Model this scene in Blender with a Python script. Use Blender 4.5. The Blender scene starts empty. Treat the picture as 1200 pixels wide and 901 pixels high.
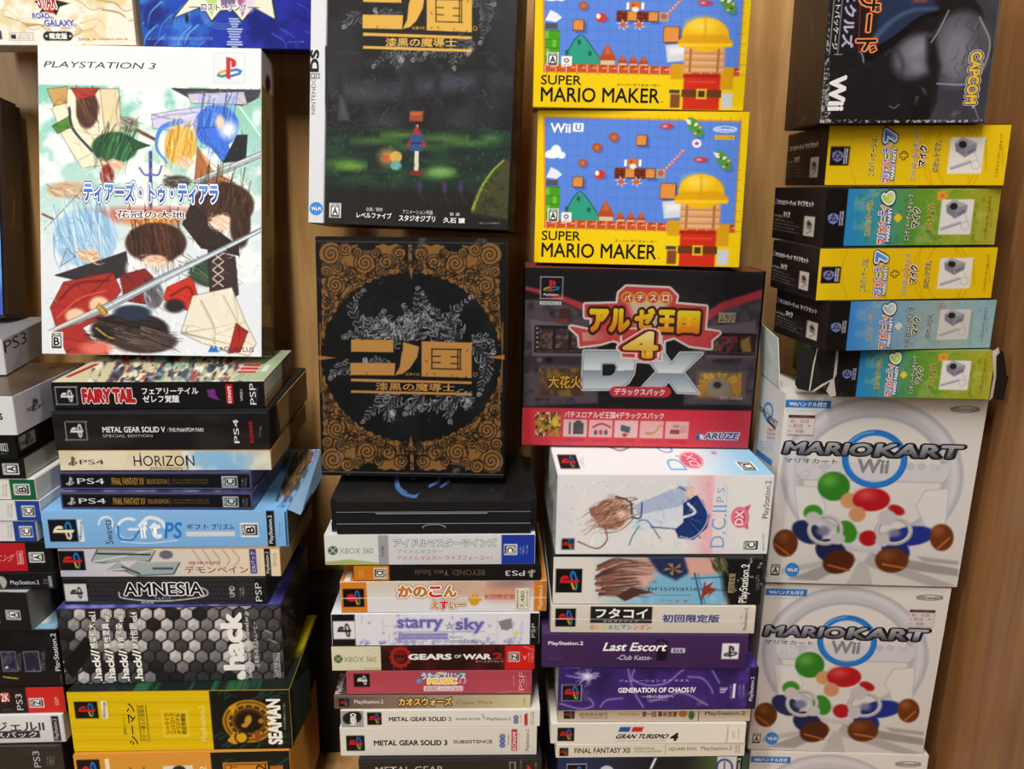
import bpy, bmesh, math, random
import numpy as np
from mathutils import Matrix, Vector

# ------------------------------------------------------------------ camera, world, lamps, exposure
scene = bpy.context.scene
COL = scene.collection
EYE = 1.40                                  # eye height of the photographer above the shop floor
FOCAL, TILT, ROLL = 963.804457, 0.246313, 0.009745
cam_data = bpy.data.cameras.new('camera')
cam_data.sensor_fit = 'HORIZONTAL'
cam_data.sensor_width = 36.0
cam_data.lens = FOCAL * 36.0 / 1200.0
cam_data.clip_start = 0.02
camera = bpy.data.objects.new('camera', cam_data)
COL.objects.link(camera)
_f = Vector((0, math.cos(TILT), -math.sin(TILT)))
_u0 = Vector((0, math.sin(TILT), math.cos(TILT)))
_r0 = Vector((1, 0, 0))
_r = _r0 * math.cos(ROLL) + _u0 * math.sin(ROLL)
_u = _u0 * math.cos(ROLL) - _r0 * math.sin(ROLL)
camera.matrix_world = Matrix(((_r.x, _u.x, -_f.x, 0), (_r.y, _u.y, -_f.y, 0), (_r.z, _u.z, -_f.z, EYE), (0, 0, 0, 1)))
scene.camera = camera

world = bpy.data.worlds.new('shop_interior')
scene.world = world
world.use_nodes = True
world.node_tree.nodes['Background'].inputs[0].default_value = (1.0, 0.97, 0.93, 1)
world.node_tree.nodes['Background'].inputs[1].default_value = 0.07

def area_lamp(name, loc, target, sx, sy, watts, colour):
    d = bpy.data.lights.new(name, 'AREA')
    d.shape = 'RECTANGLE'; d.size = sx; d.size_y = sy; d.energy = watts; d.color = colour
    o = bpy.data.objects.new(name, d); COL.objects.link(o)
    o.location = loc
    o.rotation_euler = (Vector(target) - Vector(loc)).to_track_quat('-Z', 'Y').to_euler()
    return o
# one fluorescent strip under the shop ceiling, then two fill lamps added at the sides
area_lamp('ceiling_or_fill_lamp', (-0.22, -0.38, EYE + 1.55), (-0.22, -0.379, 0), 0.16, 1.6, 80, (1.0, 0.955, 0.89))
area_lamp('ceiling_or_fill_lamp', (-2.1, -1.3, EYE + 0.95), (0.0, 0.8, EYE - 0.45), 0.25, 1.6, 45, (1.0, 0.965, 0.91))  # added left fill, lights the box fronts while the gaps stay dark
area_lamp('ceiling_or_fill_lamp', (2.0, -1.6, EYE + 0.95), (0.0, 0.8, EYE - 0.45), 0.25, 1.6, 38, (1.0, 0.965, 0.91))  # added right fill, hung lower than the ceiling strip

scene.view_settings.view_transform = 'Standard'
scene.view_settings.look = 'None'
scene.view_settings.gamma = 1.0
scene.view_settings.use_curve_mapping = False
scene.view_settings.exposure = -0.54

# ------------------------------------------------------------------ helpers
rng = np.random.default_rng(7)
def lin(c):
    c = np.asarray(c, float)
    return np.where(c <= 0.04045, c / 12.92, ((c + 0.055) / 1.055) ** 2.4)
def hx(s):
    if not isinstance(s, str): return np.array(s, float)
    return np.array([int(s[i:i + 2], 16) / 255 for i in (0, 2, 4)])

def ink(c): return lin(np.clip(c, 0, 1) ** 1.13)
def nodes_of(name):
    m = bpy.data.materials.new(name); m.use_nodes = True
    nt = m.node_tree; return m, nt, nt.nodes['Principled BSDF']

_mats = {}
def card(colour, rough=0.5, name='card', spec=0.35):
    """plain card or plastic with a little procedural unevenness"""
    k = (colour, rough, name, spec)
    if k in _mats: return _mats[k]
    m, nt, b = nodes_of(name + '_' + colour)
    tc = nt.nodes.new('ShaderNodeTexCoord'); no = nt.nodes.new('ShaderNodeTexNoise'); mr = nt.nodes.new('ShaderNodeMapRange'); mx = nt.nodes.new('ShaderNodeMix')
    no.inputs['Scale'].default_value = 60; no.inputs['Detail'].default_value = 6
    mr.inputs['To Min'].default_value = 0.93; mr.inputs['To Max'].default_value = 1.05
    mx.data_type = 'RGBA'; mx.blend_type = 'MULTIPLY'; mx.inputs[0].default_value = 1
    c = lin(hx(colour)); mx.inputs[6].default_value = (*c, 1)
    nt.links.new(tc.outputs['Object'], no.inputs['Vector']); nt.links.new(no.outputs[0], mr.inputs[0])
    nt.links.new(mr.outputs[0], mx.inputs[7]); nt.links.new(mx.outputs[2], b.inputs['Base Color'])
    b.inputs['Roughness'].default_value = rough; b.inputs['Specular IOR Level'].default_value = spec
    _mats[k] = m; return m

def printed(rough, name, scuff=0.0, spec=0.35):
    """ink on card: the ink colours are stored on the mesh, scuffs are procedural"""
    k = ('print', rough, name, scuff)
    if k in _mats: return _mats[k]
    m, nt, b = nodes_of(name)
    at = nt.nodes.new('ShaderNodeVertexColor'); at.layer_name = 'ink'
    out = at.outputs['Color']
    tc = nt.nodes.new('ShaderNodeTexCoord'); no = nt.nodes.new('ShaderNodeTexNoise')
    no.inputs['Scale'].default_value = 38; no.inputs['Detail'].default_value = 9; no.inputs['Roughness'].default_value = 0.7
    nt.links.new(tc.outputs['Object'], no.inputs['Vector'])
    if scuff:
        mr = nt.nodes.new('ShaderNodeMapRange'); mr.inputs['From Min'].default_value = 0.60; mr.inputs['From Max'].default_value = 0.80; mr.inputs['To Max'].default_value = scuff
        mx = nt.nodes.new('ShaderNodeMix'); mx.data_type = 'RGBA'; mx.inputs[7].default_value = (0.55, 0.53, 0.5, 1)
        nt.links.new(no.outputs[0], mr.inputs[0]); nt.links.new(mr.outputs[0], mx.inputs[0]); nt.links.new(out, mx.inputs[6]); out = mx.outputs[2]
    nt.links.new(out, b.inputs['Base Color'])
    r2 = nt.nodes.new('ShaderNodeMapRange'); r2.inputs['To Min'].default_value = rough - 0.06; r2.inputs['To Max'].default_value = rough + 0.1
    nt.links.new(no.outputs[0], r2.inputs[0]); nt.links.new(r2.outputs[0], b.inputs['Roughness'])
    b.inputs['Specular IOR Level'].default_value = spec
    _mats[k] = m; return m
SATIN = printed(0.48, 'printed_satin_card', 0, .22)
GLOSS = printed(0.30, 'printed_gloss_card', 0, 0.45)
WORN = printed(0.42, 'printed_worn_card', 0.35)
MATT = printed(0.65, 'printed_matt_card', 0, 0.25)

def film_material():
    m, nt, b = nodes_of('clear_plastic_film')
    nt.nodes.remove(b)
    out = nt.nodes['Material Output']
    tr = nt.nodes.new('ShaderNodeBsdfTransparent'); gl = nt.nodes.new('ShaderNodeBsdfGlossy'); mx = nt.nodes.new('ShaderNodeMixShader'); fr = nt.nodes.new('ShaderNodeFresnel')
    bu = nt.nodes.new('ShaderNodeBump'); no = nt.nodes.new('ShaderNodeTexNoise'); tc = nt.nodes.new('ShaderNodeTexCoord')
    no.inputs['Scale'].default_value = 30; bu.inputs['Strength'].default_value = 0.25; bu.inputs['Distance'].default_value = 0.002
    tr.inputs[0].default_value = (0.99, 0.99, 0.99, 1); gl.inputs['Roughness'].default_value = 0.12; fr.inputs[0].default_value = 1.22
    nt.links.new(tc.outputs['Object'], no.inputs['Vector']); nt.links.new(no.outputs[0], bu.inputs['Height']); nt.links.new(bu.outputs[0], gl.inputs['Normal'])
    nt.links.new(fr.outputs[0], mx.inputs[0]); nt.links.new(tr.outputs[0], mx.inputs[1]); nt.links.new(gl.outputs[0], mx.inputs[2]); nt.links.new(mx.outputs[0], out.inputs[0])
    return m
FILM = film_material()

def wood_material(name, light, dark, scale):
    m, nt, b = nodes_of(name)
    tc = nt.nodes.new('ShaderNodeTexCoord'); mp = nt.nodes.new('ShaderNodeMapping'); no = nt.nodes.new('ShaderNodeTexNoise'); n2 = nt.nodes.new('ShaderNodeTexNoise')
    mp.inputs['Scale'].default_value = scale
    no.inputs['Scale'].default_value = 9; no.inputs['Detail'].default_value = 7; no.inputs['Distortion'].default_value = 0.6
    n2.inputs['Scale'].default_value = 70; n2.inputs['Detail'].default_value = 3
    cr = nt.nodes.new('ShaderNodeValToRGB'); cr.color_ramp.elements[0].position = 0.3; cr.color_ramp.elements[1].position = 0.72
    cr.color_ramp.elements[0].color = (*lin(hx(dark)), 1); cr.color_ramp.elements[1].color = (*lin(hx(light)), 1)
    mx = nt.nodes.new('ShaderNodeMix'); mx.data_type = 'RGBA'; mx.blend_type = 'MULTIPLY'; mx.inputs[0].default_value = 0.25
    nt.links.new(tc.outputs['Object'], mp.inputs[0]); nt.links.new(mp.outputs[0], no.inputs['Vector']); nt.links.new(mp.outputs[0], n2.inputs['Vector'])
    nt.links.new(no.outputs[0], cr.inputs[0]); nt.links.new(cr.outputs[0], mx.inputs[6]); nt.links.new(n2.outputs[0], mx.inputs[7]); nt.links.new(mx.outputs[2], b.inputs['Base Color'])
    b.inputs['Roughness'].default_value = 0.42
    return m
WOOD = wood_material('oak_veneer', 'dcb074', 'b8864c', (6, 6, 0.45))
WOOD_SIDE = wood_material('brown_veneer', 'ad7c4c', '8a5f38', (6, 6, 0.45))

def put(name, me, mat, parent=None):
    o = bpy.data.objects.new(name, me); COL.objects.link(o)
    if mat is not None: me.materials.append(mat)
    if parent is not None: o.parent = parent
    return o

def bevel_box(x0, x1, y0, y1, z0, z1, r=0.0006, seg=2, name='box'):
    bm = bmesh.new()
    bmesh.ops.create_cube(bm, size=1)
    for v in bm.verts:
        v.co = Vector((x0 + (v.co.x + .5) * (x1 - x0), y0 + (v.co.y + .5) * (y1 - y0), z0 + (v.co.z + .5) * (z1 - z0)))
    bmesh.ops.bevel(bm, geom=bm.edges[:], offset=r, segments=seg, affect='EDGES')
    me = bpy.data.meshes.new(name); bm.to_mesh(me); bm.free()
    return me

def homography(src, dst):
    A = []
    for (x, y), (u, v) in zip(src, dst):
        A.append([x, y, 1, 0, 0, 0, -u * x, -u * y]); A.append([0, 0, 0, x, y, 1, -v * x, -v * y])
    h = np.linalg.solve(np.array(A, float), np.array(dst, float).ravel())
    return np.append(h, 1).reshape(3, 3)
def hmap(H, x, y):
    w = H[2, 0] * x + H[2, 1] * y + H[2, 2]
    return (H[0, 0] * x + H[0, 1] * y + H[0, 2]) / w, (H[1, 0] * x + H[1, 1] * y + H[1, 2]) / w
UNIT = [(0, 1), (1, 1), (1, 0), (0, 0)]

_glyphs = {}
COPIES = lambda b: 1 if not b else 9 if b < .05 else 25 if b < .12 else 41
def glyph(s, bold):
    k = (s, bold)
    if k in _glyphs: return _glyphs[k]
    if bold:                       # heavier strokes: the outline thickened in eight directions
        v, t = glyph(s, 0); n = len(v); V = [v]; T = [t]
        m = COPIES(bold) - 1
        for j in range(m):
            V.append(v + bold * (1 if j % 2 or m == 8 else .6) * np.array([math.cos(j * 2 * math.pi / m), math.sin(j * 2 * math.pi / m)])); T.append(t + n * (j + 1))
        _glyphs[k] = (np.concatenate(V), np.concatenate(T)); return _glyphs[k]
    c = bpy.data.curves.new('lettering', 'FONT'); c.body = s; c.resolution_u = 3
    o = bpy.data.objects.new('lettering', c); COL.objects.link(o)
    me = bpy.data.meshes.new_from_object(o.evaluated_get(bpy.context.evaluated_depsgraph_get()))
    v = np.zeros(len(me.vertices) * 3); me.vertices.foreach_get('co', v); v = v.reshape(-1, 3)[:, :2]
    me.calc_loop_triangles()
    t = np.zeros(len(me.loop_triangles) * 3, int); me.loop_triangles.foreach_get('vertices', t)
    bpy.data.objects.remove(o); bpy.data.curves.remove(c); bpy.data.meshes.remove(me)
    if len(v) == 0: v = np.zeros((3, 2)); t = np.array([0, 1, 2])
    _glyphs[k] = (v, t.reshape(-1, 3)); return _glyphs[k]

def vnoise(x, y, seed, octaves=4):
    r = np.random.default_rng(seed); T = r.random((64, 64)); out = 0; amp = 1; tot = 0
    for o in range(octaves):
        xi = np.floor(x).astype(int); yi = np.floor(y).astype(int); fx = x - xi; fy = y - yi
        fx = fx * fx * (3 - 2 * fx); fy = fy * fy * (3 - 2 * fy)
        g = lambda a, b_: T[a % 64, b_ % 64]
        out = out + amp * ((g(xi, yi) * (1 - fx) + g(xi + 1, yi) * fx) * (1 - fy) + (g(xi, yi + 1) * (1 - fx) + g(xi + 1, yi + 1) * fx) * fy)
        tot += amp; amp *= .5; x = x * 2 + 17.3; y = y * 2 + 5.1
    return out / tot

class Print:
    """the printed face of a box: artwork is laid out in drawing units inside the quad `frame`
    (corners TL TR BR BL) and inked onto the face itself"""
    def __init__(self, where, u2p, frame, step=1.0, inset=0.0004, size=(0.2, 0.1)):
        self.where = where; self.frame = frame
        self.H = homography(frame, UNIT); self.Hi = np.linalg.inv(self.H)
        self.u2p = u2p
        q = np.array(frame, float)
        nu = max(2, int(max(np.hypot(*(q[1] - q[0])), np.hypot(*(q[2] - q[3]))) / step))
        nv = max(2, int(max(np.hypot(*(q[3] - q[0])), np.hypot(*(q[2] - q[1]))) / step))
        iu = inset / size[0]; iv = inset / size[1]
        a, b = np.meshgrid(np.linspace(iu, 1 - iu, nu + 1), np.linspace(iv, 1 - iv, nv + 1))
        self.nu, self.nv = nu, nv
        self.A = a.ravel(); self.B = b.ravel()
        self.X, self.Y = hmap(self.Hi, self.A, self.B)
        self.C = np.ones((len(self.A), 3)); self.texts = []
    # --- brushes
    def mix(self, m, col, idx=None):
        col = hx(col)
        if idx is None: self.C += (col - self.C) * m[:, None]
        else: self.C[idx] += (col - self.C[idx]) * m[:, None]
    def fill(self, col): self.C[:] = hx(col); return self
    def near(self, x0, y0, x1, y1): return np.nonzero((self.X > x0) & (self.X < x1) & (self.Y > y0) & (self.Y < y1))[0]
    def rect(self, x0, y0, x1, y1, col, a=1, s=.5):
        u0 = self.ab(x0, (y0 + y1) / 2)[0]; u1 = self.ab(x1, (y0 + y1) / 2)[0]
        v0 = self.ab((x0 + x1) / 2, y1)[1]; v1 = self.ab((x0 + x1) / 2, y0)[1]
        du = abs(u1 - u0) / max(1e-6, abs(x1 - x0)) * s; dv = abs(v1 - v0) / max(1e-6, abs(y1 - y0)) * s
        i = np.nonzero((self.A > u0 - du) & (self.A < u1 + du) & (self.B > v0 - dv) & (self.B < v1 + dv))[0]
        if not len(i): return self
        A = self.A[i]; B = self.B[i]; cl = lambda t: np.clip(t / 2 + .5, 0, 1)
        m = cl((A - u0) / du) * cl((u1 - A) / du) * cl((B - v0) / dv) * cl((v1 - B) / dv)
        self.mix(m * a, col, i); return self
    def frame_rect(self, x0, y0, x1, y1, w, col):
        self.rect(x0, y0, x1, y0 + w, col); self.rect(x0, y1 - w, x1, y1, col); self.rect(x0, y0, x0 + w, y1, col); self.rect(x1 - w, y0, x1, y1, col); return self
    def ell(self, cx, cy, rx, ry, col, rot=0, a=1, s=.7):
        R = max(rx, ry) + s + 1; i = self.near(cx - R, cy - R, cx + R, cy + R)
        if not len(i): return self
        x = self.X[i] - cx; y = self.Y[i] - cy; c, n = math.cos(math.radians(rot)), math.sin(math.radians(rot))
        u = (x * c + y * n) / rx; v = (-x * n + y * c) / ry; d = (np.sqrt(u * u + v * v) - 1) * min(rx, ry)
        self.mix(np.clip(.5 - d / (2 * s), 0, 1) * a, col, i); return self
    def ring(self, cx, cy, rx, ry, w, col, a=1, s=.6):
        R = max(rx, ry) + w + 1; i = self.near(cx - R, cy - R, cx + R, cy + R)
        if not len(i): return self
        u = (self.X[i] - cx) / rx; v = (self.Y[i] - cy) / ry; d = np.abs(np.sqrt(u * u + v * v) - 1) * min(rx, ry) - w / 2
        self.mix(np.clip(.5 - d / (2 * s), 0, 1) * a, col, i); return self
    def poly(self, pts, col, a=1, s=.5):
        p = np.array(pts, float); i = self.near(p[:, 0].min() - s - 1, p[:, 1].min() - s - 1, p[:, 0].max() + s + 1, p[:, 1].max() + s + 1)
        if not len(i): return self
        x = self.X[i]; y = self.Y[i]; ins = np.zeros(len(i), bool); dm = np.full(len(i), 1e9)
        for k in range(len(p)):
            (xa, ya), (xb, yb) = p[k], p[(k + 1) % len(p)]
            cr = ((ya > y) != (yb > y)) & (x < (xb - xa) * (y - ya) / ((yb - ya) if yb != ya else 1e-9) + xa); ins ^= cr
            L = (xb - xa) ** 2 + (yb - ya) ** 2 + 1e-9; t = np.clip(((x - xa) * (xb - xa) + (y - ya) * (yb - ya)) / L, 0, 1)
            dm = np.minimum(dm, np.hypot(x - xa - t * (xb - xa), y - ya - t * (yb - ya)))
        d = np.where(ins, -dm, dm)
        self.mix(np.clip(.5 - d / (2 * s), 0, 1) * a, col, i); return self
    def line(self, pts, w, col, a=1, s=.5, w2=None):
        p = np.array(pts, float); n = len(p) - 1; R = max(w, w2 or 0) / 2 + s + 1
        i = self.near(p[:, 0].min() - R, p[:, 1].min() - R, p[:, 0].max() + R, p[:, 1].max() + R)
        if not len(i): return self
        x = self.X[i]; y = self.Y[i]; best = np.full(len(i), 1e9)
        for k in range(n):
            (xa, ya), (xb, yb) = p[k], p[k + 1]; L = (xb - xa) ** 2 + (yb - ya) ** 2 + 1e-9
            t = np.clip(((x - xa) * (xb - xa) + (y - ya) * (yb - ya)) / L, 0, 1)
            ww = w if w2 is None else w + (w2 - w) * (k + t) / n
            best = np.minimum(best, np.hypot(x - xa - t * (xb - xa), y - ya - t * (yb - ya)) - ww / 2)
        self.mix(np.clip(.5 - best / (2 * s), 0, 1) * a, col, i); return self
    def curve(self, pts, w, col, a=1, s=.5, w2=None, n=6):
        p = [np.array(q, float) for q in pts]; p = [2 * p[0] - p[1]] + p + [2 * p[-1] - p[-2]]; out = []
        for k in range(1, len(p) - 2):
            for t in np.linspace(0, 1, n, endpoint=False):
                out.append(.5 * (2 * p[k] + (p[k + 1] - p[k - 1]) * t + (2 * p[k - 1] - 5 * p[k] + 4 * p[k + 1] - p[k + 2]) * t * t + (-p[k - 1] + 3 * p[k] - 3 * p[k + 1] + p[k + 2]) * t ** 3))
        out.append(p[-2]); return self.line(out, w, col, a, s, w2)
    def spiral(self, cx, cy, r, w, col, turns=2.2, ph=0, sgn=1):
        t = np.linspace(0, 1, 26); return self.line([(cx + sgn * r * k * math.cos(ph + turns * 6.283 * k), cy + r * k * math.sin(ph + turns * 6.283 * k)) for k in t], w, col)
    def grad(self, x0, y0, x1, y1, c0, c1, a=1, rect=None):
        i = self.near(*rect) if rect else np.arange(len(self.X))
        t = np.clip(((self.X[i] - x0) * (x1 - x0) + (self.Y[i] - y0) * (y1 - y0)) / ((x1 - x0) ** 2 + (y1 - y0) ** 2), 0, 1)[:, None]
        self.C[i] += ((hx(c0) * (1 - t) + hx(c1) * t) - self.C[i]) * a; return self
    def clouds(self, scale, col, lo=.5, hi=.7, a=1, seed=1, rect=None, sx=1, sy=1):
        i = self.near(*rect) if rect else np.arange(len(self.X))
        n = vnoise(self.X[i] / scale * sx + 9, self.Y[i] / scale * sy + 4, seed)
        self.mix(np.clip((n - lo) / (hi - lo), 0, 1) * a, col, i); return self
    def tuft(self, cx, cy, rx, ry, base, dark, light, n=14, rot=90, seed=1, curl=4):
        """a mass of strokes in one colour family"""
        r = np.random.default_rng(seed); self.ell(cx, cy, rx, ry, base, s=1.2); n = int(n * 2.2)
        d = np.array([math.cos(math.radians(rot)), math.sin(math.radians(rot))]); e = np.array([-d[1], d[0]])
        for k in range(n):
            o = np.array([cx, cy]) + np.array([rx, ry]) * r.uniform(-.85, .85, 2); L = min(rx, ry) * r.uniform(.5, 1.3)
            q = [o - d * L, o + e * r.uniform(-curl, curl), o + d * L]
            self.curve(q, r.uniform(.6, 1.8), dark if k % 2 else light, a=r.uniform(.4, .9), w2=.3)
        return self
    def greek(self, x0, y0, x1, y1, col, n=1, a=.8, seed=3, vert=False):
        """lines of print too small to read"""
        r = np.random.default_rng(seed)
        for k in range(n):
            if vert:
                c = x0 + (k + .5) * (x1 - x0) / n; h = (x1 - x0) / n * .55; p = y0
                while p < y1: q = min(y1, p + r.uniform(1, 3)); self.rect(c - h / 2, p, c + h / 2, q - .3, col, a=a * r.uniform(.5, 1)); p = q + .6
            else:
                c = y0 + (k + .5) * (y1 - y0) / n; h = (y1 - y0) / n * .55; p = x0
                while p < x1: q = min(x1, p + r.uniform(1, 3)); self.rect(p, c - h / 2, q - .3, c + h / 2, col, a=a * r.uniform(.5, 1)); p = q + .6
        return self
    def cloth(self, pts, col, a=1, s=.5):
        """a strip of cloth: flat colour, a thin dark outline and a few folds"""
        self.poly(pts, col, a, s); p = np.array(pts, float); r = np.random.default_rng(int(abs(p.sum())) % 9973); c = hx(col); n = len(p); m = p.mean(0)
        for k in range(n + 2):
            i, j = r.integers(n), r.integers(n); q0 = p[i] * .8 + p[(i + 1) % n] * .2 if k % 2 else p[i]; q0 = m + (q0 - m) * .96; q2 = m + (p[j] - m) * r.uniform(.2, .7)
            self.curve([q0, (q0 + q2) / 2 + r.uniform(-3, 3, 2), q2], r.uniform(.7, 2.6), np.clip(c * (r.uniform(.62, .85) if k % 3 else 1.12), 0, 1), a=.75, w2=.3, s=.7)
        self.line(list(p) + [p[0]], .8, np.clip(c * .45, 0, 1), a=.75); return self
    def brushwork(self, n, L, rect, seed=1, amt=.22, w=1.3):
        r = np.random.default_rng(seed); ids = self.near(*rect)
        for k in range(n):
            j = ids[r.integers(len(ids))]; c = np.clip(self.C[j] * (1 + r.uniform(-amt, amt)) + r.uniform(-amt, amt) * .25, 0, 1); a = r.uniform(0, 6.28); x, y = self.X[j], self.Y[j]; l = L * r.uniform(.4, 1.2)
            self.curve([(x, y), (x + l * math.cos(a), y + l * math.sin(a)), (x + 1.8 * l * math.cos(a + .5), y + 1.8 * l * math.sin(a + .5))], w * r.uniform(.5, 1.4), c, a=.75, w2=.3, n=3)
        return self
    # --- marks
    def uv(self, x0, y0, x1, y1, rot):
        def f(u, v):
            if rot == 90: u, v = v, 1 - u
            elif rot == -90: u, v = 1 - v, u
            elif rot == 180: u, v = 1 - u, 1 - v
            return (x0 + u * (x1 - x0), y0 + v * (y1 - y0))
        return f
    def ps(self, x0, y0, x1, y1, rot=90, bg='161412', cols=('d8262c', 'e8b830', '2f7fd0', '2a9a8a'), edge=None):
        if bg: self.rect(x0, y0, x1, y1, bg)
        if edge: self.frame_rect(x0, y0, x1, y1, .8, edge)
        f = self.uv(x0, y0, x1, y1, rot); w = min(abs(x1 - x0), abs(y1 - y0)) * .085
        if isinstance(cols, str): cols = (cols,) * 4
        self.line([f(.42, .60), f(.17, .68), f(.14, .76)], w, cols[1]).line([f(.14, .76), f(.26, .80), f(.42, .75)], w, cols[3])
        self.line([f(.56, .60), f(.74, .57), f(.87, .63)], w, cols[2]).line([f(.87, .63), f(.82, .71), f(.56, .79)], w, cols[2])
        self.poly([f(*q) for q in ((.40, .14), (.55, .17), (.66, .22), (.72, .31), (.71, .44), (.63, .50), (.57, .48), (.57, .29), (.53, .27), (.53, .90), (.40, .86))], cols[0])
        return self
    def cero(self, x0, y0, x1, y1, ch, rot=0, fg='111111', bg='f2f2f0'):
        f = self.uv(x0, y0, x1, y1, rot); self.rect(x0, y0, x1, y1, bg)
        q = [f(.12, .06), f(.88, .06), f(.88, .94), f(.12, .94)]; xs = [p[0] for p in q]; ys = [p[1] for p in q]
        self.rect(min(xs), min(ys), max(xs), max(ys), fg)
        p, r = f(.2, .26), f(.8, .82); self.rect(min(p[0], r[0]), min(p[1], r[1]), max(p[0], r[0]), max(p[1], r[1]), bg)
        p, r = f(.27, .30), f(.73, .78); self.t(ch, min(p[0], r[0]), min(p[1], r[1]), max(p[0], r[0]), max(p[1], r[1]), fg, r=rot, b=.03)
        p, r = f(.14, .08), f(.86, .22); self.t('CERO', min(p[0], r[0]), min(p[1], r[1]), max(p[0], r[0]), max(p[1], r[1]), bg, r=rot, b=.02)
        return self
    def wifi(self, cx, cy, r_):
        self.ell(cx, cy, r_, r_, '2a86d4'); self.t('Wi-Fi', cx - r_ * .75, cy - r_ * .28, cx + r_ * .75, cy + r_ * .3, 'ffffff', b=.02)
        self.greek(cx - r_ * .5, cy - r_ * .62, cx + r_ * .5, cy - r_ * .38, 'd0e6ff').greek(cx - r_ * .5, cy + r_ * .42, cx + r_ * .5, cy + r_ * .66, 'd0e6ff'); return self
    # --- lettering
    def ab(self, x, y): return hmap(self.H, np.float64(x), np.float64(y))
    def t(self, s, x0, y0, x1, y1, col, r=0, b=0.0, sh=0, ol=None):
        u0 = self.ab(x0, (y0 + y1) / 2)[0]; u1 = self.ab(x1, (y0 + y1) / 2)[0]
        v0 = self.ab((x0 + x1) / 2, y1)[1]; v1 = self.ab((x0 + x1) / 2, y0)[1]
        v, tri = glyph(s, b); lo = v.min(0); sz = np.maximum(v.max(0) - lo, 1e-6)
        for k, (w, c) in enumerate((ol or [])):            # outline passes, widest first
            vv, tt = glyph(s, b + w); q = (vv - lo) / sz; self._lay(q, tt, (u0, u1, v0, v1), c, r, sh, COPIES(b + w))
        self._lay((v - lo) / sz, tri, (u0, u1, v0, v1), col, r, sh, COPIES(b)); return self
    def _lay(self, q, tri, R, col, r, sh, copies=1):
        u0, u1, v0, v1 = R; tx = q[:, 0] + sh * (q[:, 1] - .5); ty = q[:, 1]
        if r == 0: a = u0 + tx * (u1 - u0); b = v0 + ty * (v1 - v0)
        elif r == 180: a = u1 - tx * (u1 - u0); b = v1 - ty * (v1 - v0)
        elif r == 90: a = u1 - ty * (u1 - u0); b = v0 + tx * (v1 - v0)
        else: a = u0 + ty * (u1 - u0); b = v1 - tx * (v1 - v0)
        c = np.repeat(hx(col)[None], len(q), 0) if isinstance(col, str) else hx(col[1]) + (hx(col[0]) - hx(col[1])) * np.clip(ty, 0, 1)[:, None]
        ok = (a[tri] > 0.002).all(1) & (a[tri] < .998).all(1) & (b[tri] > 0.002).all(1) & (b[tri] < .998).all(1)
        if ok.any(): self.texts.append((a, b, c, tri[ok], np.repeat(np.arange(copies), len(q) // copies) * .5e-6))
    # --- mesh
    def build(self, name, parent, mat=None, label=None):
        nu, nv = self.nu, self.nv
        V = [self.u2p(self.A, self.B, 0.00005)]; C = [ink(self.C)]
        i = np.arange((nu + 1) * (nv + 1)).reshape(nv + 1, nu + 1)
        Q = np.stack([i[:-1, :-1], i[:-1, 1:], i[1:, 1:], i[1:, :-1]], -1).reshape(-1, 4); T = []; n = len(self.A)
        for k, (a, b, c, tri, up) in enumerate(self.texts):
            V.append(self.u2p(a, b, 0.00005 + 0.000018 * (k + 1) + up)); C.append(ink(c)); T.append(tri + n); n += len(a)
        V = np.concatenate(V); C = np.concatenate(C); T = np.concatenate(T) if T else np.zeros((0, 3), int)
        me = bpy.data.meshes.new(name); me.vertices.add(len(V)); me.vertices.foreach_set('co', V.astype(np.float32).ravel())
        L = np.concatenate([Q.ravel(), T.ravel()]); me.loops.add(len(L)); me.loops.foreach_set('vertex_index', L.astype(np.int32))
        st = np.concatenate([np.arange(len(Q)) * 4, len(Q) * 4 + np.arange(len(T)) * 3]); me.polygons.add(len(st)); me.polygons.foreach_set('loop_start', st.astype(np.int32))
        me.update(calc_edges=True)
        at = me.color_attributes.new('ink', 'FLOAT_COLOR', 'POINT'); at.data.foreach_set('color', np.concatenate([C, np.ones((len(C), 1))], 1).astype(np.float32).ravel())
        o = put(name, me, mat or SATIN, parent)
        if label: o['label'] = label
        return o

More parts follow.
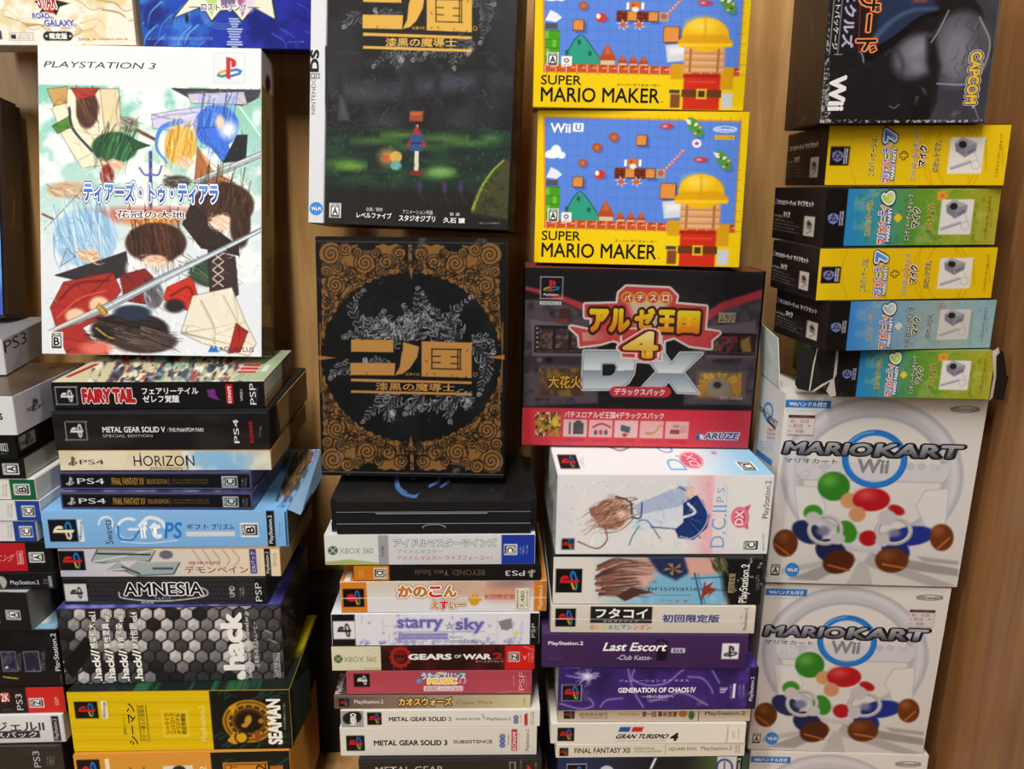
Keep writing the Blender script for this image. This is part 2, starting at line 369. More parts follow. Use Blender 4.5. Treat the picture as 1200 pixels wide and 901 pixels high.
# ------------------------------------------------------------------ where each box stands: x, y, z of its front bottom edge, yaw, lean, roll, width, height, depth (metres, eye at z = 0)
FIT = {
    'A14': (-0.54348, 0.70084, -0.61102, 0.04835, -0.00024, -0.00011, 0.19758, 0.06098, 0.14002),
    'A13': (-0.53821, 0.703, -0.54998, 0.0463, -0.00095, -0.00176, 0.19491, 0.03181, 0.14014),
    'A12': (-0.53445, 0.70515, -0.5178, 0.05212, 0.0013, 0.00333, 0.19364, 0.02946, 0.14018),
    'A11': (-0.53001, 0.7057, -0.48823, 0.05312, 0.00017, -0.00097, 0.18663, 0.06135, 0.14004),
    'A10': (-0.55115, 0.7101, -0.42667, -0.02904, 0.00135, -0.00028, 0.18479, 0.04058, 0.05698),
    'A9': (-0.5239, 0.71103, -0.38574, 0.03278, 0.00125, 0.00015, 0.1807, 0.01684, 0.14054),
    'A8': (-0.52336, 0.7137, -0.36846, 0.03716, 0.00167, 0.00113, 0.17669, 0.02991, 0.14085),
    'A7': (-0.53618, 0.71558, -0.33804, 0.02142, 0.00189, 0.0007, 0.1785, 0.02089, 0.14115),
    'A6': (-0.52842, 0.71469, -0.31655, 0.01772, 0.00229, 0.0012, 0.17714, 0.02062, 0.1416),
    'A5': (-0.52912, 0.71457, -0.29525, 0.01699, 0.00247, 0.00079, 0.1756, 0.02061, 0.14199),
    'A4': (-0.53767, 0.71309, -0.27387, 0.02048, 0.00283, 0.00075, 0.17905, 0.01965, 0.14262),
    'A3': (-0.53855, 0.70865, -0.25366, 0.03171, 0.00179, 0.00098, 0.17558, 0.02283, 0.07466),
    'A2': (-0.53183, 0.70544, -0.23014, 0.03978, 0.00195, 0.00084, 0.17089, 0.03643, 0.07931),
    'A1': (-0.57871, 0.76709, -0.1925, 0.20887, 0.00442, 0.00225, 0.16836, 0.03571, 0.11618),
    'A0': (-0.59551, 0.86394, -0.14906, 0.03992, 0.16338, 0.01345, 0.11143, 0.2316, 0.04334),
    'B12': (-0.31926, 0.69066, -0.60753, 0.04967, -0.00034, 8e-05, 0.20793, 0.05988, 0.14003),
    'B11': (-0.31819, 0.69408, -0.54752, 0.04029, 0.00033, 0.00266, 0.21137, 0.06628, 0.14003),
    'B10': (-0.32539, 0.70826, -0.48097, 0.06461, 0.00132, 0.00369, 0.20959, 0.08061, 0.14028),
    'B9': (-0.32922, 0.71307, -0.40011, 0.02962, 0.0009, 0.00048, 0.19243, 0.02722, 0.14029),
    'B8': (-0.32333, 0.71619, -0.37257, 0.02788, 0.00119, 0.00019, 0.20848, 0.02929, 0.14047),
    'B7': (-0.3247, 0.71773, -0.34309, 0.04775, -0.00394, 0.00326, 0.2268, 0.0374, 0.17772),
    'B6': (-0.33138, 0.71924, -0.30457, 0.01993, 0.00139, -0.00083, 0.17827, 0.01654, 0.14078),
    'B5': (-0.33345, 0.72525, -0.28755, 0.02559, 0.00163, -0.0006, 0.17885, 0.01759, 0.14102),
    'B4': (-0.32307, 0.72789, -0.26942, 0.0483, 0.00169, 0.00461, 0.1947, 0.01987, 0.16455),
    'B3': (-0.32434, 0.72872, -0.2492, 0.05206, 0.0004, 0.00258, 0.19616, 0.03724, 0.18043),
    'B2': (-0.32681, 0.73587, -0.21147, 0.07833, 0.00133, 0.00527, 0.19102, 0.02557, 0.14445),
    'B1': (-0.36243, 0.80822, -0.17672, 0.01014, 0.19519, 0.00698, 0.22002, 0.30481, 0.0458),
    'T1': (-0.47289, 0.87359, 0.12301, -0.00968, 0.00831, -0.00823, 0.19395, 0.15191, 0.08071),
    'T2': (-0.27752, 0.87375, 0.12223, 0.02112, -0.0196, 0.0069, 0.18282, 0.15339, 0.08),
    'C13': (-0.05772, 0.70448, -0.61031, 0.03416, -0.00022, -0.00017, 0.1827, 0.04727, 0.14001),
    'C12': (-0.06977, 0.70969, -0.56296, 0.02396, 0.00018, 0.00024, 0.19612, 0.03248, 0.14001),
    'C11': (-0.06762, 0.71, -0.53039, 0.02337, 0.0003, 0.00011, 0.19724, 0.01936, 0.14003),
    'C10': (-0.0753, 0.71219, -0.5109, 0.02645, 0.00046, 0.00013, 0.19403, 0.0151, 0.14007),
    'C9': (-0.06867, 0.71387, -0.49564, 0.02526, 0.00054, 0.00096, 0.18256, 0.02502, 0.14011),
    'C8': (-0.07428, 0.71563, -0.47042, 0.02677, 0.00073, 0.00024, 0.19912, 0.02727, 0.14019),
    'C7': (-0.07159, 0.71563, -0.44291, 0.03097, 0.00085, -0.00031, 0.20109, 0.03464, 0.14026),
    'C6': (-0.06339, 0.71756, -0.40798, 0.03376, 0.00096, -0.0014, 0.19802, 0.03294, 0.14036),
    'C5': (-0.06011, 0.71757, -0.37469, 0.02662, 0.00131, 0.00076, 0.17853, 0.01644, 0.14057),
    'C4': (-0.07593, 0.71694, -0.35787, 0.02925, 0.00135, -0.00097, 0.19889, 0.03113, 0.14066),
    'C3': (-0.07206, 0.7175, -0.32631, 0.03505, 0.00154, -0.00039, 0.19381, 0.03337, 0.131),
    'C2': (-0.0966, 0.75875, -0.28507, -0.02561, 0.0835, -0.00089, 0.17906, 0.23111, 0.091),
    'C1': (-0.10374, 0.80477, -0.04656, -0.1556, 0.12084, 0.01692, 0.19844, 0.28187, 0.05973),
    'D11': (0.14529, 0.70766, -0.61049, 0.03641, -0.00016, -0.00033, 0.19149, 0.04945, 0.14001),
    'D10': (0.14201, 0.70778, -0.56099, 0.03081, 0.00013, 0.00141, 0.1898, 0.01553, 0.14001),
    'D9': (0.1388, 0.70774, -0.54531, 0.01648, -0.00137, -0.00123, 0.19427, 0.02339, 0.14058),
    'D8': (0.14396, 0.70936, -0.52156, 0.02149, -0.00151, -0.00054, 0.19149, 0.01305, 0.14073),
    'D7': (0.14602, 0.70945, -0.5081, 0.02753, -0.00224, 0.00069, 0.19631, 0.04676, 0.14132),
    'D6': (0.13084, 0.70776, -0.46055, 0.00082, 0.00174, -0.00352, 0.19887, 0.0361, 0.14102),
    'D5': (0.13741, 0.70985, -0.42389, 0.00629, 0.00192, -0.00029, 0.19608, 0.02925, 0.14135),
    'D4': (0.13988, 0.71125, -0.39431, 0.01297, -0.0039, 0.00082, 0.19949, 0.04978, 0.1439),
    'D3': (0.14279, 0.71394, -0.34331, 0.03615, 0.00186, 0.00523, 0.20145, 0.0795, 0.14186),
    'D2': (0.12487, 0.78996, -0.26218, 0.01893, 0.01783, 0.01258, 0.23029, 0.17786, 0.06066),
    'D1': (0.11808, 0.79897, -0.08077, -0.08746, 0.06888, 0.00673, 0.19655, 0.14291, 0.05047),
    'D0': (0.11527, 0.80801, 0.06317, -0.00181, 0.02472, 0.00749, 0.19657, 0.13376, 0.05021),
    'E8': (0.34566, 0.73881, -0.63643, -0.0209, 4e-05, 8e-05, 0.18458, 0.05775, 0.14),
    'E7': (0.34114, 0.74036, -0.5787, -0.02193, -0.01561, 0.01, 0.1818, 0.1929, 0.13734),
    'E6': (0.34411, 0.73445, -0.38374, -0.00873, 0.00155, 0.01409, 0.18754, 0.19151, 0.08266),
    'E5': (0.36056, 0.71916, -0.19195, -0.0221, 0.00315, -0.01145, 0.14015, 0.04652, 0.14958),
    'E4': (0.35228, 0.71715, -0.14495, 0.15275, 0.00547, 0.00212, 0.15985, 0.04436, 0.09894),
    'E3': (0.34333, 0.71893, -0.10053, 0.10191, 0.00078, -0.00866, 0.16279, 0.04531, 0.0974),
    'E2': (0.34613, 0.72868, -0.05457, 0.06941, 0.00498, -0.01241, 0.15636, 0.04925, 0.11674),
    'E1': (0.34679, 0.7361, -0.00348, -0.09023, 0.00686, -0.00824, 0.1504, 0.05074, 0.17645),
    'E0': (0.3255, 0.7249, 0.04746, -0.05535, 0.00062, -0.00976, 0.13636, 0.13006, 0.11216),
}
FIT['E5'] = (*FIT['E5'][:2], FIT['E5'][2] + .0019, *FIT['E5'][3:5], .004, FIT['E5'][6], FIT['E5'][7] - .0022, FIT['E5'][8])
for _k in ('A14', 'B12', 'C13', 'D11', 'E8'):      # the lowest boxes go on below the edge of the photo
    _v = list(FIT[_k]); _v[2] -= .05; _v[7] += .05; FIT[_k] = tuple(_v)
QUAD = {
    'A14': [(-165, 878), (72, 871), (84, 930), (-160, 940)],
    'A13': [(-165, 843), (72, 837), (79, 869), (-160, 877)],
    'A12': [(-165, 810), (77, 804), (76, 835), (-160, 842)],
    'A11': [(-165, 744), (66, 738), (76, 803), (-160, 811)],
    'A10': [(-190, 696), (31, 694), (37, 739), (-185, 742)],
    'A9': [(-165, 674), (64, 672), (66, 690), (-160, 694)],
    'A8': [(-165, 637), (60, 636), (63, 669), (-160, 674)],
    'A7': [(-185, 612), (42, 611), (44, 634), (-180, 635)],
    'A6': [(-180, 587), (47, 587), (48, 610), (-175, 611)],
    'A5': [(-185, 562), (41, 562), (43, 585), (-180, 586)],
    'A4': [(-205, 539), (28, 538), (30, 560), (-200, 561)],
    'A3': [(-215, 511), (17.5, 511), (21, 537), (-210, 538)],
    'A2': [(-215, 466), (14, 466), (21, 509), (-210, 511)],
    'A1': [(-230, 402), (3, 399), (7, 438), (-225, 441)],
    'A0': [(-128, 100), (-1, 112), (6.5, 371), (-122, 373)],
    'B12': [(85, 885), (339, 879), (340, 940), (90, 946)],
    'B11': [(77, 811), (340, 808), (342, 877), (87, 881)],
    'B10': [(66, 714), (329, 709), (334, 795.5), (76, 802)],
    'B9': [(72, 678), (312, 678), (313.6, 707), (76, 709)],
    'B8': [(67, 643.6), (328, 642), (329.6, 675.6), (71, 675.5)],
    'B7': [(46, 600), (336, 598), (339, 641), (54, 641.5)],
    'B6': [(69, 577), (295, 577.6), (297, 596), (73, 596)],
    'B5': [(67, 553), (294, 553.5), (295.6, 573), (71, 573.5)],
    'B4': [(68.6, 528), (318, 528), (318, 551), (70, 551)],
    'B3': [(59, 482), (313, 483), (318, 526), (66, 527)],
    'B2': [(60, 448), (308, 448), (312, 478), (62, 479)],
    'B1': [(45, 52), (306, 58), (307, 418), (47.6, 415)],
    'T1': [(-95, -147), (134, -147), (160, 53), (-70, 56)],
    'T2': [(140, -147), (372, -147), (385, 59), (168, 54)],
    'C13': [(420, 891), (635, 888), (636, 935), (422, 938)],
    'C12': [(398, 852), (629, 852.4), (629, 883.5), (399, 886.6)],
    'C11': [(399, 833), (633, 831), (632.4, 851.6), (399.4, 852)],
    'C10': [(391.6, 815), (622, 814), (622, 829), (391.6, 831)],
    'C9': [(405.6, 788), (624.4, 786), (622.4, 813), (406, 813)],
    'C8': [(388, 757), (627, 756), (627, 784.5), (388.4, 786)],
    'C7': [(388, 720), (632, 717.5), (632, 755.5), (389, 756.5)],
    'C6': [(398, 682), (640.4, 680), (641, 716), (400, 718)],
    'C5': [(415, 662.4), (633.5, 662), (633.5, 680), (413, 680.5)],
    'C4': [(379.6, 627), (626.6, 626), (627.5, 661), (381, 662)],
    'C3': [(386, 588), (629.6, 586), (629, 625), (387, 625.5)],
    'C2': [(369, 277), (592.5, 281), (591, 560.5), (377, 556.5)],
    'C1': [(353, -100), (608, -100), (594, 270), (361, 259.5)],
    'D11': [(654, 889), (876.7, 885.5), (877, 935), (655, 938)],
    'D10': [(651.7, 872), (873, 871), (872, 885.5), (651.7, 888.5)],
    'D9': [(644.6, 848), (875, 847), (873, 871), (646, 871)],
    'D8': [(653, 833), (880, 832), (879, 845), (654, 846)],
    'D7': [(655, 784), (890, 782), (885, 831), (653, 832)],
    'D6': [(634, 743), (877, 745), (875.6, 783), (636, 782)],
    'D5': [(646, 709), (886, 711), (884, 742), (645, 741)],
    'D4': [(648, 653), (897, 653), (890, 709), (647, 707)],
    'D3': [(655, 557), (908, 557), (899, 649), (649, 649)],
    'D2': [(616, 314), (897, 318), (876, 525), (610.6, 520.5)],
    'D1': [(631, 129), (879.5, 131), (865.5, 313), (625, 308)],
    'D0': [(627.5, -55), (889, -55), (871, 130), (624.5, 125.5)],
    'E8': [(880, 880), (1089, 885), (1082, 940), (873, 935)],
    'E7': [(897.5, 684), (1116, 688), (1081, 885.6), (876, 877)],
    'E6': [(920, 460), (1160, 468), (1121, 688), (898, 683)],
    'E5': [(979, 408), (1163, 411), (1163, 469), (977, 470)],
    'E4': [(972, 352), (1169, 349), (1160, 410), (968, 410)],
    'E3': [(960, 292), (1170.7, 288), (1161, 350), (956, 352)],
    'E2': [(968, 221), (1172, 220), (1168, 287), (964, 289)],
    'E1': [(970.7, 147), (1186.7, 145), (1176, 217), (966.7, 217)],
    'E0': [(971, -55), (1178, -55), (1154.7, 142.7), (960, 146)],
}
FWD = np.array(_f); RGT = np.array(_r); UPV = np.array(_u)
def project(P):
    z = P @ FWD; return np.stack([600 + FOCAL * (P @ RGT) / z, 450.5 - FOCAL * (P @ UPV) / z], -1)

class Box:
    def __init__(self, key, name, label, cat, colour, group=None, d=None, rough=.5, carton=True, r=.0006, body='carton', mat=None):
        x, y, z, ya, le, ro, w, h, dd = FIT[key]; d = d or dd; self.w, self.h, self.d = w, h, d; self.key = key
        o = bpy.data.objects.new(name, None); COL.objects.link(o); o.empty_display_size = .02
        M = Matrix.Rotation(ya, 4, 'Z') @ Matrix.Rotation(-le, 4, 'X') @ Matrix.Rotation(ro, 4, 'Y'); M.translation = (x, y, z + EYE)
        o.matrix_world = M; o['label'] = label; o['category'] = cat
        if group: o['group'] = group
        self.o = o; M2 = M.copy(); M2.translation = (x, y, z); self.M = np.array(M2)
        if carton: put(body, bevel_box(-w / 2, w / 2, 0, d, 0, h, r), mat or card(colour, rough), o)
    def loc(self, side):
        w, h, d = self.w, self.h, self.d
        z = lambda a, v: np.zeros_like(a) + v
        if side == 'front': return lambda a, b, e: np.stack([-w / 2 + a * w, z(a, -e), b * h], -1)
        if side == 'right': return lambda a, b, e: np.stack([z(a, w / 2 + e), a * d, b * h], -1)
        if side == 'left': return lambda a, b, e: np.stack([z(a, -w / 2 - e), d - a * d, b * h], -1)
        if side == 'top': return lambda a, b, e: np.stack([-w / 2 + a * w, b * d, z(a, h + e)], -1)
    def face(self, side='front', frame=None, step=1.0, inset=.0005):
        u2p = self.loc(side); u = np.array(UNIT, float)
        if frame is None:
            q = QUAD.get(self.key) if side == 'front' else None
            if q is None or any(not (-3 < x < 1203 and -3 < y < 904) for x, y in q):
                P = u2p(u[:, 0], u[:, 1], 0.); P = P @ self.M[:3, :3].T + self.M[:3, 3]; q = [tuple(p) for p in project(P)]
            frame = q
        size = {'front': (self.w, self.h), 'right': (self.d, self.h), 'left': (self.d, self.h), 'top': (self.w, self.d)}[side]
        return Print(side, u2p, frame, step, inset, size)
    def slab(self, name, pts, y0, y1, mat, bend=None, label=None):
        """a flat piece of card of real thickness whose outline is given on the plane of the front face"""
        H = self.face('front').H; bm = bmesh.new(); fr = []; bk = []
        for (px, py) in pts:
            a, b = hmap(H, px, py); x = -self.w / 2 + a * self.w; zz = b * self.h; yy = bend(x, zz) if bend else 0
            fr.append(bm.verts.new((x, y0 + yy, zz))); bk.append(bm.verts.new((x, y1 + yy, zz)))
        bm.faces.new(fr); bm.faces.new(bk[::-1]); n = len(fr)
        for k in range(n): bm.faces.new((fr[k], bk[k], bk[(k + 1) % n], fr[(k + 1) % n]))
        bmesh.ops.recalc_face_normals(bm, faces=bm.faces[:])
        me = bpy.data.meshes.new(name); bm.to_mesh(me); bm.free(); o = put(name, me, mat, self.o)
        if label: o['label'] = label
        return o
    def panel(self, name, corners, t, mat, label=None):
        """a card panel of thickness t from four corners in the box's own space"""
        c = [Vector(p) for p in corners]; n = (c[1] - c[0]).cross(c[3] - c[0]).normalized() * t; bm = bmesh.new()
        f = [bm.verts.new(p) for p in c]; g = [bm.verts.new(p + n) for p in c]
        bm.faces.new(f[::-1]); bm.faces.new(g)
        for k in range(4): bm.faces.new((f[k], f[(k + 1) % 4], g[(k + 1) % 4], g[k]))
        bmesh.ops.recalc_face_normals(bm, faces=bm.faces[:])
        me = bpy.data.meshes.new(name); bm.to_mesh(me); bm.free(); o = put(name, me, mat, self.o)
        if label: o['label'] = label
        return o
    def film(self, t=.0009):
        put('plastic_sleeve', bevel_box(-self.w / 2 - t, self.w / 2 + t, -t, self.d + t, -.00005, self.h + t, .0004), FILM, self.o)

# ------------------------------------------------------------------ the shelf the boxes stand in
def structure(name, x0, x1, y0, y1, z0, z1, mat=WOOD):
    o = put(name, bevel_box(x0, x1, y0, y1, z0, z1, .001, 1), mat); o['kind'] = 'structure'; return o
FLOOR_Z = EYE + min(v[2] for v in FIT.values())
structure('wall_back', -1.15, .455 + .02, .955, .975, FLOOR_Z - .02, EYE + .75)
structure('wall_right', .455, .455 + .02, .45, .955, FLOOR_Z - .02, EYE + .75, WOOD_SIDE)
structure('floor', -1.15, .455, .45, .955, FLOOR_Z - .02, FLOOR_Z)

CAT = 'game box'
G_A, G_B, G_C, G_D = 'boxed games in the leftmost stack', 'boxed games in the second stack', 'boxed games in the third stack', 'boxed games in the fourth stack'
def box(key, label, colour, group=None, name='game_box', **k): return Box(key, name, label, CAT, colour, group, **k)

# ================================================================== leftmost stack (cut by the left edge)
bx = box('A14', 'black game box at the very bottom of the leftmost stack, silver lettering upright', '1b1d1e', G_A)
F = bx.face().fill('202426'); F.clouds(30, '34403c', .45, .8, .6, 3)
F.t('PS3', 39, 880, 47, 899, 'b8bcc0', r=90).greek(54, 886, 64, 898, 'b0b4b4', 3, vert=True).greek(40, 873, 65, 876, 'a0a0a0', 1, a=.5)
F.line([(-160, 876), (72, 873)], 1.2, '8a9090', a=.6).build('front_print', bx.o, GLOSS)
bx = box('A13', 'white game box with large dark katakana, second from bottom of the leftmost stack', 'dcdcdc', G_A)
F = bx.face().fill('dfe0e2'); F.grad(0, 839, 0, 872, 'e4e5e8', 'd2d2d6')
F.t('エンジェルII', -42, 846, 52, 857, '3c3c44', b=.02).rect(-60, 857, 47, 865.5, '3a3a44').t('デラックスパック', -58, 858, 44, 864.8, 'e8e8ea', b=.01)
F.rect(61.5, 839, 70, 868, '23262e').t('PlayStation.2', 63, 842, 69, 866, 'd8d8d8', r=90).build('front_print', bx.o)
bx = box('A12', 'black game box with a red right end, third from bottom of the leftmost stack', '1a1718', G_A)
F = bx.face().fill('1d1a1b'); F.rect(31.5, 803, 78, 836, 'd4302c').t('PS3', 19, 813, 26.5, 832, 'd0d0d2', r=90)
F.cero(34, 818, 51.5, 829, 'Z', 90).ell(6, 817, 6, 6, 'c03030').greek(3, 829, 14, 834, 'c05040', 1).t('KONAMI', 64, 817, 69, 826, 'f0c0b0', r=90).t('2K', 1, 812, 11, 822, 'f0e0e0', b=.03)
F.build('front_print', bx.o, GLOSS)
bx = box('A11', 'black game box showing two small framed pictures and upright white lettering, lower leftmost stack', '151416', G_A)
F = bx.face().fill('171618'); F.clouds(25, '25242c', .5, .8, .7, 5)
for x0, x1 in ((2, 20), (28, 47)):
    F.rect(x0, 763, x1, 787, '8c8c98').rect(x0 + 1, 764, x1 - 1, 786, '2c2e44'); F.clouds(5, '6a6478', .45, .7, .8, 9 + x0, (x0 + 1, 764, x1 - 1, 786))
F.greek(20.5, 765, 25, 786, 'c8c8c8', 2, vert=True).greek(48, 763, 53, 786, 'c8c8c8', 2, vert=True)
F.line([(4, 793), (12, 794), (21, 795)], 1.2, 'd8d050').t('PlayStation.2', 62, 742, 70, 786, 'e8e8e8', r=90).greek(70, 790, 73, 800, 'a0a0a0', 1, vert=True)
F.ell(8, 782, 2, 1.6, 'd8d8d8').build('front_print', bx.o, GLOSS)
T = bx.face('top', [(0, 700), (75, 700), (66, 738), (0, 740)]).fill('1a1a1c'); T.poly([(44, 738), (61, 718), (66, 738)], '8fb8d0').poly([(50, 735), (60, 722), (62, 735)], 'f0f0f0').build('top_print', bx.o)
bx = box('A10', 'dark grey game box with pale grey lid edge, middle of the leftmost stack', '4a4644', G_A, d=.15)
F = bx.face().fill('211f20'); F.cero(7, 715, 24, 726, 'A', 90); F.rect(-60, 712, -1, 730, '8a8a8a').greek(-60, 714, 0, 728, 'bbbbbb', 3).build('front_print', bx.o)
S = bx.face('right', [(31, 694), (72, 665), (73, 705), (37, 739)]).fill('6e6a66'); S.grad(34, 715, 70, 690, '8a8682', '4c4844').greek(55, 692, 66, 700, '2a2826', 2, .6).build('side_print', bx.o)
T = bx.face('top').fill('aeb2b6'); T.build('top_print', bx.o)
bx = box('A9', 'thin black game box with round pale emblem, under the red and black box', '1b1a1b', G_A)
F = bx.face().fill('1c1b1d'); F.ell(0, 683, 8, 8, 'b8b8b0').poly([(-4, 676), (4, 690), (0, 691)], '40404c').t('PlayStation.2', 12, 680, 46, 686, 'c8c8c8', b=.01).greek(50, 678, 57, 685, 'c0c0c0', 2).rect(57, 675, 61, 688, 'b0b0b0').greek(57, 676, 61, 688, '202020', 4)
F.build('front_print', bx.o, GLOSS)
bx = box('A8', 'red and black game box in the leftmost stack beside the pale blue box', '1a1718', G_A)
F = bx.face().fill('1c1a1a'); F.rect(-170, 636, 31, 671, 'bf2430').cero(34, 647, 52, 659, 'A', 90)
F.frame_rect(20, 646, 27, 661, .7, 'f0d8d0').t('Nintendo', 21.5, 648, 25.5, 659.5, 'f4e4e0', r=90).t('ニング', -3, 649, 16, 658, 'e8b0a8', sh=.2).build('front_print', bx.o, GLOSS)
for key, top in (('A7', 'lower'), ('A6', 'upper')):
    bx = box(key, '%s of the two white game boxes with a royal blue right end, leftmost stack' % top, 'd8d8d6', G_A)
    F = bx.face().fill('dedede'); f, q = F.frame[1], F.frame[2]; x0 = f[0] - (25 if key == 'A7' else 27); y0, y1 = f[1], q[1]
    F.rect(x0, y0, q[0] + 6, y1, '2a4c9c').cero(x0 + 6.5, y0 + 6, x0 + 22, y1 - 5, 'C', 90).greek(8, y0 + 4, 15, y1 - 4, 'a08a70', 2, .7, vert=True)
    F.t('ニンテンドー', -90, y0 + 7, -6, y1 - 7, '6a6a70').rect(x0 - 30, y0 + 2, x0 - 29.3, y1, 'b8b8b8').build('front_print', bx.o, GLOSS)
bx = box('A5', 'white game box with a green right end and a letter mark, upper leftmost stack', 'd8d8d2', G_A)
F = bx.face().fill('e0e0da'); F.rect(12, 561, 46, 586, '1f6a44').cero(16, 567, 35, 580, 'B', 90).greek(2, 567, 9, 582, 'a08a60', 2, .7, vert=True).t('ニンテンドー', -90, 568, -6, 580, '6a6a70').build('front_print', bx.o, GLOSS)
bx = box('A4', 'black game box with white square letter mark, fourth from top of the leftmost stack', '1a1a1b', G_A)
F = bx.face().fill('1a1a1c'); F.cero(3, 543, 22, 556, 'A', 90).greek(-90, 545, -10, 556, 'b0b0b0', 2).build('front_print', bx.o, GLOSS)
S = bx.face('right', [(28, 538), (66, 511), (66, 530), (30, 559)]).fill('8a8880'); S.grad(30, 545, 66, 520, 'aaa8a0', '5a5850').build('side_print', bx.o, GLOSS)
bx = box('A3', 'slim black game box, pale square logo on its side, third in the leftmost stack', '151416', G_A, d=.14)
F = bx.face().fill('1a1918'); F.t('PS4', -40, 519, -8, 530, 'd8d8d8').t('0021', 0, 519, 9, 529, 'c4c4bc', r=0, b=.02).greek(0, 530, 9, 533, 'c0c0c0', 1).build('front_print', bx.o, GLOSS)
S = bx.face('right', [(17.5, 511), (66, 484), (66, 507), (21, 537)]).fill('131215'); S.poly([(20, 514), (31, 508), (32.5, 522), (22.5, 528.5)], 'a8a49a')
S.ps(21.5, 509, 31.5, 526, 0, None, '222222').build('side_print', bx.o, GLOSS)
bx = box('A2', 'white game box with printed side showing, second from top of the leftmost stack', 'd6d6d8', G_A, d=.14)
F = bx.face().fill('dadada'); F.ps(-40, 474, -12, 500, 0, None, '222222').t('s', -1, 484, 3, 492, '222222', b=.02).build('front_print', bx.o)
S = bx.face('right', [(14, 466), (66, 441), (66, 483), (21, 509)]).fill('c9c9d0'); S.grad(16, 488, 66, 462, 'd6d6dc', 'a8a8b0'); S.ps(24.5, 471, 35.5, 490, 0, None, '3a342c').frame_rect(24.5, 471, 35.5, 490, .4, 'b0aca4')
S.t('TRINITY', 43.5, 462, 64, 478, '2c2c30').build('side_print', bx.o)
T = bx.face('top', step=2).fill('4a3a2c'); T.clouds(20, '6a543c', .4, .7, .8, 2, sx=.4); T.build('top_print', bx.o, GLOSS)
bx = box('A1', 'silver white game box lying askew on top of the leftmost stack', 'cfd0d4', G_A, d=.14)
F = bx.face().fill('cdced2'); F.build('front_print', bx.o)
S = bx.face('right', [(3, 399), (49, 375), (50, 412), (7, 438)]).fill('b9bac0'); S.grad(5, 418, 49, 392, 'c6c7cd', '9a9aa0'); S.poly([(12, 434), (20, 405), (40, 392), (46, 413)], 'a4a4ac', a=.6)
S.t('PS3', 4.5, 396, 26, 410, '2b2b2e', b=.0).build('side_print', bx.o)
T = bx.face('top', step=2).fill('8d8d92'); T.build('top_print', bx.o)
bx = Box('A0', 'game_box', 'dark brown and blue game box standing at the left edge above the leftmost stack', CAT, '30221e', 'boxed games standing upright', r=.004, rough=.45)
F = bx.face(inset=.003).fill('1f4fb0'); F.clouds(40, '6aa8e8', .5, .75, .8, 4); F.build('front_print', bx.o, GLOSS)
S = bx.face('right', [(-1, 112), (24, 120), (33.5, 370), (6.5, 371)], inset=.004).fill('33261f'); S.grad(2, 240, 33, 240, '3c2d27', '2a1e1a')
for k in range(7): S.curve([(13 + k, 215 + 6 * k), (18 - k, 224 + 6 * k), (14 + k, 232 + 6 * k)], .8, '8a6a48', a=.8)
S.greek(19, 210, 23, 262, '8a6a48', 2, .6, vert=True).build('side_print', bx.o, GLOSS)

# ================================================================== second stack
bx = box('B12', 'orange game box with black right half, bottom of the second stack', 'c98a35', G_B)
F = bx.face().fill('e0a345'); F.rect(249, 876, 345, 945, '17201d'); F.ps(91, 890, 118, 918)
for k in range(16): r = np.random.default_rng(k); x, y = r.uniform(255, 335), r.uniform(880, 940); F.curve([(x, y), (x + 8, y - 5), (x + 15, y - 3)], 3, '1f4a3a', w2=.4)
F.rect(124, 889, 129, 914, 'f4ead0').rect(193, 897, 228, 940, 'e6e0d4').ell(210, 903, 8, 6, '33302c')
F.t('シーマン', 150, 899, 162, 940, '2a2010', r=90).greek(166, 898, 171, 930, '3a3010', 1, vert=True).t('2', 234, 897, 242, 905, 'f6e4bc', r=90)
F.rect(263, 893, 315, 940, 'd8902c').frame_rect(265, 895, 313, 940, 1, '3a2a10').t('2', 300, 895, 312, 904, '2a1c08', r=90).t('ST', 270, 896, 278, 905, '2a1c08', r=90).rect(318, 897, 333, 940, 'b8702c').build('front_print', bx.o)
bx = box('B11', 'yellow game box with gold round emblem on its black right end', 'a8861c', G_B)
F = bx.face().fill('e3c40c')
for k in range(9): F.line([(78, 816 + 7.4 * k), (256, 816 + 7.2 * k)], 1, 'c8a806' if k % 2 else 'edd22a', a=.7)
F.rect(248, 800, 350, 885, '171b18')
for k in range(34):
    r = np.random.default_rng(100 + k); x, y = r.uniform(252, 330), r.choice([r.uniform(811, 824), r.uniform(862, 877)]); F.curve([(x, y), (x + 6, y - 4), (x + 13, y - 2)], 2.6, '23483a', w2=.4)
F.ps(87.5, 822, 115, 842).rect(119, 821, 126, 842, 'f4f0e0').greek(119.5, 822, 125.5, 841, '404020', 1, vert=True)
F.t('シーマン', 150, 824, 160, 873, '14100a', r=90, b=.02).t('禁断のペット', 144, 836, 148, 861, '3a3010', r=90).t('ガゼー博士の実験島', 165, 826, 171, 869, '2a2410', r=90).rect(163.4, 826, 164, 869, '2a2410').rect(173, 826, 173.6, 869, '2a2410')
F.frame_rect(191, 833, 221, 863, .8, 'f4e690')
for k, s in enumerate(('シーマイク', 'コントローラ', 'オリジナル', '限定同梱版')): F.t(s, 194 + 6.3 * k, 836, 199.3 + 6.3 * k, 860, '2a2410', r=90, b=.01)
F.t('PlayStation.2', 235, 827, 243, 868, 'f8eda0', r=90)
F.ell(292, 845, 31, 25, 'b8881e').ell(292, 845, 28, 22.5, '4a3210').ring(292, 845, 25, 20, 2.6, 'c08a24').ring(292, 845, 19, 15, 2, '8a5f1c').ell(292, 846, 15, 12, '241a0c').poly([(268, 829), (278, 824), (274, 838)], 'd8a428').poly([(266, 868), (274, 858), (288, 869), (274, 872)], 'd8a428')
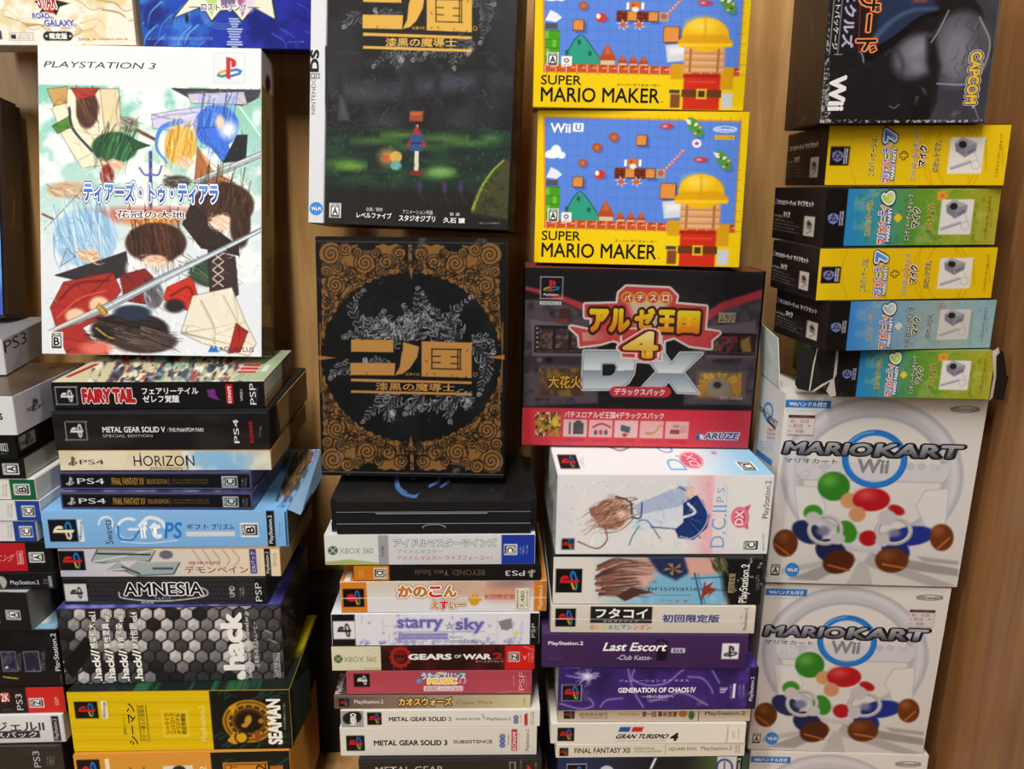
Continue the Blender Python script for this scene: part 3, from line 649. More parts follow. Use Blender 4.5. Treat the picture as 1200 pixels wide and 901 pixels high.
F.ell(283, 864, 5.5, 5, 'd8b020').ring(283, 864, 7.5, 7, 1.6, '241a0c').ell(306, 845, 3.5, 3, 'b08028').rect(299, 856, 304, 868, '9a5a20').rect(295, 859.5, 310, 863.5, '9a5a20').ell(291, 844, 4, 6, 'c89a40', rot=20).ell(287, 850, 4, 2.5, 'c89a40')
for k in range(14): a = k * .449; F.ell(292 + 22 * math.cos(a), 845 + 17.5 * math.sin(a), 1.2, 1.2, 'e0b850')
F.t('SEAMAN', 313, 819, 330, 872, 'f6f4ec', r=90, b=.05).greek(331, 824, 336, 855, 'd8d8c0', 1, .7, vert=True).build('front_print', bx.o)
T = bx.face('top', [(80, 801), (338, 797), (340, 808), (77, 811)]).fill('1c2826'); T.clouds(9, '2f6a44', .5, .65, .9, 6)
T.greek(100, 802, 112, 806, 'd8d860', 1).greek(124, 803, 150, 807, 'c8b040', 1).greek(236, 800, 260, 805, 'c09a40', 1).greek(268, 799, 290, 804, 'e0d840', 1).rect(322, 796, 337, 803, 'e8d820').build('top_print', bx.o)
S = bx.face('right', step=1.5).fill('16201c'); S.clouds(9, '23503a', .5, .65, .9, 8).build('side_print', bx.o)
bx.panel('bulging_flap', [(bx.w / 2 + .0006, .012, bx.h - .002), (bx.w / 2 + .009, .05, bx.h - .012), (bx.w / 2 + .009, .05, .010), (bx.w / 2 + .0006, .012, .002)], .0006, card('1b241f'))

bx = box('B10', 'wide game box printed with grey hexagons and upright white lettering, second stack', '2c2a2c', G_B)
F = bx.face().fill('242224'); r = np.random.default_rng(5)
hexes = [(x, y) for j in range(9) for i in range(22) for x, y in [(70 + i * 15.6 + (j % 2) * 7.8 + j * .6, 707 + j * 12.4)]]
for x, y in hexes:
    if x > 345: continue
    k = r.random(); base = .78 if k > .62 else .52 if k > .35 else .30 if k > .15 else .18
    if 215 < x < 260 and y > 775: base = .25
    if x > 296: base = .28 + .12 * r.random()
    if x < 100 and 725 < y < 790: base *= .8
    c = np.array([base, base * .975, base * .97]); R = 7.4
    P6 = [(x + R * math.cos(math.radians(a)), y + R * math.sin(math.radians(a))) for a in range(30, 390, 60)]
    F.poly(P6, c); F.poly([P6[2], P6[3], P6[4], (x, y)], c * 1.10, s=.8, a=.7); F.poly([P6[0], P6[1], P6[2], (x, y)], c * .86, s=.8, a=.7)
F.poly([(72, 780), (100, 745), (112, 760), (85, 795)], '1c1a1c').line([(222, 787), (252, 800)], 1, '4a4a4e')
for k, s in enumerate(('感染拡大', '悪性変異', '侵食汚染', '絶対包囲')):
    x = 104 + 16.2 * k; F.t('vol.%d' % (k + 1), x + 1, 717, x + 9, 729, 'f2f0ea', r=90, b=.03, ol=[(.05, '2a282a')]); F.t(s, x + .5, 730, x + 9.5, 760, 'f2f0ea', r=90, b=.02, ol=[(.05, '2a282a')]); F.t('.hack//', x + 4, 761, x + 14, 798, 'f6f4ee', r=90, b=.04, ol=[(.05, '2a282a')])
F.t('.hack', 260, 717, 286, 793, 'f4f2ee', r=90, b=.05).poly([(278, 790), (283, 786), (288, 790), (288, 794), (283, 797), (278, 794)], 'f0f0ea')
F.t('http://www.hack.channel.or.jp', 288.5, 716, 294.5, 793, 'f0eee8', r=90).t('占有率×非売品×ムービー', 297, 728, 303, 781, 'e6e4de', r=90).frame_rect(321, 765, 328, 793, .7, 'e0ded8').t('NOT FOR SALE', 322.3, 767, 326.8, 791, 'e8e6e0', r=90).line([(310, 738), (318, 742)], .8, 'c8c8c8').line([(315, 749), (324, 753)], .8, 'c8c8c8')
F.build('front_print', bx.o)
T = bx.face('top', step=1.5).fill('4a4890'); T.clouds(14, '8884c8', .4, .7, .9, 3).build('top_print', bx.o)
S = bx.face('right', step=1.5).fill('2e2622'); S.clouds(8, '6a5a50', .5, .62, .8, 13).build('side_print', bx.o)

bx = box('B9', 'dark checkered game box with white outlined lettering, in the second stack', '1e1d1f', G_B)
F = bx.face().fill('252427')
for j in range(6):
    for i in range(42):
        x, y = 106 + i * 5.2 + (j % 2) * 2.6, 680 + j * 5.2
        F.poly([(x, y - 3), (x + 3, y), (x, y + 3), (x - 3, y)], '423f42', a=.85)
F.rect(300, 677, 318, 710, '1d1b1f', .8).rect(76, 684, 103.5, 704.5, 'd4d4d2').ps(80, 686, 101, 703, 90, None, '1c1c1c')
F.t('AMNESIA', 148, 683, 241, 697.5, '18161a', b=.02, ol=[(.055, 'f0eeec'), (.0, '18161a')]).curve([(142, 694), (148, 701), (195, 704), (240, 699), (246, 693), (236, 688), (226, 690)], 1.2, 'e4e2e0').t('アムネシア', 185, 699.4, 204, 702.5, 'd0d0d0').t('限定版', 169, 703.5, 184, 707.3, 'd8d8d8')
F.t('PSP', 300, 683, 307, 704, 'd4d4d4', r=90).greek(282, 688, 288, 699, 'd0d0d0', 2, vert=True).t('UMD', 271, 687, 277, 699, 'd8d8d8', r=90).build('front_print', bx.o, GLOSS)
bx = box('B8', 'cream game box with jagged metal lettering and red katakana, below the pale blue box', 'b08a5a', G_B)
F = bx.face().fill('e6dac6'); F.grad(72, 660, 330, 660, 'cfcada', 'e8d8b8').grad(72, 660, 140, 660, 'b8b6d4', 'd8d2d0', .6, (60, 640, 140, 680))
F.ps(69, 646, 98, 668); F.rect(309, 641, 316.5, 678, '1c1a18').t('PlayStation.2', 310.5, 646, 315.5, 672, 'f0ece0', r=90).rect(291, 643, 299, 672, '4a3f8a').t('DXパック', 292.3, 646, 297.8, 670, 'f0eef6', r=90).greek(300, 645, 305, 670, 'b8a8a0', 2, .6, vert=True).greek(319, 648, 324, 664, '6a5a4a', 2, .7, vert=True)
for P in ([(104, 659), (112, 643), (180, 644), (172, 658), (150, 656), (120, 660)], [(121, 669), (135, 659), (146, 666), (158, 659), (172, 660), (208, 659), (200, 673), (176, 674), (157, 675), (143, 669)]):
    F.poly(P, '3a4646').poly([(x + (1.2 if x < 150 else -1.2), y + (1 if y < 658 else -1)) for x, y in P], 'a9b4b4'); F.line([P[0], P[2]], 1, 'e4ecea')
F.line([(112, 649), (172, 650)], 2, '3a3a34').line([(140, 664), (160, 672)], 2, '3c4646').line([(176, 666), (198, 666)], 2.5, '48565a').ell(191, 650, 8, 5, '5a5a6a', a=.8)
for k in range(5): F.curve([(222 + 12 * k, 644), (230 + 12 * k, 655), (236 + 9 * k, 663)], .6, '5a5048', a=.8)
F.t('デモンベイン', 213, 663, 289, 671.5, 'a8302c', sh=-.02, b=.01).t('機神飛翔', 217, 657.5, 254, 661.5, 'b05048').build('front_print', bx.o)
S = bx.face('right', step=2).fill('b08f60'); S.build('side_print', bx.o, MATT)

bx = box('B7', 'pale blue game box jutting out of the second stack with its right flap open', '7fb2e2', G_B)
F = bx.face().fill('8cbde9'); F.grad(0, 597, 0, 642, '93c2ec', '82b4e3')
F.ps(57, 609, 89, 634, 90, '1a1a1c', ('efe6c8', 'e8d8a0', '2f86d0', 'd8e8f0')).rect(90, 609, 96, 634, 'e4ecf2').greek(91, 610, 95.5, 633, '40505a', 1, vert=True)
F.t('Sweets', 120, 609, 129, 637, '2a3a4a', r=90)
for k in range(14): a = math.pi + k * .30; F.ell(121 + 8 * math.cos(a * 1.0), 614 + 8 * math.sin(a), 1.2, 1.2, 'f0f6fa')
F.ring(147, 620, 12.5, 12, 3, 'f2f6f8').poly([(147, 612), (162, 608), (162, 621), (147, 619)], '8cbde9').rect(147, 619, 160, 621.5, 'f2f6f8').curve([(135, 617), (138, 630), (152, 632), (160, 622)], 3, '3f90d6').curve([(160, 616), (170, 607), (184, 610), (190, 618)], 4, 'e6eef2')
F.t('if', 161, 611, 170, 631, 'f4f6f8', b=.03).t('t', 172, 612, 186, 631, 'eef2f4', b=.04).t('PS', 190, 612, 210, 631, '2f86d4', sh=.15, b=.02).curve([(140, 634), (170, 636), (205, 633)], 1, 'e8f0f6').greek(194, 630, 210, 631.4, 'f0f0f0', 1)
F.t('ギフト', 215, 614, 241, 620.5, '23323e', b=.01).t('プリズム', 245, 614, 272, 620.5, '23323e', b=.01).rect(215, 623, 273, 628.5, 'd8dde0').cero(280, 613, 301.5, 629.5, 'B', 90, '2a2a2a')
F.rect(312, 597, 321.5, 643, '1c1c1f').t('PlayStation.2', 314, 604, 320, 637, 'f4f4f4', r=90).greek(326, 612, 329, 630, '4a6a90', 1, .7, vert=True).rect(334.5, 600, 336.6, 640, '1f3f70').build('front_print', bx.o)
T = bx.face('top', [(68, 566), (374, 525), (336, 598), (46, 600)]).fill('86b6e4'); T.poly([(300, 575), (330, 530), (358, 532), (340, 575), (325, 590)], '8a7054'); T.clouds(7, '4a4034', .45, .6, .7, 4, (300, 528, 356, 590)); T.curve([(335, 560), (352, 545), (352, 532)], 2, '3a342e')
T.t('Sweets', 318, 577, 336, 596, '2a5a9a', r=0, sh=.5).t('PS', 352, 528, 366, 545, 'a05a50', sh=.4).t('A', 63, 590, 71, 595, '303a4a', b=.03).build('top_print', bx.o)
S = bx.face('right', [(336, 598), (374, 525), (375, 580), (339, 641)], step=1.5).fill('3f3226'); S.clouds(9, '6a543a', .4, .7, .8, 3).build('side_print', bx.o, MATT)
hw, hh, dd = bx.w / 2, bx.h, bx.d
f1 = bx.panel('open_flap', [(hw + .0008, .002, hh), (hw + .0008, dd * .99, hh), (hw + .007, dd * .97, hh - .024), (hw + .010, .012, hh - .010)], .0006, card('9cc3e6'), 'pale blue card flap hanging open')
f2 = bx.panel('lettering', [(hw + .0098, .03, hh - .009), (hw + .0090, .075, hh - .012), (hw + .0088, .075, hh - .0155), (hw + .0098, .03, hh - .0125)], .0002, card('42618a')); f2.parent = f1

for key, which, yy in (('B6', 'lower', 577.6), ('B5', 'upper', 553.5)):
    bx = box(key, '%s of the two slim black game cases with gold lettering, second stack' % which, '4d4f78', G_B, name='game_case', body='case', rough=.25)
    F = bx.face('front', [(69, 577), (295, 577.6), (297, 596), (73, 596)], inset=.0018).fill('191a20')
    F.line([(72, 579.5), (296, 579.5)], 1, '5a6078', a=.6).rect(60, 570, 73.5, 600, '343a66')
    F.ps(79, 581, 90, 593, 0, None, 'd8d8dc').t('PS4', 93, 584, 125, 590, 'd8d8dc').t('FINAL FANTASY XV', 134, 583.5, 172, 591, 'b8923e', b=.01).t('DELUXE EDITION', 175, 585, 199, 590, 'a8823a').rect(201, 584, 201.6, 592, '9a7838').greek(204, 584.5, 247, 590.5, '8a6a34', 2, .9)
    F.cero(262, 582, 280, 594, 'C', 90, '20242a', 'cfd4d8').greek(284, 584, 291, 593, 'b8bcc4', 2, vert=True).build('spine_insert', bx.o, GLOSS)
    S = bx.face('right', step=1.5).fill('4c4a78'); S.clouds(9, '23233c', .35, .65, .9, 3).line([(296, 590), (345, 562)], 1.2, '8a8ab8', a=.6).build('side_print', bx.o, GLOSS)
    T = bx.face('top', step=2).fill('3a3c5c'); T.clouds(16, '9a9ab8', .5, .75, .6, 3).build('top_print', bx.o, GLOSS)
bx = box('B4', 'cream and sky blue game box above the two slim gold lettered cases', 'b0895a', G_B)
F = bx.face().fill('e6dcc4'); F.clouds(40, 'd6c8a4', .45, .75, .8, 2).grad(220, 0, 260, 0, '9cc6e2', '94c0e0', 1, (219, 520, 280, 560)).grad(278, 0, 312, 0, '94c0e0', 'd8d0bc', 1, (278, 520, 325, 560)); F.poly([(212, 527), (220, 527), (230, 552), (219, 552)], 'd8e4e4').clouds(18, 'e8e4d4', .5, .7, .7, 6, (222, 526, 320, 553))
F.ps(79, 533, 91, 547, 0, None, '2a2824').t('PS4', 93, 538.5, 121, 544, '38342e').t('HORIZON', 156, 534, 227, 546, '1c1a18').line([(164, 531), (164, 544)], 1, '1c1a18').line([(219, 534), (219, 549)], 1.2, '1c1a18').t('ZERO DAWN', 174, 547, 212, 550, '5a5448')
F.build('front_print', bx.o)
S = bx.face('right', step=2).fill('b08a5c'); S.build('side_print', bx.o, MATT)
bx = box('B3', 'thick black game box with small white lettering, second from top, second stack', '1b191a', G_B)
F = bx.face().fill('1e1b1c'); F.clouds(50, '34302f', .45, .75, .8, 4, sy=3).rect(50, 480, 330, 486, '383a44', .8).line([(60, 486), (318, 487)], .7, '0e0d0e')
F.frame_rect(77, 493.5, 103, 515.5, .8, 'c8c8c8').ps(80, 495, 101, 514, 90, None, 'e0e0e0').t('METAL GEAR SOLID V', 121.5, 500, 195.5, 506.5, 'e8e8e8', b=.02).t(': THE PHANTOM PAIN', 198, 501.5, 240, 506, 'd8d8d8', b=.01).t('SPECIAL EDITION', 122, 509, 181, 512, 'b8b8b8')
F.t('PS4', 275, 492, 281, 519, 'e4e4e4', r=90).t('KONAMI', 293, 495, 297.5, 518.5, 'b8282c', r=90, b=.02).greek(304, 500, 307, 512, 'c0c0c0', 1, vert=True).build('front_print', bx.o)
S = bx.face('right', [(313, 483), (357, 429), (357, 472), (318, 526)], step=1.2).fill('8c6c46'); S.clouds(16, '6a5034', .45, .7, .7, 5).poly([(313, 480), (323, 472), (328, 512), (318, 526)], '17120e').poly([(324, 470), (332, 462), (330, 480), (325, 490)], '2a2018').line([(322, 474), (326, 512)], .8, 'b09060').build('side_print', bx.o, MATT)
bx.panel('brown_card_tray', [(bx.w / 2 + .0005, .035, bx.h - .002), (bx.w / 2 + .0025, .170, bx.h - .001), (bx.w / 2 + .0025, .170, .004), (bx.w / 2 + .0005, .045, .006)], .001, card('a07c50'), 'bare brown card end')
bx = box('B2', 'black game box with red lettering and colourful lid, under the tall standing white box', '191718', G_B)
F = bx.face().fill('191718'); F.frame_rect(65, 453, 91, 473.5, .8, 'd8d8d8').ps(68, 455, 89, 472, 90, None, 'e8e8e8')
F.t('FAIRY TAIL', 97, 456, 159, 471, 'b82830', b=.03, ol=[(.10, 'f0e4e0'), (.05, 'b82830')]).t('フェアリーテイル', 167, 454.5, 233, 462, 'ecebe8', b=.02).t('ゼレフ覚醒', 168, 463, 211, 471.5, 'ecebe8', b=.02)
F.poly([(243, 457), (252, 456), (254, 464), (259, 469), (250, 467), (245, 465)], '7a3a8c').rect(265.5, 451, 273.5, 473, 'c8242c').t('KONAMI', 267.5, 453.5, 271.5, 472, 'f4e8e8', r=90, b=.02).t('VP051', 282, 457, 285, 470, 'd8d8d8', r=90).t('PSP', 293, 450, 300, 474, 'e0e0e0', r=90).greek(300, 454, 302, 471, 'c0c0c0', 1, vert=True).build('front_print', bx.o)
T = bx.face('top', [(105, 419), (341, 409), (308, 448), (60, 448)]).fill('c9c4a4'); T.clouds(9, '3a4668', .5, .6, .95, 3, (92, 405, 275, 448)).clouds(7, 'e8e4d0', .56, .66, .9, 8, (92, 405, 275, 448)).clouds(6, 'a03a34', .62, .7, .9, 12, (105, 405, 275, 448)).clouds(6, '8fb09a', .6, .7, .9, 22, (150, 405, 320, 448)).clouds(5, '20202a', .6, .66, .8, 41, (100, 405, 250, 448))
T.poly([(255, 446), (275, 434), (325, 410), (345, 405), (312, 446)], '9cb494', a=.7).poly([(262, 438), (270, 428), (296, 428), (290, 438)], 'b83a38').line([(262, 431), (296, 431)], 1, 'f0e8e0').line([(261, 435), (294, 435)], 1, 'f0e8e0').poly([(71, 443), (94, 431), (97, 432), (74, 444)], 'a83030').poly([(298, 436), (303, 428), (312, 428), (307, 436)], 'd8dcd4')
T.build('top_print', bx.o)
S = bx.face('right', [(308, 448), (341, 409), (346, 430), (312, 478)], step=1.2).fill('cfc9bc'); S.grad(310, 455, 344, 415, 'd8d4c8', 'b0a898').poly([(311, 468), (345, 423), (346, 432), (312, 480)], 'b08a58').line([(310, 466), (345, 421)], .8, '6a5638').build('side_print', bx.o, MATT)

# ------------------------------------------------------------------ standing on the second stack
bx = Box('B1', 'game_box', 'tall standing game box with white header and teal, red and brown cover', CAT, 'd8d4c8', 'boxed games standing upright')
F = bx.face(step=.9).fill('dde2e8'); F.grad(0, 104, 0, 300, '8ccbb8', 'e0e5ea').clouds(34, 'f2f6f2', .5, .62, .9, 6, (40, 100, 310, 330)).clouds(20, '9ccab4', .60, .7, .6, 9, (100, 100, 310, 240))
for p in ([(62, 175), (150, 105)], [(280, 205), (306, 240)], [(58, 200), (90, 150)], [(270, 110), (306, 160)]): F.line(p, 2, 'f6faf8', a=.6)
F.grad(0, 330, 0, 420, 'e0e5ea', 'dfe2e8', 1, (40, 330, 310, 420))
# loose strips of cloth, feathers and leaves in the cover's colours
F.cloth([(70, 104), (140, 104), (143, 150), (127, 192), (96, 196), (74, 160), (62, 128)], 'efe5ca').cloth([(118, 104), (140, 104), (143, 148), (126, 180)], 'e0d2ae').curve([(82, 126), (86, 150), (108, 176)], 3, '2e3a58').cloth([(56, 104), (80, 101), (79, 120), (64, 124)], 'caa468').cloth([(62, 147), (81, 136), (84, 148), (68, 156)], '5c8c3c')
F.tuft(103, 128, 13, 22, '5a3a2e', '3c2620', '8a5a44', 16, 70, 2).cloth([(84, 103), (118, 103), (110, 113), (92, 116)], 'b84030')
F.line([(150, 146), (182, 163)], 4, '7a4630').tuft(152, 146, 11, 9, '9c9284', '6a6256', 'd0c8bc', 10, 20, 3)
F.tuft(135, 172, 27, 18, '2f5e3c', '1c3c28', '5f9a64', 26, 110, 4).cloth([(150, 160), (176, 170), (158, 176)], '2f5e3c').tuft(133, 193, 12, 6, 'e8c6a8', 'c89c78', 'f8e4d0', 10, 30, 51).tuft(126, 204, 8, 12, 'a03a34', '6a2020', 'd0d0d0', 8, 80, 31)
F.cloth([(202, 104), (305, 106), (303, 115), (284, 124), (224, 116)], '4c4752').cloth([(220, 110), (286, 108), (290, 123), (224, 121)], 'cdc6d6').cloth([(178, 134), (215, 128), (250, 124), (230, 146), (200, 152), (180, 150)], 'd2cee8').curve([(178, 140), (205, 134), (232, 132)], 1.2, 'a49cc8')
F.tuft(254, 148, 26, 25, '4474d8', '274a9c', '8ab4f4', 26, 100, 5).cloth([(232, 150), (262, 148), (272, 186), (262, 190), (244, 168)], '4a7ce0').curve([(212, 142), (190, 150), (184, 172), (196, 190)], 7, '5a8ce6', w2=2).ell(268, 152, 9, 9, 'ffffff', s=6).ell(258, 143, 5, 8, 'f0d4c0', s=2).cloth([(262, 190), (278, 158), (290, 158), (288, 188)], '2c2c34')
F.tuft(212, 170, 19, 22, 'e8b64c', 'b07c28', 'f8dc90', 24, 100, 6).tuft(218, 190, 10, 6, 'f2cdb0', 'd0a080', 'fae6d4', 10, 50, 52).cloth([(232, 172), (250, 200), (276, 214), (228, 214)], 'b47446').curve([(236, 178), (252, 204), (270, 213)], 2, 'e0a060').tuft(208, 212, 16, 7, '56524e', '2c2a2a', 'a09a90', 12, 10, 33)
F.cloth([(224, 212), (306, 177), (306, 184), (236, 215)], 'b4b9be').line([(226, 212), (306, 179)], 1, 'f2f4f6').line([(177, 178), (177, 246)], 4, '46569a').curve([(164, 196), (170, 204), (177, 204), (186, 204), (190, 194)], 2.4, '6a78b4')
F.tuft(80, 222, 24, 10, 'd0b494', 'a07c58', 'f0e0c8', 10, 10, 34).line([(50, 250), (62, 256)], 2.6, '7a5a30').line([(52, 268), (100, 218)], .8, '6a6a58')
F.ell(174, 251, 80, 9, 'c2786e', s=4).ell(178, 257, 28, 8, 'ea9a44', s=4).cloth([(170, 256), (184, 256), (177, 272)], 'f6c050')
F.t('ティアーズ・トゥ・ティアラ', 98, 213, 256, 237, ('7ab0e8', '2a3f9a'), b=.045, ol=[(.13, '2a3064'), (.085, 'f4f6fa')]).t('花冠の大地', 137, 246, 217, 255.5, '3a2a30', b=.01, ol=[(.09, 'f4ece8')])
F.tuft(262, 240, 36, 27, '4c352a', '2c1c16', '7c5a46', 30, 100, 7).cloth([(225, 236), (246, 262), (280, 288), (281, 299), (236, 290), (214, 262)], '3c2e2a').tuft(260, 260, 13, 9, 'f0d4be', 'cc9c80', 'faeade', 16, 40, 53).tuft(282, 262, 12, 28, '4a3228', '2c1c16', '6c4a3a', 14, 85, 8)
F.tuft(100, 278, 38, 34, 'a6c8e2', '6c9cc4', 'e4f2fa', 44, 75, 9, 8).cloth([(78, 290), (70, 312), (88, 300)], 'a6c8e2').cloth([(64, 322), (100, 310), (148, 294), (152, 320), (116, 334)], '3a3336').tuft(105, 299, 12, 8, 'e2c2a4', 'b88c68', 'f6e2cc', 16, 20, 54)
F.tuft(183, 284, 36, 24, '4c3024', '2a1812', '7a5038', 34, 80, 10).tuft(182, 305, 14, 7, 'f0cfb6', 'c89878', 'fae4d2', 16, 15, 55).ell(158, 314, 10, 12, 'efecef', s=3).ell(214, 308, 9, 9, 'efecef', s=3)
F.cloth([(58, 360), (74, 330), (132, 318), (142, 340), (120, 372), (96, 384), (120, 414), (70, 402)], 'ae3128').curve([(70, 350), (90, 332), (128, 328)], 3, '7c1c1c').curve([(66, 372), (92, 350), (124, 340)], 2, 'd05a48').cloth([(196, 336), (226, 322), (233, 350), (226, 366), (190, 350)], 'ca3a28').curve([(200, 346), (222, 336), (228, 358)], 3, '8c2218').cloth([(140, 322), (170, 314), (186, 330), (170, 356), (146, 352)], '8c2a26')
F.tuft(250, 318, 28, 18, '3c5040', '24302a', '6c8468', 18, 30, 11).cloth([(244, 292), (276, 300), (280, 344), (262, 360), (246, 340)], '463530')
for k in range(4): F.line([(250, 296 + 10 * k), (262, 305 + 10 * k)], 1.2, 'e8e2d8').line([(262, 296 + 10 * k), (250, 305 + 10 * k)], 1.2, 'e8e2d8')
F.cloth([(226, 346), (272, 336), (288, 376), (301, 402), (292, 417), (238, 402), (212, 390)], 'e7dfce').curve([(236, 352), (250, 380), (252, 402)], 3, 'c8bca4').curve([(262, 346), (276, 372), (288, 400)], 2, 'c8bca4').cloth([(277, 378), (291, 388), (282, 412), (268, 414)], 'ab2f28')
F.tuft(152, 386, 46, 20, '2b2322', '141010', '6a5040', 30, 10, 12).curve([(112, 384), (130, 396), (156, 396)], 1.6, 'd0a848').curve([(150, 404), (180, 410), (206, 396)], 2, '5a4038').ell(155, 366, 22, 9, '2b3a4c', s=1.5).tuft(180, 345, 12, 16, '6a6a70', '3a3a40', 'd0d0d4', 12, 60, 35)
F.tuft(170, 400, 38, 14, '4a3c3a', '241c1c', '9a8478', 22, 20, 36).cloth([(68, 396), (120, 404), (128, 417), (78, 416)], 'b23a30').ell(112, 408, 18, 8, 'd87868', s=3).ell(88, 370, 12, 9, 'e8c8a8', s=2).ell(116, 357, 12, 10, 'e8c8a8', s=2).ell(205, 358, 12, 8, '30282c', s=2)
F.cloth([(56, 387), (118, 358), (306, 266), (306, 271), (122, 366), (60, 390)], 'a9b6bf').line([(120, 362), (306, 269)], 1.3, 'f0f4f6').line([(58, 388), (118, 360)], 3, 'd8d4c8').cloth([(116, 355), (126, 366), (122, 370), (112, 360)], 'c8a040')
F.brushwork(420, 5, (47, 104, 306, 416), 5, .2, 1)
F.rect(44, 50, 310, 101.5, 'e4e5e7').t('PLAYSTATION 3', 53.5, 73, 183, 80, '3a3a3c', sh=.02).rect(250, 62.5, 287.5, 98.5, 'c8d4de').rect(251, 63.5, 286.5, 97.5, 'dde2e6').ps(251, 63, 287, 97, 0, None, ('c82c30', 'd8a838', '3a78c0', '2a8a90'))
F.cero(57.5, 389, 73, 409.5, 'B').t('AQUAPLUS', 257, 406, 298, 413, '2a2c3c').poly([(244, 412.5), (248, 404), (251, 408), (253, 404), (257, 412.5)], '2f78c8').build('front_cover', bx.o)
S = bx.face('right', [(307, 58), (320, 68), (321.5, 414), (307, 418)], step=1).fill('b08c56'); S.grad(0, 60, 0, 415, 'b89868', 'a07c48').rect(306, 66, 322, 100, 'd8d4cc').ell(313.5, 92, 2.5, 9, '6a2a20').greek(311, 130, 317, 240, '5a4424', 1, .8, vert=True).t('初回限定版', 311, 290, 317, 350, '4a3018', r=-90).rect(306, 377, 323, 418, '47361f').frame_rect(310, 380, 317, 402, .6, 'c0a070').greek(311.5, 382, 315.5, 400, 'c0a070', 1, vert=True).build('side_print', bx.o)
bx = Box('T1', 'game_box', 'cream and gold game box at the upper left corner of the photo', CAT, 'd8ccb0', 'boxed games standing upright', d=.045)
F = bx.face(step=1).fill('f3ecde'); F.clouds(22, 'e4d0a4', .5, .65, .8, 4).clouds(9, 'fffaf0', .55, .7, .8, 7)
for k in range(15): r = np.random.default_rng(k + 40); x, y = r.uniform(-10, 150), r.uniform(0, 50); F.curve([(x - 20, y + r.uniform(-8, 8)), (x, y), (x + 12, y + 9), (x + 30, y + r.uniform(-4, 8))], r.uniform(1, 3.2), ['c8a264', 'e0c48c', 'b98c54'][k % 3], a=.8, w2=.6)
F.poly([(98, 18), (126, 14), (128, 44), (96, 46)], 'ead9ac', .6).poly([(124, 24), (150, 20), (156, 46), (124, 48)], 'f4efe2', .8)
F.poly([(40, 2), (52, -4), (60, -10), (66, 0), (82, 4), (70, 8), (66, 18), (58, 12), (46, 16), (50, 8)], '2a1a1a').t('STAR', 44, -8, 66, 10, 'b02a28', b=.04, ol=[(.08, 'f6e8e0')]).poly([(58, 4), (64, 16), (50, 14)], 'c83028')
F.t('ROAD', 38, 15, 58, 22, '4c5aa8', b=.04, ol=[(.1, 'e8e8f4')]).t('to', 58, 19, 63, 23, '4c5aa8', b=.03).t('GALAXY', 52, 23, 87, 31, '4c5aa8', b=.04, ol=[(.1, 'e8e8f4')]).rect(71, 32, 83, 33.4, '8a8a9a', .7)
F.ell(56, 42.3, 5.4, 5.4, '1c1a1a').ell(80, 42.3, 5.4, 5.4, '1c1a1a').rect(56, 37, 80, 47.6, '1c1a1a').t('限定版', 58, 38.6, 79, 46, 'f4f2ee', b=.04).ell(54.6, 42.3, 1.3, 1.3, 'f4f2ee').ell(82.4, 42.3, 1.3, 1.3, 'f4f2ee')
F.rect(11, 38.5, 39, 47.5, 'f6f4ee').frame_rect(11, 38.5, 39, 47.5, .5, '7a7468').rect(13, 40.5, 19, 45.5, '2a2a2e').greek(21, 40, 37, 46, '5a5a60', 2).rect(-6, 36, 2, 46, '3a3a44').t('Sunrise', 92, 43.5, 105, 47.5, '5a5a80').greek(108, 44, 150, 48, '8a5a50', 1).build('front_cover', bx.o)
bx = Box('T2', 'game_box', 'deep blue game box with a pale star emblem, standing above the white headed box', CAT, '23337a', 'boxed games standing upright', d=.045)
F = bx.face(step=1).fill('2a3aa0'); F.grad(165, 0, 350, 40, '2a62c4', '3232a4').clouds(26, '4a8ade', .5, .7, .9, 5, (160, 0, 250, 60)).clouds(20, '20287c', .5, .7, .8, 9)
for k in range(16): r = np.random.default_rng(k + 70); x, y = r.uniform(165, 240), r.uniform(0, 56); F.curve([(x, y), (x - 12, y + 12), (x - 16, y + 26)], r.uniform(.8, 3), ['62b4ec', '8fd0f4', '1c3c9c'][k % 3], a=.7, w2=.5)
for k in range(8): r = np.random.default_rng(k + 90); x, y = r.uniform(300, 380), r.uniform(0, 50); F.curve([(x, y), (x + 14, y + 9), (x + 18, y + 24)], r.uniform(1, 3), ['4a6ae0', '20246c'][k % 2], a=.7, w2=.5)
for k in range(12): w = np.random.default_rng(k).uniform(2, 9); F.line([(275 - w, 22 + 3 * k), (275 + w, 22.4 + 3 * k)], 1.4, 'f2f6fc', a=.9)
for rr in (14, 17, 20): F.ring(262, 14, rr + 6, rr, .5, 'a8d8d0', a=.7)
F.poly([(202, 21.5), (232, -14), (318, -14), (326, 24), (297, 10), (284, 27), (272, 13), (258, 14), (248, 27), (238, 9)], '3a3a5a').poly([(205, 20), (233, -14), (316, -14), (322, 22), (297, 8), (284, 24), (273, 11), (258, 12), (248, 24), (238, 7)], 'eef0dc').poly([(240, -10), (256, -10), (254, 6), (248, 20), (243, 6)], 'c8dc8a').poly([(276, -6), (290, -8), (288, 10), (284, 20)], 'b86a9a').poly([(256, -14), (278, -14), (275, 8), (260, 10)], '8a7a9c').ell(292, 4, 6, 9, 'e8d8e8', s=3)
F.t('ロスト・ソング', 236, 4, 289, 13, '22224a', b=.02, ol=[(.1, 'f4f4fa')]).rect(222, 8, 234, 8.8, '22224a').rect(291, 8.5, 304, 9.3, '22224a').ell(219, 22, 2, 5, '1c2450').greek(173, 43, 250, 47, 'c8d4f4', 2).greek(337, 48, 356, 50, 'c8d4f4', 1).build('front_cover', bx.o, GLOSS)

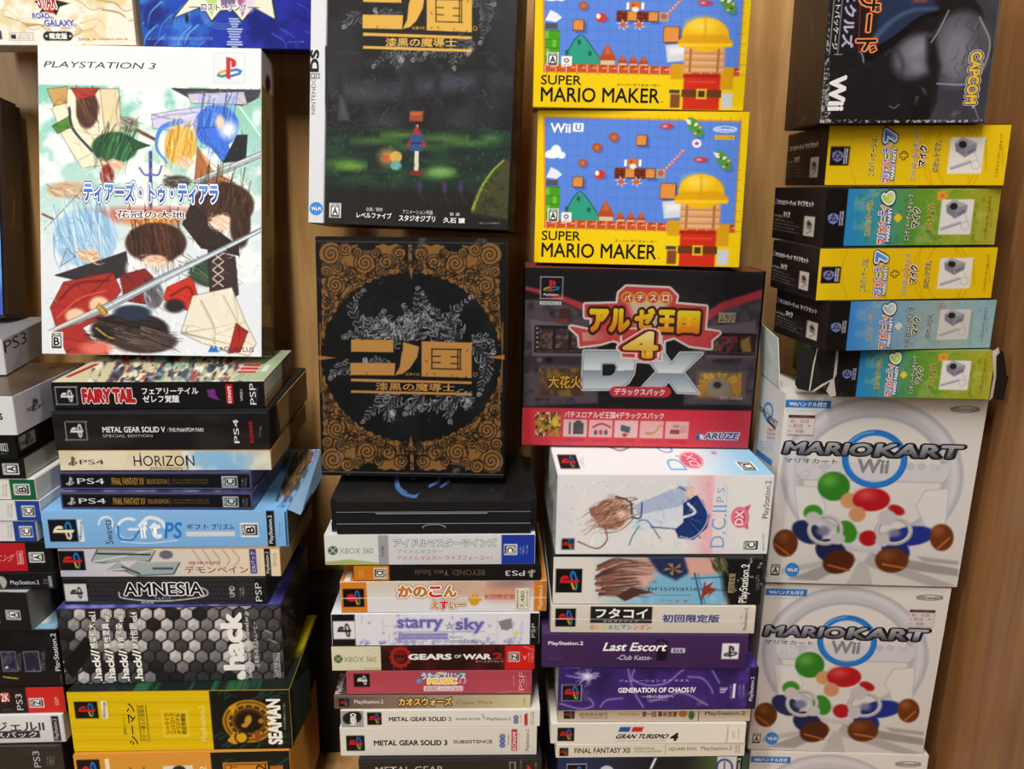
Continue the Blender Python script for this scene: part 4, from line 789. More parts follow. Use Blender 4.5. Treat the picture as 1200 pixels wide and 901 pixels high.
# ================================================================== third stack
bx = box('C13', 'black game box at the very bottom of the third stack', '1c1d1f', G_C)
F = bx.face().fill('1e2022'); F.line([(422, 892), (636, 889)], 1, '6a7078', a=.6).frame_rect(597, 893, 604, 905, .8, 'd8d8d8').greek(609, 890, 612, 901, 'd8d8d8', 1, vert=True).poly([(618, 896), (622, 899), (622, 905), (617, 905)], 'c82c34').greek(626, 893, 630, 901, 'c8c8c8', 1, vert=True).t('METAL GEAR', 440, 898, 520, 906, 'c0c0c0').build('front_print', bx.o, GLOSS)
bx = box('C12', 'thicker of the two white boxes with black lettering, foot of third stack', 'dcd8d0', G_C)
F = bx.face().fill('e4e1da'); F.grad(398, 0, 630, 0, 'e2dfd8', 'dcd7cd').ps(406.5, 861.5, 430, 880).t('METAL GEAR SOLID 3', 441.5, 867, 530, 873.5, '141416', b=.035).t('SUBSISTENCE', 537, 867, 581, 870.8, '242428', b=.02)
for k in range(3): F.ell(592, 863 + 5 * k, 3, 2.6, '2c4a9c').ring(592, 863 + 5 * k, 1.2, 1, .6, 'd8dce8')
F.greek(597, 861, 600, 873, 'a04048', 1, vert=True).rect(602, 855, 608, 879, 'b4323c').t('KONAMI', 603, 858, 607, 878, 'f4e4e4', r=90, b=.02).greek(609.5, 858, 611.5, 878, 'b0a8a0', 1, vert=True).t('PlayStation.2', 617, 855, 622, 879, '4a4844', r=90).build('front_print', bx.o)
bx = box('C11', 'thinner of the two white boxes with black lettering, grey badge at left', 'dcd8d0', G_C)
F = bx.face().fill('e3e0d8'); F.rect(399, 832, 424, 853, 'a8a8a6').ell(407, 842, 5.5, 6, '20201f').ell(417, 840, 5, 6, '20201f').ell(412, 838, 6, 4, '20201f').t('HERO', 409.5, 836, 416, 849, 'f4f4f0', r=90, b=.05).ps(428, 835, 444, 849).t('METAL GEAR SOLID', 452, 840, 518, 845, '161618', b=.03).t('3', 520, 840, 524, 845, '4a4a4c').t('SNAKE EATER', 529, 841, 559, 843.8, '4a4a48').line([(561, 837), (564, 842)], 1.2, '9a8a60').t('PlayStation.2', 567, 840.3, 596, 845, '3c3c3a')
for k in range(2): F.ell(602.5, 840.5 + 5 * k, 3, 2.6, '2c4a9c').ring(602.5, 840.5 + 5 * k, 1.2, 1, .6, 'd8dce8')
F.greek(607, 837, 610, 848, 'b03c40', 1, vert=True).poly([(613, 837), (617, 835), (617, 850), (613, 850)], 'b4323c').greek(620, 834, 626, 850, '5a5854', 2, .7, vert=True).build('front_print', bx.o)
bx = box('C10', 'slim brown and cream game case with gold katakana, below the pink game box', '8a7a6c', G_C, name='game_case', body='case')
F = bx.face().fill('b8a68c'); F.grad(391, 0, 622, 0, '6a5550', 'd9cfa6').grad(391, 0, 450, 0, '6c5654', '8a7468', 1, (380, 800, 450, 840)).ps(397.5, 818.5, 410, 828).t('PlayStation.2', 416.5, 820, 452, 825.5, 'e8e0d8', b=.01)
F.t('カオスウォーズ', 470, 817, 533, 827, 'e8c070', b=.05, ol=[(.11, '3a2412')]).t('Chaos Wars', 538, 820.5, 579, 825, '8a7c58').greek(613, 818, 617, 826, '8a8068', 1, vert=True).build('front_print', bx.o)
S = bx.face('top').fill('5c4a4c'); S.t('PlayStation.2', 396, 790, 404, 813, 'e8e4e0', r=90).build('top_print', bx.o)
bx = box('C9', 'pink game box with a multicoloured bubble title, in the third stack', 'a04855', G_C)
F = bx.face().fill('b8545f'); F.grad(0, 788, 0, 813, 'b4505c', 'bd5a66').clouds(30, 'a8485a', .5, .8, .5, 3).rect(414, 790, 431.5, 804.5, '171416').ps(415.5, 791, 430.5, 803.5, 90, None, 'f0f0f0')
F.t('うた☆プリンス', 490, 788, 542, 796, 'f0ece4', b=.03, ol=[(.1, '5a9ac8')]).t('MUSIC', 497, 794.5, 531, 801.5, 'f2d03a', b=.05, ol=[(.10, 'f4ece0')]).t('♪♪', 532, 796, 543, 801, 'f2a0b0', b=.02).ell(513, 788.5, 5, 2, 'e8e070').ell(535, 787, 4, 2, '50a060').ell(487, 798, 3, 2.4, '60a8d8')
F.rect(492, 803.8, 538, 809.6, 'f0dfe0').t('初回限定 メロ×メロBOX', 493.5, 804.6, 536.5, 808.8, 'b0485a').t('PSP', 607, 786, 614, 809, 'e8a8b0', r=90).greek(599, 791, 602, 804, 'e8b8bc', 1, vert=True).greek(615, 790, 617, 806, 'e0a0a8', 1, vert=True).line([(580, 812), (600, 810), (622, 813)], 1, 'e0a0a8', a=.6).build('front_print', bx.o)
bx = box('C8', 'dark red game box with a cream left end and white title', '3a1416', G_C)
F = bx.face().fill('321214'); F.clouds(18, '5c191c', .4, .7, .9, 3).clouds(6, '1c0c0e', .6, .75, .7, 9).rect(380, 750, 447, 790, 'ddd9bf').rect(427, 782, 447, 787, 'b0c080', .5)
for k in range(4): F.ring(447, 784, 10 + 5 * k, 10 + 5 * k, .6, 'b8bca0', a=.6)
F.rect(447, 750, 460, 790, '321214').clouds(18, '5c191c', .4, .7, .9, 3, (447, 750, 480, 790)); F.ell(396.5, 772, 5, 4.6, '4a5a3a').line([(393.5, 769.5), (399.5, 774.5)], 1, 'c8d0b0').line([(399.5, 769.5), (393.5, 774.5)], 1, 'c8d0b0').t('XBOX 360', 403, 769.5, 441, 775.5, '8c8c72')
for k in range(12): a = k * .5236; F.poly([(470 + 12.5 * math.cos(a - .13), 770 + 12.5 * math.sin(a - .13)), (470 + 14 * math.cos(a), 770 + 14 * math.sin(a)), (470 + 12.5 * math.cos(a + .13), 770 + 12.5 * math.sin(a + .13)), (470 + 8 * math.cos(a), 770 + 8 * math.sin(a))], 'a82a24')
F.ring(470, 770, 10, 10, 3.6, 'b02c26').ell(470, 769, 6, 6, '8a221e').ell(467.5, 769, 1.8, 1.5, '1c0a0a').ell(472.5, 769, 1.8, 1.5, '1c0a0a').rect(467, 774, 473, 777, '8a221e').line([(469, 774), (469, 777)], .6, '1c0a0a').line([(471, 774), (471, 777)], .6, '1c0a0a')
F.t('GEARS', 479, 766, 530, 773, 'eceae4', b=.05).t('OF', 533, 767, 541, 771, 'd8d4cc', b=.03).t('WAR', 543, 766, 576, 772.5, 'eceae4', b=.05).t('2', 578, 764.5, 590, 772.5, 'a82a2a', b=.05).t('ギアーズ オブ ウォー2', 558, 773.4, 590, 776, 'd0ccc8')
F.rect(592, 750, 630, 790, 'd42622').cero(596, 764, 609, 775, 'Z', 90).t('V', 613, 768, 617, 773, 'f4d8d0').greek(618, 764, 626, 776, 'f4d8d0', 2, vert=True).line([(613, 757), (626, 762)], 1.2, 'f0b0a8', a=.7).build('front_print', bx.o, GLOSS)
bx = box('C7', 'white game box patterned with lavender stars, in the third stack', 'd6d6dc', G_C)
F = bx.face().fill('e2e3e9')
for k in range(95):
    r = np.random.default_rng(300 + k); x, y = r.uniform(420, 610), (r.uniform(748, 756) if k % 3 else r.uniform(719, 756)); c = ['a9a6d0', 'bcbada', '9490c4'][k % 3]; s = r.uniform(1.3, 3)
    for a in (0, 72, 144, 216, 288): F.line([(x, y), (x + s * math.cos(math.radians(a)), y + s * math.sin(math.radians(a)))], .9, c, a=.8)
for k in range(14): r = np.random.default_rng(500 + k); x, y = r.uniform(420, 610), r.uniform(722, 752); F.line([(x, y), (x + r.uniform(-12, 12), y)], .5, 'b8b6d4').line([(x, y - 8), (x, y + 8)], .5, 'b8b6d4')
F.rect(380, 715, 415, 760, '19191b').rect(390.5, 728, 415, 748.5, 'e4e4e4').ps(392, 729, 413, 748, 90, None, '1c1c1e').t('starry', 463, 724, 516, 740, '7a70b4', b=.03, ol=[(.07, 'c8c4e4')]).t('☆', 518, 728, 530, 738, '8a84bc').t('sky', 531, 724, 565, 742, '7a70b4', b=.03, ol=[(.07, 'c8c4e4')]).line([(460, 740.5), (566, 740)], .7, '8a86b8')
F.rect(464, 742, 522, 749, '9088c4').greek(464, 743, 522, 748, 'c8c4e8', 1).greek(523, 745, 540, 748, '6a6494', 1).t('～in Winter～Portable', 505, 748.5, 562, 753, '8a86ac').ell(592, 732, 5.5, 6.5, '8e8e92').poly([(582, 728), (598, 724), (599, 736), (586, 738)], '8e8e92').ell(604, 742, 2.6, 2.4, 'e4d848').rect(620.5, 715, 636, 760, '19191b').t('PSP', 622.5, 730, 627, 747, 'c4c4c8', r=90).greek(628, 734, 630, 745, 'b0b0b4', 1, vert=True).greek(609, 728, 613, 744, 'a9a6d0', 2, vert=True).build('front_print', bx.o)
bx = box('C6', 'white game box with orange ends and round orange hiragana, in the third stack', 'd8d4d0', G_C)
F = bx.face().fill('e3e2e4'); F.grad(0, 682, 0, 702, 'd8cdb8', 'e0dfe2', 1, (430, 675, 640, 702)).ell(540, 690, 26, 12, 'd6b8a8', s=6).ell(590, 692, 30, 12, 'd9a889', s=6).ell(598, 684, 24, 5, 'a88a90', s=4).poly([(500, 681), (556, 681), (540, 694), (510, 690)], 'c9b09c', .5, s=4)
F.rect(390, 676, 430, 722, 'd98a2c').ps(402, 690, 426.5, 711, 90, '17120f').ell(412, 701, 5, 4, 'd8262c').rect(625.5, 676, 645, 722, 'd98a2c').t('PlayStation.2', 631, 686, 637, 713, 'f4e4c8', r=90)
F.t('かの', 465, 686, 500, 700, 'c98648', b=.06, ol=[(.14, '8a4a2a'), (.10, 'faf4ea')]).t('こ', 502, 687, 517, 700, 'd83c34', b=.06, ol=[(.14, '8a4a2a'), (.10, 'faf4ea')]).t('ん', 519, 686, 535, 700, 'c98648', b=.06, ol=[(.14, '8a4a2a'), (.10, 'faf4ea')])
F.t('え', 505, 704, 514, 713, 'c98648', b=.05, ol=[(.12, '8a4a2a'), (.08, 'faf4ea')]).t('す', 515, 703, 525, 714, 'd83c34', b=.06, ol=[(.12, '8a4a2a'), (.08, 'faf4ea')]).t('ぃー', 526, 705, 546, 713, 'c98648', b=.05, ol=[(.12, '8a4a2a'), (.08, 'faf4ea')])
F.ell(555.5, 705, 5.6, 4.4, 'd9a428').ell(550, 701, 2, 2.6, 'd9a428').ell(554, 698.6, 2, 2.6, 'd9a428').ell(558.5, 698.8, 2, 2.6, 'd9a428').ell(562, 702, 2, 2.4, 'd9a428').t('初回限定版', 567, 696, 603, 701.5, 'd05070', b=.01).line([(398, 701), (640, 700)], .8, 'fbfbfb', a=.8).build('front_print', bx.o, GLOSS)
st = bx.face('front', [(604, 689), (620, 690), (620, 713), (604, 713)], step=.8)
P = bx.face(); a0, b0 = P.ab(604, 713); a1, b1 = P.ab(620, 689)
stk = bx.panel('price_sticker', [(-bx.w / 2 + a0 * bx.w, -.0004, b0 * bx.h), (-bx.w / 2 + a1 * bx.w, -.0004, b0 * bx.h), (-bx.w / 2 + a1 * bx.w, -.0004, b1 * bx.h), (-bx.w / 2 + a0 * bx.w, -.0004, b1 * bx.h)], .0002, card('e4dec8'), 'cream paper price sticker')
G = Print('sticker', lambda a, b, e: np.stack([-bx.w / 2 + (a0 + a * (a1 - a0)) * bx.w, np.zeros_like(a) - .0007 - e, (b0 + b * (b1 - b0)) * bx.h], -1), [(604, 689), (620, 689), (620, 713), (604, 713)], .8, .0003, (.015, .02)).fill('e4dec8')
G.greek(605, 690, 608, 712, '3a3630', 1, vert=True).t('7,480', 610, 692, 615, 711, '3a3630', r=90).greek(616, 691, 619, 710, '6a6458', 1, vert=True).build('price_lettering', stk)
S = bx.face('top').fill('d98a2c'); S.rect(405, 670, 412, 681, 'f0ece4').build('top_print', bx.o)
bx = box('C5', 'black game box placed upside down with an orange left end, in the third stack', '171616', G_C)
F = bx.face().fill('1e1b1a'); F.rect(405, 660, 456, 684, 'd08226').cero(438, 665.5, 453.5, 677.5, 'D', -90).greek(420, 668, 426, 676, 'f0d8a8', 2, vert=True).t('BEYOND: Two Souls', 486, 667.5, 568, 674, '6e5c4c', r=180).t('PS3', 592, 668.5, 615, 674.5, 'd4d4d4', r=180).ps(618, 666, 628, 678, 180, None, 'dadada').build('front_print', bx.o, GLOSS)
bx = box('C4', 'silver white game box with blue right end, under the black hinged case', 'd2d2d4', G_C)
F = bx.face().fill('d6d6d8'); F.grad(0, 627, 0, 662, 'dadadc', 'ccccce').rect(375, 620, 443, 668, 'dddedb').poly([(381, 658), (410, 655), (443, 659), (443, 663), (381, 663)], 'a8b86a', .9)
for k in range(5): F.ring(443, 645, 7 + 4 * k, 7 + 4 * k, .6, 'c6c8c4', a=.7)
F.rect(443, 620, 455, 668, 'a4a4a6').greek(445, 640, 451, 652, '4a4a4a', 1, .8, vert=True).rect(455, 620, 470, 668, 'd4d4d6').ell(390, 645, 5.6, 5, '4e5e46').line([(387, 642), (393, 648)], 1.1, 'd4dcc8').line([(393, 642), (387, 648)], 1.1, 'd4dcc8').t('XBOX 360', 397.5, 642, 437, 648.5, '909488')
F.t('アイドルマスターツインズ', 461, 631.5, 581, 640.5, 'f0f0f2', b=.01, ol=[(.07, '77777c')]).t('アイドルマスター', 465, 643.5, 518, 648.5, '8fb050').t('アイドルマスター ライブフォーユー！', 465, 650.5, 577, 656, 'd8707e').rect(587.5, 620, 632, 668, '2440a4').cero(590.5, 637.5, 606, 650, 'C', -90).greek(608, 640, 615, 650, 'c8d0f0', 2, vert=True).greek(616, 638, 619, 649, 'f0f2fa', 1, vert=True).build('front_print', bx.o)

bx = Box('C3', 'hinged_case', 'black plastic hinged case with a blue emblem on its lid, in the third stack', 'case', '1a1a1b', None, rough=.35, carton=False)
w, h, d = bx.w, bx.h, bx.d; blk = card('1b1b1c', .32, 'black_plastic', .5); rim = card('77787c', .3, 'plastic_edge_highlight', .5)  # rim is lightened to grey: edge highlights put into its colour
def rounded(x0, x1, y0, y1, z0, z1, r, name):
    bm = bmesh.new(); bmesh.ops.create_cube(bm, size=1)
    for v in bm.verts: v.co = Vector((x0 + (v.co.x + .5) * (x1 - x0), y0 + (v.co.y + .5) * (y1 - y0), z0 + (v.co.z + .5) * (z1 - z0)))
    bmesh.ops.bevel(bm, geom=[e for e in bm.edges if abs(e.verts[0].co.z - e.verts[1].co.z) > .5 * (z1 - z0)], offset=r, segments=5, affect='EDGES')
    bmesh.ops.bevel(bm, geom=[e for e in bm.edges if abs(e.verts[0].co.z - e.verts[1].co.z) < 1e-6 and e.calc_face_angle(0) > .8], offset=.0007, segments=2, affect='EDGES')
    me = bpy.data.meshes.new(name); bm.to_mesh(me); bm.free(); return me
put('base', rounded(-w / 2, w / 2, 0, d, 0, h * .30, .006, 'base'), blk, bx.o)
put('middle_tray', rounded(-w / 2 + .0003, w / 2 - .0003, .0004, d, h * .31, h * .655, .006, 'tray'), blk, bx.o)
put('lid', rounded(-w / 2, w / 2, 0, d, h * .665, h, .006, 'lid'), blk, bx.o)
put('latch_rail', bevel_box(-w * .28, w * .26, -.0006, .004, h * .60, h * .645, .0003), rim, bx.o)
for zz in (.305, .66): put('seam_rib', bevel_box(-w / 2 + .006, w / 2 - .006, -.0003, .004, h * (zz - .006), h * (zz + .012), .0002), rim, bx.o)
c = bmesh.new(); bmesh.ops.create_circle(c, segments=32, radius=1, cap_ends=False)
ed = c.edges[:]; ex = bmesh.ops.extrude_edge_only(c, edges=ed); vs = [v for v in ex['geom'] if isinstance(v, bmesh.types.BMVert)]
for v in c.verts:
    q = .010 if v in vs else .0112; v.co = Vector((v.co.x * q + .0, -.0006 if v in vs else .0, v.co.y * q * .28 + h * .20))
me = bpy.data.meshes.new('thumb_notch'); c.to_mesh(me); c.free(); put('thumb_notch', me, rim, bx.o)
T = bx.face('top', [(391, 533), (621, 533), (629.6, 586), (386, 588)], inset=.007).fill('1d1d1f'); T.clouds(40, '2c2a27', .4, .8, .8, 3).clouds(3, '4a4946', .72, .8, .5, 5)
T.curve([(459, 560), (463, 572), (474, 580), (488, 583)], 5, '4f74b4', w2=3).poly([(482, 582), (491, 579), (489, 585), (483, 587)], '4f74b4').poly([(500, 570), (511, 563), (514, 566), (502, 573)], '4f74b4').poly([(514, 572), (524, 563), (526, 566), (516, 573)], '4f74b4').curve([(461, 562), (466, 572), (476, 578)], .8, '88a8d8').ell(480, 562, 3, 2, '5a7ab0').curve([(459, 560), (466, 545), (486, 540), (505, 546), (512, 562)], 5, '4f74b4')
T.build('emblem', bx.o, printed(.32, 'printed_plastic', 0, .5), 'blue ring emblem printed on the black lid')

# ------------------------------------------------------------------ standing on the third stack
bx = Box('C2', 'game_box', 'standing black game box with ornate gold scrollwork around a circle', CAT, '161618', 'boxed games standing upright', rough=.35)
F = bx.face(step=.8).fill('101012'); F.clouds(24, '202228', .5, .8, .7, 4, (390, 325, 580, 515))
CX, CY = 482, 419
X, Y = F.X, F.Y; gx = np.abs(X - CX - (Y - CY) * .012); gy = np.abs(Y - CY - (X - CX) * .012)
ang = np.arctan2(gy, gx); wav = 2.0 * np.sin(gx * .45) + 1.6 * np.sin(gy * .5 + 1)
inner = np.hypot(gx / 103, gy / 97) - 1; outer = np.maximum(gx - 104 - .5 * wav, gy - 132 - .7 * wav)
corner = np.where((gx > 78) & (gy > 104), np.hypot(gx - 93, gy - 120) - 15, -9)
gold = np.clip(inner * 90 - 1.2 + .8 * np.sin(ang * 60), 0, 1) * np.clip(-outer, 0, 1) * (gy > 14)
notch = ((gx > 74) & (gx < 84) & (gy > 118)) | ((gx > 40) & (gx < 62) & (gy > 124)) | ((gx > 98) & (gy > 92) & (gy < 106)) | ((gx > 97) & (gy < 40) & (gx < 99)) | ((gx < 9) & (gx > 2) & (gy > 110))
gold = gold * ~notch; F.mix(gold, '845f34')
def mir(fn):
    for sx in (1, -1):
        for sy in (1, -1): fn(sx, sy)
SP = [(93, 120, 13), (76, 126, 7), (53, 110, 12), (28, 111, 8), (13, 121, 7), (99, 100, 6), (88, 84, 11), (98, 60, 6), (70, 98, 6), (40, 121, 5), (36, 100, 5), (8, 108, 5), (101, 44, 3), (62, 122, 5), (84, 104, 5)]
for gx0, gy0, rr in SP:
    for sx in (1, -1):
        for sy in (1, -1):
            x, y = CX + sx * gx0 + sy * gy0 * .012, CY + sy * gy0 + sx * gx0 * .012
            F.ell(x, y, rr + .8, rr + .8, '845f34'); F.spiral(x, y, rr, 1.2, '141211', 2.6 if rr > 8 else 1.8, gx0, sx * sy); F.ring(x, y, rr + 1, rr + 1, .9, '141211')
for k in range(420):
    r = np.random.default_rng(800 + k); a = r.uniform(0, 1.57); q = r.uniform(1.03, 1.3); px, py = 103 * q * math.cos(a), 97 * q * math.sin(a)
    if px > 103 or py > 130 or any(math.hypot(px - s[0], py - s[1]) < s[2] for s in SP): continue
    t = r.uniform(0, 6.28); L = r.uniform(2, 5)
    for sx in (1, -1):
        for sy in (1, -1): F.curve([(CX + sx * px, CY + sy * py), (CX + sx * (px + L * math.cos(t)), CY + sy * (py + L * math.sin(t))), (CX + sx * (px + 1.6 * L * math.cos(t + .7)), CY + sy * (py + 1.6 * L * math.sin(t + .7)))], .9, '1a1510', n=3)
for sx in (1, -1): F.line([(CX + sx * 107, CY - 40), (CX + sx * 106, CY + 40)], 1.2, '8a6434').poly([(CX + sx * 110, CY - 3), (CX + sx * 88, CY), (CX + sx * 110, CY + 3)], '9a7038').line([(CX + sx * 102, CY - 60), (CX + sx * 107, CY - 10)], 1, '8a6434').line([(CX + sx * 102, CY + 60), (CX + sx * 106, CY + 10)], 1, '8a6434')
for sy in (1, -1): F.poly([(CX - 2.5, CY + sy * 104), (CX, CY + sy * 90), (CX + 2.5, CY + sy * 104)], '845f34')
def filigree(F, dx, dy, s, seed, a=.85, above=True):
    r = np.random.default_rng(seed)
    def plume(pts, w):
        p = [np.array(q, float) for q in pts]; q = [2 * p[0] - p[1]] + p + [2 * p[-1] - p[-2]]; c = []
        for k in range(1, len(q) - 2):
            for t in np.linspace(0, 1, 9, endpoint=False): c.append(.5 * (2 * q[k] + (q[k + 1] - q[k - 1]) * t + (2 * q[k - 1] - 5 * q[k] + 4 * q[k + 1] - q[k + 2]) * t * t + (-q[k - 1] + 3 * q[k] - 3 * q[k + 1] + q[k + 2]) * t ** 3))
        c.append(q[-2]); c = np.array(c); d = np.gradient(c, axis=0); d /= np.linalg.norm(d, axis=1)[:, None] + 1e-9; nn = np.stack([-d[:, 1], d[:, 0]], 1); m = len(c)
        W = (w * .62 * (1 - np.linspace(0, 1, m)) + .8)[:, None]; o = np.array([dx, dy])
        F.poly(list(o + s * (c + nn * W)) + list((o + s * (c - nn * W))[::-1]), '3a3b41', a=a * .7, s=1)
        for k in range(0, m - 1, 2):
            for u in (1, -1):
                b0_ = c[k] + nn[k] * W[k] * u * r.uniform(.1, 1); L = max(2.2, W[k][0] * r.uniform(1.2, 2.4)); t = r.choice([-1, 1])
                q1 = b0_ + d[k] * L * .6 + nn[k] * u * L * .5; q2 = q1 + nn[k] * u * L * .4 - d[k] * L * .35 * t; q3 = q2 - d[k] * L * .45 - nn[k] * u * L * .25
                F.curve([o + s * b0_, o + s * q1, o + s * q2, o + s * q3], .7, ['c4c5cb', '8f9097', 'a9aab1'][k % 3], a=a, n=3)
        x, y = pts[-1]; F.spiral(dx + s * x, dy + s * y, 3.2 * s, .7, 'b8b9c0', 1.4, r.uniform(0, 6))
    if above:
        for P_, w in (([(60, 2), (40, -8), (14, -16), (2, -38), (14, -56)], 9), ([(50, -4), (34, -18), (38, -32)], 7), ([(62, 2), (70, -20), (62, -38)], 10), ([(72, 0), (88, -30), (84, -52)], 7), ([(64, 2), (74, -30), (78, -58)], 5), ([(104, 2), (90, -18), (86, -30)], 5), ([(118, 2), (104, -26), (90, -36)], 5), ([(126, 2), (116, -18), (122, -32), (140, -48)], 8), ([(20, 0), (4, -6), (-8, -2)], 5)): plume(P_, w)
        for k in range(70): x, y = r.uniform(10, 96), r.uniform(-24, 0); F.curve([(dx + s * x, dy + s * y), (dx + s * (x + r.uniform(2, 8)), dy + s * (y + r.uniform(-6, 2))), (dx + s * (x + r.uniform(4, 10)), dy + s * (y + r.uniform(-6, 6)))], .7, 'a0a1a8', a=a)
    for P_, w in (([(46, 66), (30, 80), (14, 96)], 6), ([(58, 66), (42, 80), (46, 92), (50, 86)], 6), ([(84, 66), (74, 80), (64, 88)], 8), ([(112, 66), (100, 78), (80, 80)], 6), ([(134, 66), (116, 80), (116, 98)], 7), ([(130, 66), (140, 70), (134, 80)], 4), ([(142, 4), (158, 24), (156, 44), (150, 66)], 8), ([(142, 0), (160, 0), (168, 16)], 3), ([(-2, 30), (-16, 36), (-24, 46)], 5), ([(46, 32), (30, 26), (18, 30), (16, 24)], 3)): plume(P_, w)
def emblem_title(F, x0, y0, sx, sy, c, line):
    """the two broad bars, the sweeping stroke and the boxed character of the title"""
    p = lambda u, v: (x0 + u * sx, y0 + v * sy)
    F.poly([p(.0, .0), p(.352, .012), p(.352, .235), p(.0, .22)], c).poly([p(-.005, .42), p(.368, .43), p(.36, .65), p(-.005, .64)], c)
    F.poly([p(.43, .05), p(.565, .135), p(.55, .32), p(.49, .52), p(.43, .62), p(.365, .645), p(.405, .5), p(.42, .25), p(.43, .2)], c)
    F.poly([p(.585, .04), p(1.0, .068), p(1.0, .70), p(.585, .67)], c)
    for a, b in (((.67, .18), (.915, .19)), ((.67, .53), (.915, .545)), ((.67, .18), (.67, .53)), ((.905, .19), (.905, .545)), ((.68, .31), (.74, .312)), ((.68, .42), (.74, .425)), ((.83, .32), (.89, .322)), ((.83, .44), (.89, .445)), ((.885, .19), (.885, .53))): F.line([p(*a), p(*b)], 1.3 * sx / 142, line)
    F.poly([p(0, .705), p(1, .765), p(1, .81), p(0, .755)], c).poly([p(0, .915), p(1, .97), p(1, 1.015), p(0, .96)], c)
    F.t('漆黒の魔導士', x0 + .205 * sx, y0 + .79 * sy, x0 + .86 * sx, y0 + .93 * sy, c, b=.015).t('にのくに', x0 + .455 * sx, y0 + .605 * sy, x0 + .57 * sx, y0 + .655 * sy, c, b=.02)
    F.ring(x0 + 1.03 * sx, y0 + .64 * sy, 2.2, 2.2, .8, c)
    for k in range(16): r = np.random.default_rng(k); u, v = r.uniform(0, 1), r.choice([0, .22, .42, .64, .70]); F.line([p(u, v), p(u + r.uniform(-.02, .02), v + r.uniform(-.04, .04))], .6, line)
filigree(F, 411.5, 397, 1.0, 3)
emblem_title(F, 411.5, 397.5, 141.5, 65, 'b08348', '1a1610')
F.line([(370, 283), (591, 287)], .8, '8a8c90', a=.7).line([(377, 552), (590, 556)], 1, '9a9a9a', a=.6).build('front_cover', bx.o, printed(.4, 'printed_scuffed_black', .25, .3))
T = bx.face('top').fill('131315'); T.build('top_print', bx.o, GLOSS)

bx = Box('C1', 'game_box', 'tall game box with white left strip and dark forest clearing on its cover', CAT, '1c1a1a', 'boxed games standing upright')
F = bx.face(step=.9).fill('1c1a1b'); F.clouds(40, '34343c', .45, .75, .8, 3, None, 1, .6).clouds(12, '3c4048', .6, .8, .6, 5, (380, 60, 605, 160))
for x, y, rx, ry, c in ((412, 105, 30, 10, '3c3c42'), (430, 110, 26, 10, '44464e'), (560, 95, 34, 7, '4c5260'), (510, 100, 20, 9, '4a5262'), (470, 105, 20, 8, '3c4450'), (455, 142, 24, 8, '3c4048'), (545, 140, 26, 14, '33363c'), (575, 115, 18, 22, '2c2e34')): F.ell(x, y, rx, ry, c, s=8, a=.9)
for x, w in ((480, 14), (512, 10), (565, 16), (398, 8)): F.poly([(x - w * .4, 85), (x + w * .4, 85), (x + w * .7, 150), (x - w * .7, 150)], '24242a', .9, s=4)
F.poly([(398, 110), (404, 118), (410, 142), (396, 140)], '50545e', .9, s=2)
for k in range(60): r = np.random.default_rng(k + 1000); x, y = r.uniform(384, 598), r.uniform(85, 152); F.curve([(x, y), (x + r.uniform(-8, 8), y + 5), (x + r.uniform(-14, 14), y + 9)], r.uniform(.5, 1.4), ['5c6472', '2a2a2e', '4a4e58'][k % 3], a=.5)
F.poly([(380, 152), (420, 148), (480, 155), (540, 150), (600, 156), (600, 232), (380, 226)], '20302a', s=4); F.clouds(13, '27472e', .45, .7, .9, 6, (380, 150, 600, 232), .5, 1.3).clouds(9, '14201e', .55, .75, .8, 8, (380, 150, 600, 235), .4, 1.5).clouds(16, '1c3c42', .55, .8, .6, 18, (380, 165, 600, 225), .5, 1.3)
for x, y, rx, ry, c in ((440, 165, 26, 3, '5c8036'), (470, 158, 20, 2.5, '6f9040'), (520, 162, 26, 3, '66883c'), (545, 168, 22, 3, '5a8a3c'), (404, 192, 22, 6, '528436'), (412, 195, 14, 4, '82aa46'), (514, 203, 20, 7, '5f9448'), (518, 201, 11, 4, '90b868'), (575, 162, 10, 4, '5a8a50'), (490, 172, 30, 3, '44743c')): F.ell(x, y, rx, ry, c, s=4, a=.85)
for k in range(150): r = np.random.default_rng(k + 1300); x, y = r.uniform(384, 596), r.uniform(155, 228); F.line([(x, y), (x + r.uniform(-2, 2), y - r.uniform(1, 4))], .8, ['6c9c48', '2c5c3a', '18302a'][k % 3], a=.6)
F.poly([(380, 218), (480, 222), (600, 226), (600, 272), (380, 262)], '201c19', s=7).poly([(552, 250), (560, 224), (574, 202), (590, 186), (600, 188), (600, 258)], '4a4a28', s=2).curve([(554, 246), (562, 224), (576, 202), (590, 188)], 4, '8a9a38', w2=2).clouds(6, '2e3020', .5, .7, .7, 7, (560, 196, 600, 256))
for x in (492, 521, 540): F.ell(x, 219, 2.6, 7, '4a3a6a', s=1.5).curve([(x, 226), (x + 3, 233), (x + 6, 238)], 1, '3a3a38')
for k in range(9): F.curve([(500 + 6 * k, 240), (498 + 6 * k, 232), (494 + 7 * k, 228)], .8, '3c3e38', a=.7)
